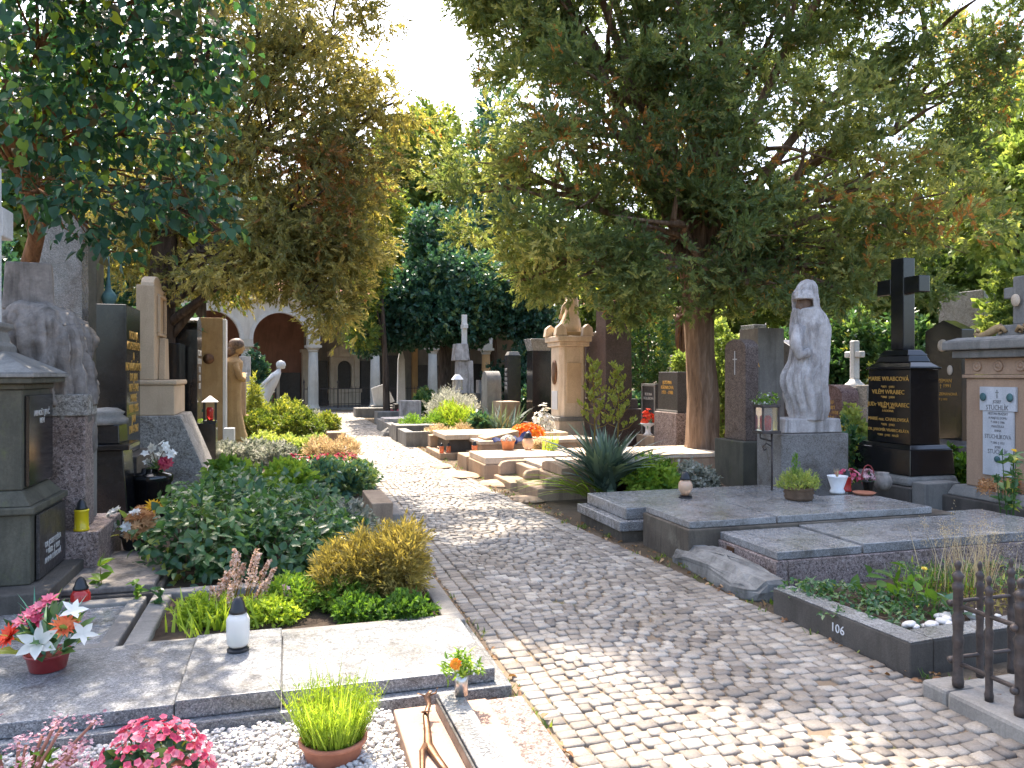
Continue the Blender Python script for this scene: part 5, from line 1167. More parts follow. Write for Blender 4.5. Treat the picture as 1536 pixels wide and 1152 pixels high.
t = thing('tomb', 'low grey granite tomb on a stepped plinth under the amber globe lantern', 'tomb', at_uv(av, au), TH)
MB().box(.03, 2.4, .03, 1.1, -.02, .105).build('foundation', M['dark_concrete'], t, .01)
MB().box(0, 2.45, 0, 1.12, .107, .2).build('plinth', M['slab_grey'], t, .008); MB().box(.1, 2.4, .08, 1.08, .202, .315).build('cover_slab', M['slab_grey'], t, .012)
lantern('amber glass globe grave lantern with dark cap on the grey granite tomb', (X(1028, 8.0), 8.0, .317), .28, .075, 'glass_amber', shape='globe', base='black_plastic')
# rock kerb
t = thing('kerb_rock', 'long rough grey rock lying as a kerb in front of the pink granite tomb', 'rock', at_uv(cv - .17, cu + .38), TH)
rk = MB().ball((0, 0, 0), 1.0, 18, 14); sg = lambda q, e: math.copysign(abs(q) ** e, q); rg = random.Random(3)
rk.v = [(.17 * sg(x, .5) - .03 + .02 * math.sin(4 * y), .66 * sg(y, .5), .06 + .11 * sg(z, .45) + .015 * math.sin(5 * y + 1) - .04 * (x < -.3) * (z > 0)) for x, y, z in rk.v]; rk.jit(.011, 4); rk.build('boulder', M['rock'], t, smooth=False)
# planted bed with number 106
dv, du = uvp(1366, 1018)
t = thing('grave_border', 'grey granite bed border with a white number, planted with green ground cover', 'grave border', at_uv(dv, du), TH + .06)
MB().box(0, .16, 0, 1.1, -.02, .185).build('border_stone', M['plinth_dark'], t, .01); MB().box(.163, 2.2, 0, .16, -.02, .185).build('border_stone', M['plinth_dark'], t, .01)
MB().box(.002, .158, .002, 1.098, .186, .19).box(.165, 2.2, .002, .158, .186, .19).build('border_top', M['slab_grey'], t)
MB().box(2.05, 2.2, .163, 1.2, -.02, .18).build('border_stone', M['plinth_dark'], t, .01)
q = MB(); rg = random.Random(6); n = 18
q.add([(.14 + 1.95 * i / n, .14 + 1.0 * j / n, .14 + rg.uniform(-.012, .012)) for j in range(n + 1) for i in range(n + 1)], [(j * (n + 1) + i, j * (n + 1) + i + 1, (j + 1) * (n + 1) + i + 1, (j + 1) * (n + 1) + i) for j in range(n) for i in range(n)]); q.build('soil_fill', M['soil'], t, smooth=True)
text(t, '106', M['white_paint'], '-x', (-.001, .52, .135), .075)
O = Vector(at_uv(dv, du)); BR = TH + .06
def inbed(v, u, z=.14):
    c, s = math.cos(BR), math.sin(BR); return (O.x + v * c - u * s, O.y + v * s + u * c, z)
def patch_plant(name, label, cells, mat, L, W, n_per, z, seed, cat='plant', up=.4, tint=(.5, .2), h=.08, stems=True):
    rr = np.random.default_rng(seed); c0 = cells[0]; t = thing(name, label, cat, inbed(*c0[:2], z), BR)
    C = []
    for v, u, rad, hh in cells:
        k_ = int(n_per * rad * rad * 400)
        a = rr.random(k_) * 6.283; q = rad * np.sqrt(rr.random(k_)); zz = hh * (1 - (q / rad) ** 2 * .6) * (.5 + .5 * rr.random(k_))
        C.append(np.stack([v - c0[0] + q * np.cos(a), u - c0[1] + q * np.sin(a), zz], 1))
    C = np.concatenate(C); n = len(C)
    D = unit(runit(n, rr) + np.array([0, 0, up])); N = unit(np.array([0, 0, .9]) + runit(n, rr) * .5)
    V = leaf6(C, D, N, L * (.6 + .7 * rr.random(n)), W * (.6 + .7 * rr.random(n)), .2, .2); faces_mesh('foliage', V, 7, M[mat], t, np.clip(tint[0] + rr.normal(0, tint[1], n), 0, 1), LEAF6)
    tb = MB()
    for q in range(min(30, n)): e = C[q * max(1, n // 30)]; tb.tube([(0, 0, -.02), (e[0] * .8, e[1] * .8, .01), tuple(e)], [.004, .003, .002], 5)
    tb.build('stem', M['twig'], t); return t
patch_plant('ground_cover_plant', 'small leaved dark green periwinkle spilling over the numbered border', [(.35, .85, .27, .1), (.3, .45, .22, .08), (.02, .6, .1, .06), (.55, .6, .25, .1), (.2, 1.0, .2, .1)], 'shrub_green', .04, .024, 9, .14, 301, tint=(.45, .18))
patch_plant('hellebore_plant', 'hellebore with broad fingered fresh green leaves in the numbered bed', [(.62, .5, .14, .19), (.75, .75, .15, .22), (.5, .75, .12, .2)], 'fresh_green', .13, .05, 2.2, .14, 302, tint=(.22, .14), up=.15)
patch_plant('hellebore_plant', 'low bluish green leaf rosette over the white pebbles', [(.72, .3, .13, .1)], 'ivy', .12, .06, 2.4, .14, 303, tint=(.8, .15), up=.05)
patch_plant('ground_cover_plant', 'feathery dark green plants along the back of the numbered bed', [(1.1, .95, .22, .16), (1.4, .85, .2, .16), (1.7, .8, .2, .18), (1.5, .5, .18, .15)], 'shrub_green', .05, .012, 9, .14, 304, up=.9, tint=(.6, .2))
patch_plant('ground_cover_plant', 'brownish mossy low plants with pale blossoms near the iron fence', [(1.05, .45, .2, .1), (1.3, .35, .2, .1), (1.1, .7, .15, .1), (1.75, .35, .2, .12)], 'gold_shrub', .035, .014, 6, .14, 305, up=.7, tint=(.3, .2))
t = thing('wild_grass', 'tall straw coloured seeding grass in front of the polished tomb slab', 'grass clump', inbed(1.35, .75))
rr = np.random.default_rng(31); n = 130
V, fs = blades(n, np.stack([rr.normal(0, .13, n), rr.normal(0, .09, n), np.zeros(n)], 1), 1, .42, .006, .3, rr, .35, 4); faces_mesh('blades', V, V.shape[1], M['straw'], t, rr.random(n), fs)
tips = V[::2, -1, :]; C = np.repeat(tips, 22, 0) + rr.normal(0, 1, (len(tips) * 22, 3)) * np.array([.012, .012, .03]); D = unit(runit(len(C), rr) * .6 + np.array([0, 0, -1.0])); S = unit(np.cross(D, runit(len(C), rr)))
faces_mesh('seed_heads', diamond(C, D, S, .014, .004), 4, M['straw'], t, .4 + .6 * rr.random(len(C)))
t = thing('wild_grass', 'green grass tuft growing in the middle of the numbered bed', 'grass clump', inbed(1.15, .75)); n = 120
V, fs = blades(n, np.stack([rr.normal(0, .16, n), rr.normal(0, .1, n), np.zeros(n)], 1), 1, .2, .008, .3, rr, .25, 3); faces_mesh('blades', V, V.shape[1], M['fresh_green'], t, rr.random(n), fs)
for i, (v, u, h, lab) in enumerate(((.95, .78, .17, 'pale yellow blossom standing above the numbered bed'), (1.08, .66, .15, 'pale yellow blossom nearer the iron fence'))):
    t = thing('flower', lab, 'flower', inbed(v, u)); MB().tube([(0, 0, 0), (.01, 0, h)], .003, 5).build('stem', M['lime_blades'], t); flowers('blossom', M['yellow_flower'], t, np.array([[.01, 0, h]] * 2), np.array([[0, -.4, 1.]] * 2), 9, .022, .012, rr, np.array([.8, 1]), rows=2)
# white pebbles, each a stone of its own
pm = MB().ball((0, 0, 0), (.042, .03, .02), 12, 8, .06, 2)
rg = random.Random(12); first = None
for i in range(22):
    v, u = rg.uniform(.25, .95), rg.uniform(.2, .34)
    if v < .5: u = rg.uniform(.2, .26)
    lab = 'smooth white pebble in the heap at the front of the numbered bed'
    if first is None:
        first = pm.build('pebble', M['white_gravel'], None, smooth=True); tag(first, lab, 'pebble', 'white pebbles in the numbered bed'); o = first
    else: o = first.copy(); COL.objects.link(o)
    o.location = inbed(v, u, .155 + rg.uniform(0, .03)); o.rotation_euler = (rg.uniform(-.3, .3), rg.uniform(-.3, .3), rg.uniform(0, 6)); s_ = rg.uniform(.55, 1.15); o.scale = (s_, s_, s_)
# iron fence
fv, fu = uvp(1437, 1030, .1)
t = thing('stone_kerb', 'old stone kerb with lichen patches under the iron fence', 'kerb', at_uv(fv, fu), TH)
MB().box(-.09, .1, -1.2, -.02, -.02, .1).build('kerb_stone', M['curb'], t, .02); MB().box(-.085, .1, -.012, .14, -.02, .095).build('kerb_stone', M['curb'], t, .02); MB().box(.103, 1.2, -1.2, .14, -.02, .06).build('inner_slab', M['grey_stone'], t, .01)
def fence_post(mb, x, y, s=1.0, h=.58):
    s *= .72
    p = [(.034, 0), (.038, .03), (.031, .05), (.031, .2), (.036, .215), (.036, .235), (.03, .25), (.033, .3), (.04, .335), (.026, .355), (.03, .37), (.03, .46), (.036, .47), (.036, .49), (.024, .5), (.03, .52), (.04, .535), (.024, .55), (.014, .557), (.014, .565), (.022, .58), (.022, .592), (.012, .605), (0, .608)]
    return mb.lathe([(a * s, z * h / .58) for a, z in p], 14, (x, y, .1))
t = thing('iron_fence', 'low cast iron fence with ringed posts and ball finials around a grave', 'fence', at_uv(fv, fu), TH)
PS = [(0, 0, 1), (0, -.33, 1.1), (0, -.17, .72), (.2, .06, .72), (.4, .06, .72), (.62, .06, .8), (.9, .06, .8)]
for x, y, s_ in PS: fence_post(MB(), x, y, s_, .58 if s_ > .9 else .55).build('post', M['iron'], t, smooth=True)
rl = MB()
for z in (.215, .49): rl.tube([(-.0, .03, z), (-.0, -.72, z)], .011, 8).ball((0, .04, z), .018, 8, 6).ball((-.04, -.33, z), .018, 8, 6)
rl.build('rail', M['iron'], t, smooth=True)
rl = MB()
for z in (.215, .49): rl.tube([(.0, .06, z), (1.2, .06, z)], .01, 8)
rl.build('rail', M['iron'], t, smooth=True)

# hooded statue
M['hood_shade_stone'] = stone('hood_shade_stone', (.26, .17, .12), (.16, .1, .07), (.06, .04, .03), .9, 6, .8, 60)  # dark brown carries the shadow under the hood in its colour
SX, SY = X(1208, 8.9), 8.9
t = thing('hooded_statue', 'weathered pale stone statue of a hooded robed figure on a granite pedestal', 'statue', (SX, SY, 0), TH - .1)
MB().box(-.42, .42, -.2, .35, -.02, .93).build('pedestal', M['pedestal_granite'], t, .01)
def cutface(p, a):
    x, y, z = p
    c = abs(((a - math.radians(212)) + math.pi) % (2 * math.pi) - math.pi)
    if 2.36 < z < 2.47 and c < .95:
        f = (1 - (c / .95) ** 2) * min(1, (z - 2.36) / .03, (2.47 - z) / .02); p[0] += .15 * f; p[1] += .09 * f
    if 2.47 <= z < 2.56 and c < 1.1: p[0] -= .07 * (1 - c / 1.1); p[1] -= .045 * (1 - c / 1.1)
    return p
prof = [(1.08, .04, 0, .24, .2), (1.2, .04, 0, .245, .21), (1.4, .0, 0, .27, .22), (1.55, -.02, 0, .275, .22), (1.75, .03, 0, .24, .21), (1.95, .06, 0, .235, .21), (2.15, .06, 0, .25, .21), (2.28, .05, 0, .225, .2), (2.37, .01, -.01, .17, .17), (2.47, -.0, -.01, .16, .16), (2.54, .0, -.0, .15, .15), (2.63, .02, .0, .115, .12), (2.69, .03, .01, .07, .075), (2.71, .03, .01, .02, .02)]
st = rings(prof, 96, [(13, .1, .4, .5, 1.08, 1.75), (9, .07, 1.3, -1.9, 1.3, 2.2), (23, .04, .1, 1.4, 1.1, 2.3), (15, .06, .7, .3, 2.42, 2.7)], 10, .03, 11, cutface)
st.tube([(-.15, -.1, 2.15), (-.22, -.13, 1.95), (-.2, -.18, 1.82), (-.08, -.2, 1.86)], [.08, .08, .07, .05], 14)
st.v = [(.02 + (x - .02) * .88, y * .95, z) for x, y, z in st.v]
rough(st.build('robed_body', M['weathered'], t, smooth=True), (.022, .12), (.014, .035))
MB().ball((-.02, -.02, 2.4), (.1, .09, .13), 16, 12, .03, 3).ball((-.1, -.075, 2.37), (.03, .03, .05), 8, 6).build('face', M['hood_shade_stone'], t, smooth=True)
MB().box(-.36, .36, -.17, .3, .932, 1.1, .015).jit(.006, 5).build('plinth', M['weathered'], t, .015)

# lantern on bracket with trough
t = thing('bracket_lantern', 'black iron lantern with glass panes on a scrolled bracket before the hooded statue', 'lantern', (X(1152, 8.5), 8.5, 0), TH)
MB().tube([(.05, .0, .3), (.05, .0, .98)], .012, 6).tube([(.05, 0, .86), (-.1, 0, .9), (-.1, 0, .95)], .01, 6).tube([(.05, 0, .8), (-.02, 0, .84), (-.07, 0, .8), (-.05, 0, .76), (-.02, 0, .78)], .008, 6).build('bracket', M['iron'], t, smooth=True)
MB().cbox(-.02, 0, .24, .2, .95, .98).build('base', M['iron'], t, .004)
for sx in (-1, 1):
    for sy in (-1, 1): MB().cbox(-.02 + sx * .1, sy * .08, .018, .018, .982, 1.24).build('post', M['iron'], t)
MB().cbox(-.02, 0, .18, .14, .982, 1.235).build('pane', M['glass_clear'], t); MB().cbox(-.02, 0, .24, .2, 1.242, 1.27).build('lid', M['iron'], t, .004)
MB().lathe([(.04, .985), (.045, 1.12), (.03, 1.15)], 12, (-.02, 0, 0)).build('candle', M['glass_red'], t, smooth=True)
t = thing('posy', 'small green plant with tiny white blossoms on top of the bracket lantern', 'flowers', (X(1150, 8.5), 8.5, 1.272)); C, A = dome(70, rr, .15, .1, .14, 0, .3); leafy('leaves', M['fresh_green'], t, C, 2, .05, .02, rr); flowers('blossoms', M['white_flower'], t, C[:26] * 1.1, A[:26], 5, .014, .012, rr)

# things on the tombs
t = thing('basket_plant', 'pale green juniper cutting in a round wicker basket on the middle tomb', 'plant', (X(1198, 7.55), 7.55, .372))
MB().lathe([(.125, 0), (.14, .03), (.13, .05), (.148, .07), (.135, .09), (.15, .105), (.15, .125), (.135, .125), (.13, .1)], 26).build('basket', M['wicker'], t, smooth=True)
C, A = dome(420, rr, .19, .17, .17, .1, .25); V, tt = tufts(C, unit(A + np.array([0, 0, .8])), 8, .05, .025, .008, rr, .6, np.clip(.75 + rr.normal(0, .2, 420), 0, 1)); faces_mesh('foliage', V, 4, M['bright_green'], t, tt)
C = np.stack([rr.normal(-.03, .02, 30), rr.normal(0, .02, 30), .2 + .2 * rr.random(30)], 1); V, tt = tufts(C, unit(runit(30, rr) * .3 + np.array([0, 0, 1.])), 8, .06, .03, .008, rr, .5, np.full(30, .4)); faces_mesh('upright_sprig', V, 4, M['fresh_green'], t, tt)
t = thing('white_basket', 'small white painted wire basket with dry twigs beside the basket plant', 'basket', (X(1256, 7.95), 7.95, .372)); MB().lathe([(.07, 0), (.075, .02), (.06, .05), (.1, .17), (.105, .18), (.095, .18), (.06, .06)], 16).build('body', M['white_paint'], t, smooth=True)
V, fs = blades(30, np.tile([[0., 0, .15]], (30, 1)), 1, .12, .005, .5, rr, .2); faces_mesh('dry_stems', V, V.shape[1], M['straw'], t, rr.random(30), fs)
t = thing('flower_pot', 'dark glazed pot with drooping pink flowers on the middle tomb', 'flowers', (X(1302, 8.05), 8.05, .372)); pot(t, .06, .12, 'black_glaze'); C, A = dome(26, rr, .07, .07, .1, .14, .4); flowers('blossoms', M['mauve_flower'], t, C, A, 6, .03, .015, rr); leafy('leaves', M['shrub_green'], t, C * .8, 2, .05, .02, rr)
MB().tube([(.07 * math.cos(a), 0, .12 + .16 * math.sin(a)) for a in [math.pi * k / 8 for k in range(9)]], .006, 6).build('handle', M['red_pot'], t)
t = thing('clay_dish', 'shallow clay dish under the dark glazed pot', 'dish', (X(1296, 7.85), 7.85, .372)); MB().lathe([(.08, 0), (.115, .025), (.11, .028), (.075, .01)], 22).build('bowl', M['terracotta'], t, smooth=True)
t = thing('stone_jar', 'round weathered stone jar at the foot of the black cross monument', 'jar', (X(1324, 8.15), 8.15, .372)); MB().lathe([(.05, 0), (.085, .05), (.095, .1), (.08, .15), (.06, .17), (.065, .19), (.05, .19)], 18).build('body', M['drape_stone'], t, smooth=True)
lantern('dark red glass lantern between pink flowers beside the statue pedestal', (X(1271, 8.35), 8.35, .33), .26, .045, 'glass_red', shape='tube')
t = thing('begonia_plant', 'pink begonias at the corner of the statue pedestal', 'flowers', (X(1272, 8.55), 8.55, .35)); C, A = dome(60, rr, .17, .1, .16, 0.05, .6); flowers('blossoms', M['pink_flower'], t, C, A, 5, .03, .028, rr); leafy('leaves', M['shrub_green'], t, C * .8, 2, .05, .03, rr)

# black cross monument
t = thing('black_cross_monument', 'tall polished black granite monument with gold inscriptions and a large black cross on top', 'monument', (X(1354, 9.4), 9.4, 0), TH)
MB().box(-.42, .42, -.55, .55, -.02, .3).build('base', M['plinth_dark'], t, .012); MB().box(-.40, .1, -.75, -.553, -.02, .38).build('front_block', M['grey_stone'], t, .012)
MB().box(-.37, .37, -.5, .5, .302, .42, .03).build('rounded_plinth', M['grey_stone'], t, .04)
MB().box(-.33, .33, -.46, .46, .422, .72, .02).build('lower_plinth', M['black_granite'], t, .008); MB().box(-.3, .3, -.43, .43, .722, .77, .04).build('moulding', M['black_granite'], t, .006)
MB().box(-.22, .22, -.345, .345, .772, 1.66, .01).build('inscribed_block', M['black_granite'], t, .006)
MB().box(-.235, .235, -.36, .36, 1.662, 1.69).box(-.22, .22, -.345, .345, 1.692, 1.75, .07).box(-.16, .16, -.27, .27, 1.752, 1.83, .03).box(-.15, .15, -.24, .24, 1.832, 1.9, .05).build('stepped_cap', M['black_granite'], t, .008)
MB().box(-.085, .085, -.105, .105, 1.902, 3.02).box(-.08, .08, -.34, -.107, 2.58, 2.78).box(-.08, .08, .107, .34, 2.58, 2.78).build('cross', M['black_granite'], t, .012)
text(t, 'MARIE WRABCOVÁ', M['gold'], '-x', (-.222, 0, 1.585), .075); text(t, '*1871   †1951\n\n\n*1868   †1934\n\n\n*1899   †1956\nA RODINA', M['gold'], '-x', (-.223, 0, 1.47), .038, lead=1.1)
text(t, 'VILÉM WRABEC', M['gold'], '-x', (-.222, 0, 1.425), .075); text(t, 'JUDr VILÉM WRABEC', M['gold'], '-x', (-.222, 0, 1.27), .072); text(t, 'MARIE roz. CHABLOVSKÁ', M['gold'], '-x', (-.222, 0, 1.085), .058)
text(t, '*1876   †1963', M['gold'], '-x', (-.222, 0, 1.01), .038); text(t, 'DR. JAROMÍR VRABEC-KLÁTA', M['gold'], '-x', (-.222, 0, .95), .05); text(t, '*1904   †1982   MALÍŘ', M['gold'], '-x', (-.222, 0, .88), .036)

# peach monument
t = thing('peach_monument', 'peach sandstone monument with white marble plaque, dark cornice and weathered stone cross', 'monument', (X(1532, 8.25), 8.25, 0), TH)
MB().box(-.5, .6, -.6, .62, -.02, .25).build('base', M['plinth_dark'], t, .012); MB().box(-.44, .55, -.54, .56, .252, .37, .05).build('moulding', M['grey_stone'], t, .02)
MB().box(-.3, .45, -.42, .42, .372, 1.56).build('body', M['peach_stone'], t, .012); MB().box(-.33, .48, -.45, .45, 1.562, 1.6).build('string_course', M['peach_stone'], t, .008)
MB().box(-.31, .46, -.43, .43, 1.602, 1.78).build('frieze', M['peach_stone'], t, .008)
for k_ in (-.26, 0, .26): MB().lathe([(.055, 0), (.055, .015), (.042, .022), (.035, .01), (.02, .008), (.018, .02), (0, .022)], 16).move((-.312, k_, 1.69), 0, 0, -math.pi / 2).build('roundel', M['peach_stone'], t, smooth=True)
MB().box(-.4, .55, -.52, .52, 1.782, 1.87).box(-.47, .62, -.59, .59, 1.872, 1.97).build('cornice', M['grey_stone'], t, .015); MB().box(-.46, .6, -.58, .58, 1.972, 2.01, .1).build('roof', M['grey_stone'], t, .008)
MB().box(-.14, .25, -.2, .2, 2.012, 2.14, .04).build('cross_foot', M['grey_stone'], t, .015); 
MB().box(-.04, .1, -.07, .07, 2.142, 2.66).box(-.03, .09, -.19, -.072, 2.43, 2.55).box(-.03, .09, .072, .19, 2.43, 2.55).build('cross', M['grey_stone'], t, .012)
MB().ball((-.08, 0, 2.4), (.03, .05, .07), 12, 8, .05, 3).build('relief_head', M['pale_stone'], t, smooth=True)
sc = MB()
for s_ in (-1, 1):
    sc.tube([(-.1, s_ * .14, 2.12), (-.12, s_ * .2, 2.1), (-.14, s_ * .32, 2.04), (-.15, s_ * .38, 2.03), (-.15, s_ * .43, 2.06), (-.15, s_ * .41, 2.1), (-.15, s_ * .38, 2.08)], [.04, .045, .04, .035, .03, .022, .015], 9)
    sc.tube([(-.14, s_ * .06, 2.06), (-.15, s_ * .1, 2.11), (-.15, s_ * .15, 2.09), (-.15, s_ * .13, 2.05), (-.15, s_ * .1, 2.06)], [.02, .025, .022, .018, .01], 8)
sc.build('scrolls', M['golden_stone'], t, smooth=True)
MB().box(-.325, -.303, -.185, .185, .52, 1.21).build('plaque', M['plaque_marble'], t, .003); MB().box(-.335, -.303, -.215, .215, 1.212, 1.47).build('plaque_head', M['plaque_marble'], t, .004)
for y_ in (-.16, .16): MB().ball((-.35, y_, 1.36), (.015, .038, .045), 14, 10).build('rosette', M['verdigris'], t, smooth=True)
MB().ball((-.335, 0, .7), (.018, .035, .035), 14, 10).build('rosette', M['verdigris'], t, smooth=True)
text(t, '†', M['grey_letters'], '-x', (-.3355, 0, 1.45), .1); text(t, 'JOSEF', M['grey_letters'], '-x', (-.336, 0, 1.335), .05, sx=.8); text(t, 'STUCHLÍK', M['grey_letters'], '-x', (-.3355, 0, 1.285), .075, sx=.78)
text(t, 'MĚŠŤAN PRAŽSKÝ\nA MAJITEL DOMU\n* 1838 † 1906\nMANŽELKA\nANNA', M['grey_letters'], '-x', (-.3255, 0, 1.2), .036, lead=1.25, sx=.8); text(t, 'STUCHLÍKOVÁ', M['grey_letters'], '-x', (-.3255, 0, .97), .066, sx=.72); text(t, '* 1845 † 1921\nJOSEF', M['grey_letters'], '-x', (-.3255, 0, .89), .036, lead=1.3, sx=.8)
text(t, 'STUCHLÍK', M['grey_letters'], '-x', (-.3255, 0, .81), .068, sx=.78)
t = thing('dried_wreath', 'dry brown plants and twigs at the foot of the white marble plaque', 'flowers', at_uv(*UV(X(1510, 7.95), 7.95), .375)); 
C = np.stack([rr.uniform(-.3, .3, 160), rr.normal(0, .06, 160), .14 * rr.random(160)], 1); flowers('dry_blossoms', M['dry_flower'], t, C, runit(160, rr), 5, .05, .012, rr)
patch = thing('rose_shoot', 'thin green shoots with a yellow bud before the peach monument', 'plant', (X(1516, 7.2), 7.2, .1))
tb = MB(); H_ = []
for k_ in range(6): e = (rr.uniform(-.2, .2), rr.uniform(-.1, .1), rr.uniform(.5, .95)); H_.append(e); tb.tube([(e[0] * .4, e[1], 0), (e[0] * .8, e[1], e[2] * .6), e], [.007, .005, .003], 5)
tb.build('stem', M['fresh_green'], patch); leafy('leaves', M['shrub_green'], patch, np.concatenate([np.array(H_) * f for f in (.4, .55, .7, .85, .95)]), 3, .09, .05, rr, tint=(.6, .2)); flowers('bud', M['yellow_flower'], patch, np.array([H_[0], H_[1]]), np.array([[0, -.5, 1.], [0, -.5, 1]]), 8, .03, .02, rr)

# stones behind
def front_stele(name, label, px, Y, wy, wx, zt, mat, zb=.35, base='plinth_dark', top='flat', cat='gravestone', bw=.08):
    t = thing(name, label, cat, (X(px, Y), Y, 0), TH)
    MB().box(-wx / 2 - bw, wx / 2 + bw, -wy / 2 - bw, wy / 2 + bw, -.02, zb).build('base', M[base], t, .012)
    if top == 'flat': MB().box(-wx / 2, wx / 2, -wy / 2, wy / 2, zb + .002, zt, .01).build('slab', M[mat], t, .008)
    else:
        a = wy / 2; hh = {'round': a, 'seg': a * .5, 'point': a * .45}[top]
        arc_ = [(-a, zt - hh)] + [(-a * math.cos(math.pi * k / 14), zt - hh + hh * math.sin(math.pi * k / 14)) for k in range(1, 14)] + [(a, zt - hh)] if top != 'point' else [(-a, zt - hh), (0, zt), (a, zt - hh)]
        MB().extrude_yz([(-a, zb + .002)] + arc_ + [(a, zb + .002)], -wx / 2, wx / 2).build('slab', M[mat], t, .008)
    return t
t = front_stele('brown_stele', 'brown granite stele with segmental top and a small engraved cross before the juniper', 1112, 10.4, .5, .2, 2.08, 'brown_granite', .72, 'mossy_stone', 'seg', bw=.1)
MB().box(-.105, -.1005, -.008, .008, 1.6, 1.92).box(-.105, -.1005, -.05, -.0085, 1.8, 1.815).box(-.105, -.1005, .0085, .05, 1.8, 1.815).build('engraved_cross', M['pale_letters'], t)
t = front_stele('grey_stele', 'tall light grey stele with gilded writing behind the brown stele', 1142, 12.6, .55, .5, 2.35, 'grey_stone', .4); text(t, 'RODINA\nDOLEŽALOVA\n1889\n1925\n1951', M['gold'], '-x', (-.2525, 0, 1.9), .1)
t = front_stele('dark_stele', 'dark stele with pointed top half hidden by the hooded statue', 1180, 13.2, .8, .25, 2.2, 'dark_granite', .5, top='point'); text(t, 'RODINA\nKUBÁT\n1931', M['pale_letters'], '-x', (-.128, .1, 1.75), .13)
front_stele('grey_stele', 'grey slab rising above the dark pointed stele', 1130, 15.5, .5, .3, 2.6, 'slab_grey', .3)
t = front_stele('rough_stone', 'reddish rough hewn boulder gravestone beside the hooded statue', 1254, 11.6, .62, .3, 1.45, 'red_rock', .25, 'rock', 'seg'); text(t, 'JOSEF\nHRUBÝ\n1920 - 1978\nMARIE', M['gold'], '-x', (-.153, -.05, 1.22), .075)
MB().cbox(-.16, .22, .02, .07, 1.1, 1.2).build('portrait', M['white_paint'], t, .003)
t = front_stele('white_cross_stone', 'granite block with small white stone cross beyond the reddish boulder', 1282, 13.5, .45, .4, 1.38, 'rough_granite', .3)
MB().lathe([(.17, 1.382), (.16, 1.43), (.1, 1.48), (.08, 1.52)], 16).build('cross_foot', M['white_stone'], t, smooth=True); MB().box(-.06, .06, -.06, .06, 1.52, 2.2).box(-.055, .055, -.2, -.062, 1.9, 2.01).box(-.055, .055, .062, .2, 1.9, 2.01).build('cross', M['white_stone'], t, .02)
MB().box(-.215, -.202, -.16, .16, .8, 1.25).build('plaque', M['dark_granite'], t, .003)
front_stele('grey_stele', 'plain rough granite block between the white cross and black cross monument', 1302, 13.2, .3, .3, 1.42, 'rough_granite', .3)
t = front_stele('portrait_stele', 'black pointed stele with three oval portraits and gold lettering', 1424, 10.6, .62, .22, 2.35, 'black_granite', .5, 'black_granite', 'point')
MB().lathe([(.085, 0), (.085, .012), (.06, .016), (0, .01)], 20).move((-.112, 0, 2.0), 0, 0, -math.pi / 2).build('medallion', M['pale_stone'], t, smooth=True)
for y_ in (-.12, .12): MB().lathe([(.055, 0), (.055, .008), (.045, .01), (0, .01)], 18, sx=1.25, sy=.8).move((-.112, y_, 1.66), 0, 0, -math.pi / 2).build('portrait', M['pale_stone'], t, smooth=True)
text(t, 'IVAN ZEMAN\n* 1924 † 1991', M['gold'], '-x', (-.1125, .06, 1.55), .07); text(t, 'BOHUMIL ZEMANOVÁ', M['gold'], '-x', (-.1125, .04, 1.36), .055); text(t, '* 1897 † 1975', M['gold'], '-x', (-.1125, .04, 1.28), .04)
t = thing('black_ledge', 'polished black shelf with glass jar before the portrait stele', 'grave shelf', (X(1416, 10.1), 10.1, 0), TH); MB().box(-.3, .3, -.5, .4, -.02, .62).build('block', M['black_granite'], t, .01); MB().box(-.34, .34, -.54, .44, .622, .72).build('shelf', M['dark_granite'], t, .02)
lantern('red candle glass standing beside the portrait stele', (X(1436, 9.9), 9.9, .3), .36, .06, 'glass_red', shape='tube')
lantern('small red and clear candle jar on the black shelf', (X(1418, 9.5), 9.5, .3), .22, .06, 'glass_red', shape='globe')
front_stele('grey_slab_stone', 'tall grey slab gravestone leaning over the portrait stele', 1450, 13.5, .95, .3, 3.05, 'slab_grey', .4)
t = thing('stone_cross', 'thin pale stone cross behind the portrait stele', 'cross', (X(1424, 14.5), 14.5, 0), TH); MB().box(-.07, .07, -.07, .07, -.02, 3.1).build('shaft', M['warm_stone'], t, .015); MB().box(-.06, .06, -.22, -.072, 2.75, 2.88).box(-.06, .06, .072, .22, 2.75, 2.88).build('arm', M['warm_stone'], t, .015)
bush('ground_cover_plant', 'green leafy plants behind the black cross monument', 1405, 1455, 685, 9.6, .4, 'fresh_green', 700, .08, .05, 401, tint=(.4, .25), cat='plant', k=6, tl=.1)
t = thing('marigold', 'orange marigold behind the black cross monument', 'flower', (X(1416, 9.2), 9.2, 0)); MB().tube([(0, 0, 0), (0, 0, .42)], .006, 5).build('stem', M['fresh_green'], t); flowers('blossom', M['orange_flower'], t, np.array([[0, 0, .43]] * 3), np.array([[0, -1, .5]] * 3), 9, .05, .03, rr, rows=3)
bush('flower_bush', 'yellow flowering bush between the reddish boulder and black cross monument', 1268, 1298, 622, 10.6, .25, 'bright_green', 520, .07, .05, 402, tint=(.8, .2), cat='flowers', k=6, tl=.08)
bush('ground_cover_plant', 'dark green bedding plants at the foot of the reddish boulder', 1240, 1302, 648, 10.0, .3, 'shrub_green', 700, .06, .04, 403, tint=(.6, .25), cat='plant', k=6, tl=.08)
t = thing('marigold', 'yellow orange sunflower like bloom before the reddish boulder', 'flower', (X(1260, 10.2), 10.2, .3)); MB().tube([(0, 0, -.3), (0, 0, .57)], .008, 5).build('stem', M['fresh_green'], t); flowers('blossom', M['yellow_flower'], t, np.array([[0, 0, .58]] * 2), np.array([[0, -.4, 1]] * 2), 14, .09, .025, rr, np.array([.1, .3]), rows=2, lift=.1)

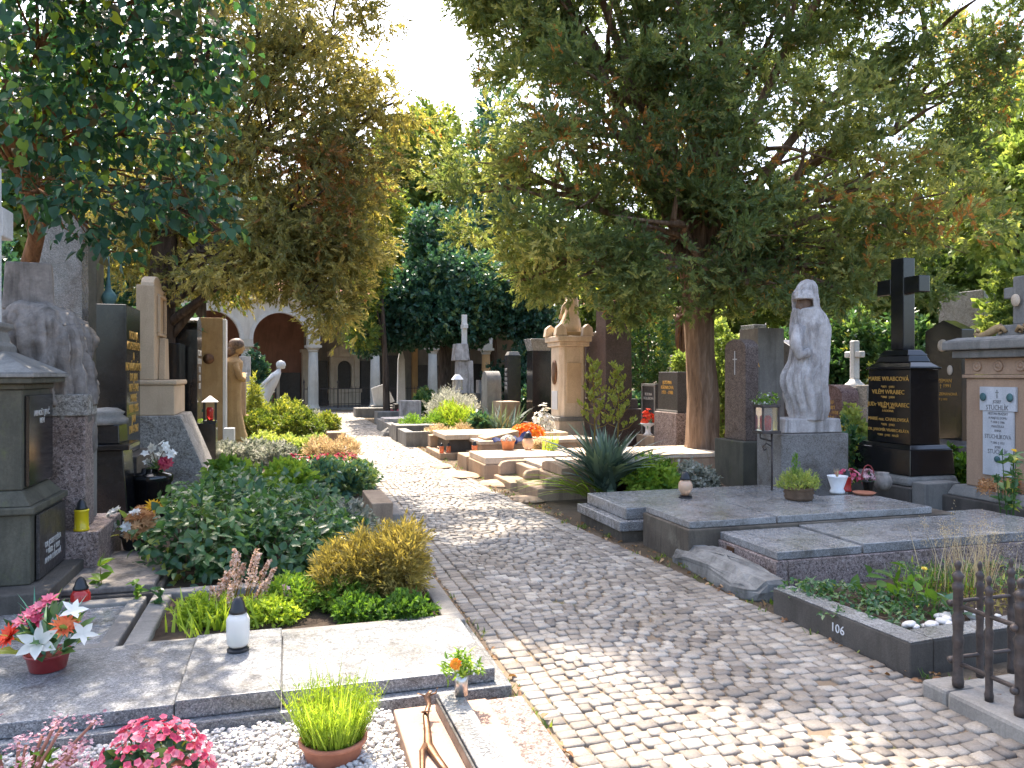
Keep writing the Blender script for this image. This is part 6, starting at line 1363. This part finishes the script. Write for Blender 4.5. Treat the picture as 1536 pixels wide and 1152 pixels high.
# yucca bed
t = thing('yucca', 'big bluish green yucca with arching sword leaves beside the grey tomb', 'yucca', (X(908, 9.6), 9.6, .02))
n = 300; rr = np.random.default_rng(44); lean = np.stack([rr.normal(0, 1, n), rr.normal(0, 1, n), np.zeros(n)], 1); lean = unit(lean) * (.15 + 1.15 * rr.random((n, 1)))
V, fs = blades(n, np.stack([rr.normal(0, .06, n), rr.normal(0, .05, n), .1 + .2 * rr.random(n)], 1), 1, .72, .075, lean, rr, .4, 6); faces_mesh('foliage', V, V.shape[1], M['yucca_leaf'], t, np.clip(.5 + rr.normal(0, .2, n), .12, .9), fs)
V, fs = blades(26, np.stack([rr.normal(-.2, .1, 26), rr.normal(-.1, .1, 26), .05 + .1 * rr.random(26)], 1), 1, .6, .035, np.tile([[-1.1, -.4, 0]], (26, 1)) + rr.normal(0, .3, (26, 3)) * [1, 1, 0], rr, .55, 5); faces_mesh('old_leaves', V, V.shape[1], M['lime_blades'], t, rr.random(26) * .6, fs)
MB().tube([(0, 0, -.02), (0, 0, .3)], [.08, .06], 8).build('stem', M['twig'], t)
for i, (px, py, lab) in enumerate(((888, 548, 'tall feathery greenish seed stalk rising from the yucca'), (923, 556, 'second feathery seed stalk leaning slightly apart above the yucca'))):
    t = thing('seed_stalk', lab, 'plant', (X(px + 3, 9.7), 9.7, .25)); top = Z(py, 9.7) - .25; tb = MB().tube([(0, 0, 0), (.01, 0, top * .5), (-.02 + .04 * i, 0, top)], [.012, .01, .004], 6); C = []
    for q in range(18):
        f = .45 + .55 * q / 17; a = q * 2.4; L_ = .17 * (1.15 - f) / .6 + .03; e = (math.cos(a) * L_, math.sin(a) * L_, top * f + L_ * .6); tb.tube([(0, 0, top * f), (e[0] * .6, e[1] * .6, top * f + L_ * .2), e], [.005, .004, .002], 5); C += [(e[0] * s, e[1] * s, top * f + L_ * (.6 * s)) for s in (.3, .5, .65, .8, .95)]
    tb.build('stem', M['lime_blades'], t); C = np.array(C); V, tt = tufts(C, unit(runit(len(C), rr) * .6 + np.array([0, 0, 1.])), 9, .06, .05, .022, rr, .6, np.full(len(C), .8)); faces_mesh('foliage', V, 4, M['box_green'], t, tt)
bush('ground_cover_plant', 'yellow green leafy bedding behind the globe lantern', 950, 1010, 698, 9.5, .3, 'fresh_green', 700, .09, .04, 411, tint=(.7, .25), cat='plant', k=6, tl=.1)
bush('ground_cover_plant', 'white flowering bedding before the juniper trunk', 1005, 1075, 700, 9.6, .25, 'silver_leaf', 800, .045, .03, 412, tint=(.8, .2), cat='flowers', k=6, tl=.07)
t = thing('begonia_plant', 'orange and pink begonias behind the globe lantern', 'flowers', (X(1018, 9.7), 9.7, .2)); C, A = dome(70, rr, .2, .12, .2, .05, .6); flowers('blossoms', M['coral_flower'], t, C, A, 5, .035, .03, rr); leafy('leaves', M['fresh_green'], t, C * .8, 2, .06, .03, rr)
curb_ring('grave_border', 'brown stone border around the yucca bed', *[q for q in (uvp(1070, 700)[0] - 2.2, uvp(1070, 700)[0] + .25)], 8.95, 10.0, .12, .16, 'warm_stone', sides='blr', sz=.1)

# warm stone tombs further along
tv, tu = uvp(806, 752)
t = thing('bench_tomb', 'warm brown stone tomb with rounded bench arms and a domed lid block beside the yucca', 'tomb', at_uv(tv, tu), TH)
MB().box(0, .8, 0, .98, -.02, .155).build('base', M['warm_stone'], t, .015)
MB().box(.3, .42, .13, .85, .157, .285).build('seat_back', M['warm_stone'], t, .012)
for y0, y1 in ((.0, .127), (.853, .98)): MB().extrude_xz([(.1, .157), (.8, .157), (.8, .29), (.22, .29), (.14, .27), (.1, .22)], y0, y1).build('arm_block', M['warm_stone'], t, .02)
MB().box(.424, 1.9, .13, .85, .157, .288).build('core', M['warm_stone'], t, .01)
MB().extrude_yz([(.1, .292), (.1, .385), (.25, .42), (.5, .435), (.75, .42), (.9, .385), (.9, .292)], .36, 1.8).build('lid', M['warm_stone'], t, .012)
wv, wu = uvp(766, 737)
t = thing('bench_tomb', 'warm brown stone tomb with curved bench end and flat pale slab, second of the row', 'tomb', at_uv(wv, wu), TH)
MB().box(0, .7, 0, .9, -.02, .12).build('base', M['warm_stone'], t, .015); MB().extrude_xz([(.06, .122), (.7, .122), (.7, .33), (.2, .33), (.1, .31), (.06, .25)], .77, .9).build('arm_block', M['warm_stone'], t, .02)
MB().box(.3, .42, .0, .767, .122, .3).build('seat_back', M['warm_stone'], t, .012); MB().box(.46, 2.4, .0, .9, .122, .34).build('cover_slab', M['pale_stone'], t, .012)
fv2, fu2 = uvp(727, 720)
t = thing('flat_tomb', 'flat pale topped tomb on a brown block behind the curved bench tomb', 'tomb', at_uv(fv2, fu2), TH)
MB().box(0, 2.6, 0, 1.1, -.02, .23).build('base', M['warm_stone'], t, .015); MB().box(.02, 2.6, .02, 1.12, .232, .335).build('cover_slab', M['pale_stone'], t, .012); MB().box(-.02, .35, 1.15, 1.85, -.02, .24).build('side_block', M['warm_stone'], t, .015)
lantern('orange red candle jar with dark cap on the pale topped tomb', (*XY(fv2 + .17, fu2 + 1.35), .24), .26, .055, 'glass_orange', shape='tube')
gv, gu = uvp(660, 690)
t = thing('flat_tomb', 'table like tomb with pale top slab on dark niches, furthest of the warm stone row', 'tomb', at_uv(gv, gu), TH)
MB().box(0, 2.6, 0, 1.5, -.02, .12).build('step', M['warm_stone'], t, .015); MB().box(.22, 2.5, .2, 1.3, .122, .36).build('niche_block', M['plinth_dark'], t, .01)
MB().box(.12, 2.6, .1, 1.4, .362, .46).build('cover_slab', M['pale_stone'], t, .012); MB().box(.05, .2, 1.3, 1.6, .122, .36).build('end_block', M['warm_stone'], t, .012)
for i, dx in enumerate((.05, .28)):
    lantern(('red glass candle on the step of the table like tomb, nearer the path', 'red glass candle on the step of the table like tomb, against the niche')[i], (*XY(gv + .02 + dx * .6, gu + .1 + .02 * i), .122), .2, .045, 'glass_orange', shape='tube')
bv2, bu2 = uvp(722, 684, .12)
t = thing('ribboned_tomb', 'stone block tomb with a slanted pillow stone and blue ribbons', 'tomb', at_uv(bv2, bu2), TH); MB().box(-.1, 2.3, -.1, .9, -.02, .16).build('step', M['warm_stone'], t, .015); MB().box(0, 2.2, 0, .8, .162, .32).build('base', M['warm_stone'], t, .012); MB().box(-.04, 2.25, -.03, .83, .322, .39).build('cover_slab', M['pale_stone'], t, .012)
MB().extrude_xz([(.1, .392), (.75, .392), (.75, .56), (.1, .43)], .1, .7).build('pillow_stone', M['warm_stone'], t, .012)
t = thing('ribbon', 'dark blue memorial ribbon draped over the slanted pillow stone', 'ribbon', at_uv(bv2 + .35, bu2, .4), TH)
rb = MB()
for (x0, z0), (x1, z1), dy in (((-.15, .0), (.3, .06), -.02), ((.25, -.04), (.55, .16), -.05)):
    pts = [(x0 + (x1 - x0) * k / 7, dy - .03 * math.sin(k * 1.3), z0 + (z1 - z0) * k / 7 + .025 * math.sin(k * 1.7)) for k in range(8)]
    rb.add([p for a in pts for p in ((a[0], a[1] + .04, a[2] + .03), (a[0] + .03, a[1] - .04, a[2] - .035), (a[0] + .03, a[1] - .035, a[2] - .041), (a[0], a[1] + .045, a[2] + .024))], [f for k in range(7) for f in ((4 * k, 4 * k + 1, 4 * k + 5, 4 * k + 4), (4 * k + 2, 4 * k + 3, 4 * k + 7, 4 * k + 6))])
rb.build('cloth', M['blue_ribbon'], t, smooth=True)
wx_, wy_, _ = at_uv(bv2 + 1.0, bu2 + .4)
t = thing('dried_wreath', 'rust orange dried flower wreath on the ribboned tomb', 'flowers', (wx_, wy_, .44)); C, A = dome(150, rr, .36, .22, .24, 0, .4); flowers('dry_blossoms', M['orange_flower'], t, C, A, 7, .075, .028, rr, np.clip(.45 + rr.normal(0, .3, 150), 0, 1))
t = thing('white_flowers', 'white artificial flowers leaning on the medallion monument', 'flowers', (X(815, 15.6), 15.6, .3)); C, A = dome(110, rr, .28, .2, .72, 0, .4); flowers('blossoms', M['white_flower'], t, C, A, 6, .065, .03, rr); leafy('leaves', M['silver_leaf'], t, C * .8, 1, .1, .04, rr)
def on(px, Y): return (X(px, Y), Y, .337)
t = thing('flower_pot', 'terracotta pot with creamy flowers on the pale topped tomb', 'flowers', on(762, 12.9)); pot(t, .12, .16, 'orange_pot'); C, A = dome(36, rr, .12, .12, .09, .15, .7); flowers('blossoms', M['white_flower'], t, C, A, 7, .04, .03, rr, .1 + .3 * rr.random(36))
lantern('amber glass globe lantern beside the creamy flower pot', on(792, 12.9), .34, .1, 'glass_amber', shape='globe')
t = thing('wild_grass', 'small green grass tuft beside the amber globe lantern on the warm tomb', 'grass clump', on(826, 12.8)); V, fs = blades(70, np.stack([rr.normal(0, .05, 70), rr.normal(0, .04, 70), np.zeros(70)], 1), 1, .3, .013, .35, rr, .2); faces_mesh('blades', V, V.shape[1], M['lime_blades'], t, rr.random(70), fs)
bush('dry_plant', 'low straw coloured plants between globe lantern and grass tuft', 800, 822, 664, 13.1, .12, 'straw', 260, .06, .015, 413, zb=.337, tint=(.6, .2), cat='plant', k=6, tl=.06)
# loose stones by the path
for i, (px, py, s_, lab) in enumerate(((662, 702, .2, 'flat reddish stone tile at the foot of the table like tomb'), (690, 715, .3, 'long flat reddish stone along the path edge by the pale topped tomb'), (745, 728, .22, 'flat reddish stone beside the curved bench tomb'), (790, 752, .16, 'small flat stone at the corner of the bench tomb'), (612, 662, .25, 'round dark rock in the shade at the path edge'), (595, 655, .3, 'square dark rock in the shade beside the round one'))):
    t = thing('loose_stone', lab, 'stone', (*P(px, py), 0), TH + .2 * i); mb = MB().ball((0, 0, .02), (s_, s_ * 1.5, .05 + .22 * (i > 3)), 12, 8, .12, i); mb.build('stone', M['warm_stone' if i < 4 else 'rock'], t)

# medallion monument
t = thing('medallion_monument', 'tall beige stone monument with bronze oval medallion, flared crown and perched figure', 'monument', (X(852, 16.6), 16.6, 0), TH)
MB().box(-.36, .36, -.42, .42, -.02, .62).build('base', M['pale_stone'], t, .015); MB().box(-.38, .38, -.44, .44, .622, .7).build('base_moulding', M['grey_stone'], t, .01)
MB().prism([(-.3, -.24), (-.22, -.36), (.22, -.36), (.3, -.24), (.3, .24), (.22, .36), (-.22, .36), (-.3, .24)], .702, 2.2).build('shaft', M['pale_stone'], t, .012)
MB().box(-.34, .34, -.4, .4, 2.202, 2.3).box(-.38, .38, -.44, .44, 2.302, 2.42).build('cornice', M['pale_stone'], t, .015)
for q in ((-.3, -.34), (.3, -.34), (-.3, .34), (.3, .34)): MB().extrude_xz([(q[0] - .13, 2.422), (q[0] + .13, 2.422), (q[0] + .1, 2.6), (q[0], 2.68), (q[0] - .1, 2.6)], q[1] - .08, q[1] + .08).build('corner_acroter', M['pale_stone'], t, .01)
MB().box(-.27, .27, -.3, .3, 2.422, 2.52).build('top_slab', M['golden_stone'], t, .01)
MB().lathe([(.17, 0), (.17, .025), (.12, .04), (0, .05)], 24, sx=1.55, sy=.9).move((-.302, 0, 1.65), 0, 0, -math.pi / 2).build('medallion', M['bronze'], t, smooth=True); MB().box(-.315, -.302, -.18, .18, .85, 1.25).build('plaque', M['plaque_marble'], t, .004); MB().box(-.16, .16, -.375, -.362, 1.0, 1.85).build('panel', M['sandstone'], t, .004)
fg = rings([(2.52, 0, 0, .22, .2), (2.62, .02, 0, .24, .2), (2.75, .05, 0, .2, .17), (2.95, .08, 0, .15, .14), (3.15, .08, 0, .14, .14), (3.35, .06, 0, .11, .12), (3.45, .04, 0, .06, .06)], 24, [(10, .1, 0, 1, 2.52, 3.4)], 5, .03, 5); fg.ball((.0, 0, 3.55), (.1, .09, .12), 14, 10); fg.tube([(.05, -.1, 3.3), (-.15, -.16, 3.05), (-.2, -.05, 2.8)], [.06, .05, .04], 8); fg.build('perched_figure', M['sandstone'], t, smooth=True)
t = front_stele('dark_stele', 'dark inscribed stele standing just behind the medallion monument', 882, 17.4, .5, .3, 2.3, 'plum_granite', .5, 'dark_granite'); text(t, 'RODINA\nMAREŠ\n1900\n1932\n1940', M['pale_letters'], '-x', (-.153, 0, 1.9), .12)
t = thing('plum_stele', 'very tall dark plum granite stele with stepped shaft behind the yucca', 'gravestone', (X(915, 16.2), 16.2, 0), TH)
MB().box(-.5, .5, -.6, .6, -.02, .9).build('base', M['plum_granite'], t, .012); MB().box(-.42, .42, -.5, .5, .902, 1.1, .02).build('moulding', M['plum_granite'], t, .01); MB().box(-.3, .3, -.45, .1, 1.102, 3.25, .02).build('slab', M['plum_granite'], t, .01); MB().box(-.28, .36, .103, .5, 1.102, 2.5, .02).build('side_slab', M['plum_granite'], t, .01)
t = front_stele('mirror_stone', 'small polished stone with arched writing and grey frame beside the pink black gravestone', 977, 15.2, .62, .12, 1.42, 'dark_granite', .4, 'warm_stone', 'flat')
MB().box(-.075, -.06, -.3, -.25, .42, 1.42).box(-.075, -.06, .25, .3, .42, 1.42).box(-.075, -.06, -.25, .25, 1.37, 1.42).build('frame', M['grey_stone'], t, .003); text(t, 'RODINA\nHOLUBOVA', M['pale_letters'], '-x', (-.0625, 0, 1.25), .08)
t = thing('flower_pot', 'white footed bowl of orange flowers before the small polished stone', 'flowers', (X(972, 14.6), 14.6, .45)); MB().lathe([(.1, 0), (.05, .05), (.05, .15), (.15, .22), (.14, .23)], 16).build('bowl', M['white_paint'], t, smooth=True); C, A = dome(26, rr, .16, .12, .25, .25, .4); flowers('blossoms', M['coral_flower'], t, C, A, 7, .06, .04, rr); leafy('leaves', M['teal_blades'], t, C * .8, 2, .1, .03, rr)
t = front_stele('pink_black_stone', 'polished dark gravestone on a pinkish granite block beside the juniper trunk', 1012, 14.0, .75, .3, 1.65, 'dark_granite', .92, 'pink_granite', bw=.05)
MB().box(-.32, .32, -.5, .5, -.03, .12).build('foundation', M['grey_stone'], t, .01); text(t, 'RODINA\nKŘENKOVA\n1931 - 1988', M['gold'], '-x', (-.153, .0, 1.5), .09)
MB().box(-.17, -.152, -.4, .4, .925, .96).build('ledge', M['grey_stone'], t, .005)
t = thing('flat_tomb', 'flat pale slab lying before the pink and dark gravestone', 'tomb', (X(960, 12.0), 12.0, 0), TH); MB().box(-.9, 1.1, -.5, .7, -.02, .33).build('base', M['warm_stone'], t, .015); MB().box(-.95, 1.15, -.52, .72, .332, .4).build('cover_slab', M['pale_stone'], t, .012)
# bronze crucifix by the trunk
t = thing('bronze_crucifix', 'dark bronze crucifix on a ragged stone beside the juniper trunk', 'crucifix', (X(1024, 15.5), 15.5, 0), TH)
MB().cbox(0, 0, .5, .5, -.02, 2.0, .06).build('stone_foot', M['grey_stone'], t, .02); MB().box(-.05, .05, -.06, .06, 2.0, 2.98).box(-.045, .045, -.3, -.062, 2.75, 2.87).box(-.045, .045, .062, .3, 2.75, 2.87).build('cross', M['bronze'], t, .01)
fg = rings([(2.1, -.1, 0, .03, .05), (2.3, -.12, 0, .04, .06), (2.5, -.1, 0, .05, .08), (2.65, -.1, 0, .05, .1), (2.76, -.1, 0, .05, .11), (2.82, -.1, 0, .03, .04)], 16, (), 4); fg.ball((-.12, 0, 2.9), (.05, .05, .07), 10, 8).tube([(-.1, -.08, 2.75), (-.08, -.28, 2.84)], [.03, .02], 8).tube([(-.1, .08, 2.75), (-.08, .28, 2.84)], [.03, .02], 8); fg.build('figure', M['bronze'], t, smooth=True)
bush('trailing_plant', 'pale trailing plant at the foot of the bronze crucifix', 1010, 1034, 535, 15.0, .2, 'bright_green', 260, .07, .04, 414, zb=1.6, tint=(.5, .2), cat='plant', k=6, tl=.08)
bush('dark_shrub', 'dark ivy at the back of the small polished stone', 948, 968, 600, 16.4, .4, 'ivy', 500, .08, .05, 415, tint=(.5, .2))
bush('loose_shrub', 'yellow green shrub glimpsed between juniper trunk and brown stele', 1072, 1090, 560, 17, .4, 'bright_green', 400, .08, .05, 416, tint=(.8, .2))

# middle distance across the path
bush('lavender', 'silvery lavender clump in the middle distance bed', 645, 715, 598, 21, .7, 'silver_leaf', 900, .1, .02, 421, tint=(.75, .2), cat='plant', k=8, tl=.25, up=1.2)
bush('lavender', 'bright green lavender mound under the silvery flower stalks', 655, 712, 618, 19.5, .6, 'lime_blades', 900, .11, .02, 422, tint=(.5, .25), cat='plant', k=8, tl=.22, up=1.0)
bush('grass_clump', 'low green grassy clump at the front of the middle distance bed', 610, 665, 628, 19, .4, 'fresh_green', 800, .08, .02, 423, tint=(.4, .2), cat='plant', k=7, tl=.16, up=.9)
bush('dry_plant', 'straw coloured low grasses before the lavender mound', 645, 705, 645, 17.2, .3, 'straw', 700, .08, .02, 424, tint=(.5, .25), cat='plant', k=7, tl=.14, up=.8)
bush('leafy_plant', 'bluish green leafy plant beside the lavender mound', 708, 735, 628, 18.5, .35, 'ivy', 420, .12, .07, 425, tint=(.75, .2), cat='plant')
t = thing('dry_agave', 'dark spiky clump with withered leaves beside the round headed stone', 'plant', (X(752, 18.2), 18.2, .1)); V, fs = blades(90, np.stack([rr.normal(0, .15, 90), rr.normal(0, .12, 90), np.zeros(90)], 1), 1, .85, .06, .7, rr, .35, 4); faces_mesh('foliage', V, V.shape[1], M['yucca_leaf'], t, rr.random(90) * .6, fs)
curb_ring('grave_border', 'grey stone border around the lavender bed', gv - .25, gv + 2.4, gu + 2.6, gu + 8.5, .2, .34, 'grey_stone', sides='flr', sz=.25)
t = front_stele('round_headed_stone', 'grey rough stone with round head beyond the lavender', 737, 21, .62, .4, 1.7, 'grey_stone', .3, 'grey_stone', 'round')
t = front_stele('black_stele', 'narrow black stele with pale cap beyond the round headed stone', 769, 22, .4, .4, 2.15, 'black_granite', .4, 'dark_granite'); MB().cbox(0, 0, .36, .36, 2.152, 2.26, .05).build('cap', M['grey_stone'], t, .01); text(t, '1899\n1911\n1935\n1948\n1960', M['pale_letters'], '-x', (-.203, 0, 1.8), .13)
t = front_stele('black_stele', 'taller black stele with slanted pale cap left of the medallion monument', 808, 19.5, .5, .5, 2.2, 'black_granite', .4, 'dark_granite'); MB().cbox(0, 0, .46, .46, 2.202, 2.5, -.08).build('cap', M['slab_grey'], t, .01)
t = thing('statue_monument', 'grey stepped stone monument with a slender white cross on top in the middle distance', 'monument', (X(696, 25), 25.0, 0), TH)
MB().cbox(0, 0, .9, .9, -.02, 1.0).build('base', M['plinth_dark'], t, .015); MB().cbox(0, 0, .55, .55, 1.002, 2.05, .03).build('pillar', M['weathered'], t, .015); MB().cbox(-.12, 0, .5, .6, 2.052, 2.6, .05).build('block', M['weathered'], t, .02); MB().box(-.07, .09, -.08, .08, 2.602, 3.55).box(-.06, .08, -.26, -.082, 3.1, 3.24).box(-.06, .08, .082, .26, 3.1, 3.24).build('cross', M['white_stone'], t, .015)
t = thing('lamp_house', 'pale bluish grave lamp on a thin post before the stepped monument', 'lantern', (X(686, 22.5), 22.5, 0), TH); MB().tube([(0, 0, 0), (0, 0, 1.15)], .03, 7).build('post', M['white_paint'], t); MB().cbox(0, 0, .26, .26, 1.15, 1.45).build('housing', M['glass_clear'], t, .01); MB().cbox(0, 0, .32, .32, 1.452, 1.6, .1).build('roof', M['white_paint'], t, .01)
t = stele('white_pillar', 'slender white stone pillar at the far end of the bed by the arcade', 'gravestone', 605, 29, [('base', -.35, .2, -.2, .4, -.02, .5, 'dark_granite'), ('shaft', -.22, .08, -.05, .25, .502, 2.2, 'white_stone', .03), ('tip', -.18, .04, -.01, .21, 2.202, 2.55, 'white_stone', .07)])
stele('white_block', 'pale square gravestone among red flowers near the arcade', 'gravestone', 626, 23.5, [('slab', -.5, .12, 0, .5, -.02, .8, 'weathered')])
t = thing('tilted_stone', 'pale tilted stone slab lying in the shade before the arcade', 'gravestone', (X(578, 30), 30.0, 0), TH); MB().cbox(0, 0, 1.1, .8, 0, .4).build('base', M['grey_stone'], t, .015); mb = MB().box(-.4, .4, -.12, .12, .1, .9, .1); mb.move((0, 0, .35), 0, .25, -.35); mb.build('slab', M['white_stone'], t, .03)
bush('flower_bush', 'dark bush with small red flowers beside the pale square gravestone', 625, 652, 590, 25, .5, 'shrub_green', 700, .12, .07, 431, tint=(.55, .2), cat='flowers')
bush('geranium', 'red geraniums on the border near the far end of the path', 588, 612, 620, 25.5, .3, 'red_flower', 220, .08, .06, 432, tint=(.5, .2), cat='flowers', k=6)
for i, (px, Y, w_, h_, m_, lab) in enumerate(((585, 25, .9, .4, 'grey_stone', 'low grey border stones at the bend of the far path'), (596, 21, .8, .42, 'weathered', 'pale border block with moss before the red geraniums'), (560, 29, 1.4, .35, 'grey_stone', 'low dark stone step at the far end of the path'), (625, 18.6, 1.1, .4, 'grey_stone', 'grey border corner in front of the grassy clump'), (640, 27, 1.6, .5, 'plinth_dark', 'dark low tomb before the ivy tree'), (725, 24.5, 1.4, .5, 'plinth_dark', 'dark low tomb beyond the round headed stone'), (790, 25, 1.2, .9, 'grey_stone', 'plain grey block stone left of the taller black stele'), (760, 20.2, .5, .9, 'warm_stone', 'small warm brown stone beside the narrow black stele'))):
    stele('border_block', lab, 'stone block', px, Y, [('block', -w_ / 2, w_ / 2, -.4, .5, -.02, h_, m_)])
for i, (px, Y, w_, h_, lab) in enumerate(((722, 28, .5, 1.4, 'white stone gravestone under the ivy canopy'), (782, 28, .4, 1.9, 'dark stone with pale plaque under the ivy canopy'), (822, 26, .3, 2.2, 'narrow dark pillar beyond the taller black stele'))):
    t = front_stele('far_stone', lab, px, Y, w_, .3, h_, ('weathered', 'plinth_dark', 'dark_granite')[i], .3)
t = thing('yellow_jug', 'bright yellow plastic watering can hanging in the distance', 'watering can', (X(803, 24), 24.0, .6)); MB().lathe([(.14, 0), (.16, .05), (.16, .5), (.08, .62), (.06, .62)], 14).build('can', M['glass_yellow'], t, smooth=True); MB().tube([(.16, 0, .15), (.3, 0, .35), (.4, 0, .55)], [.04, .03, .025], 7).build('spout', M['glass_yellow'], t)
bush('leafy_plant', 'bluish leafy bush behind the warm brown stone', 782, 806, 590, 23, .4, 'ivy', 500, .14, .08, 433, tint=(.8, .2), cat='plant')
bush('dark_shrub', 'dark shrub between narrow and taller black steles', 780, 800, 560, 25.5, .4, 'ivy', 500, .14, .08, 434, tint=(.4, .2))
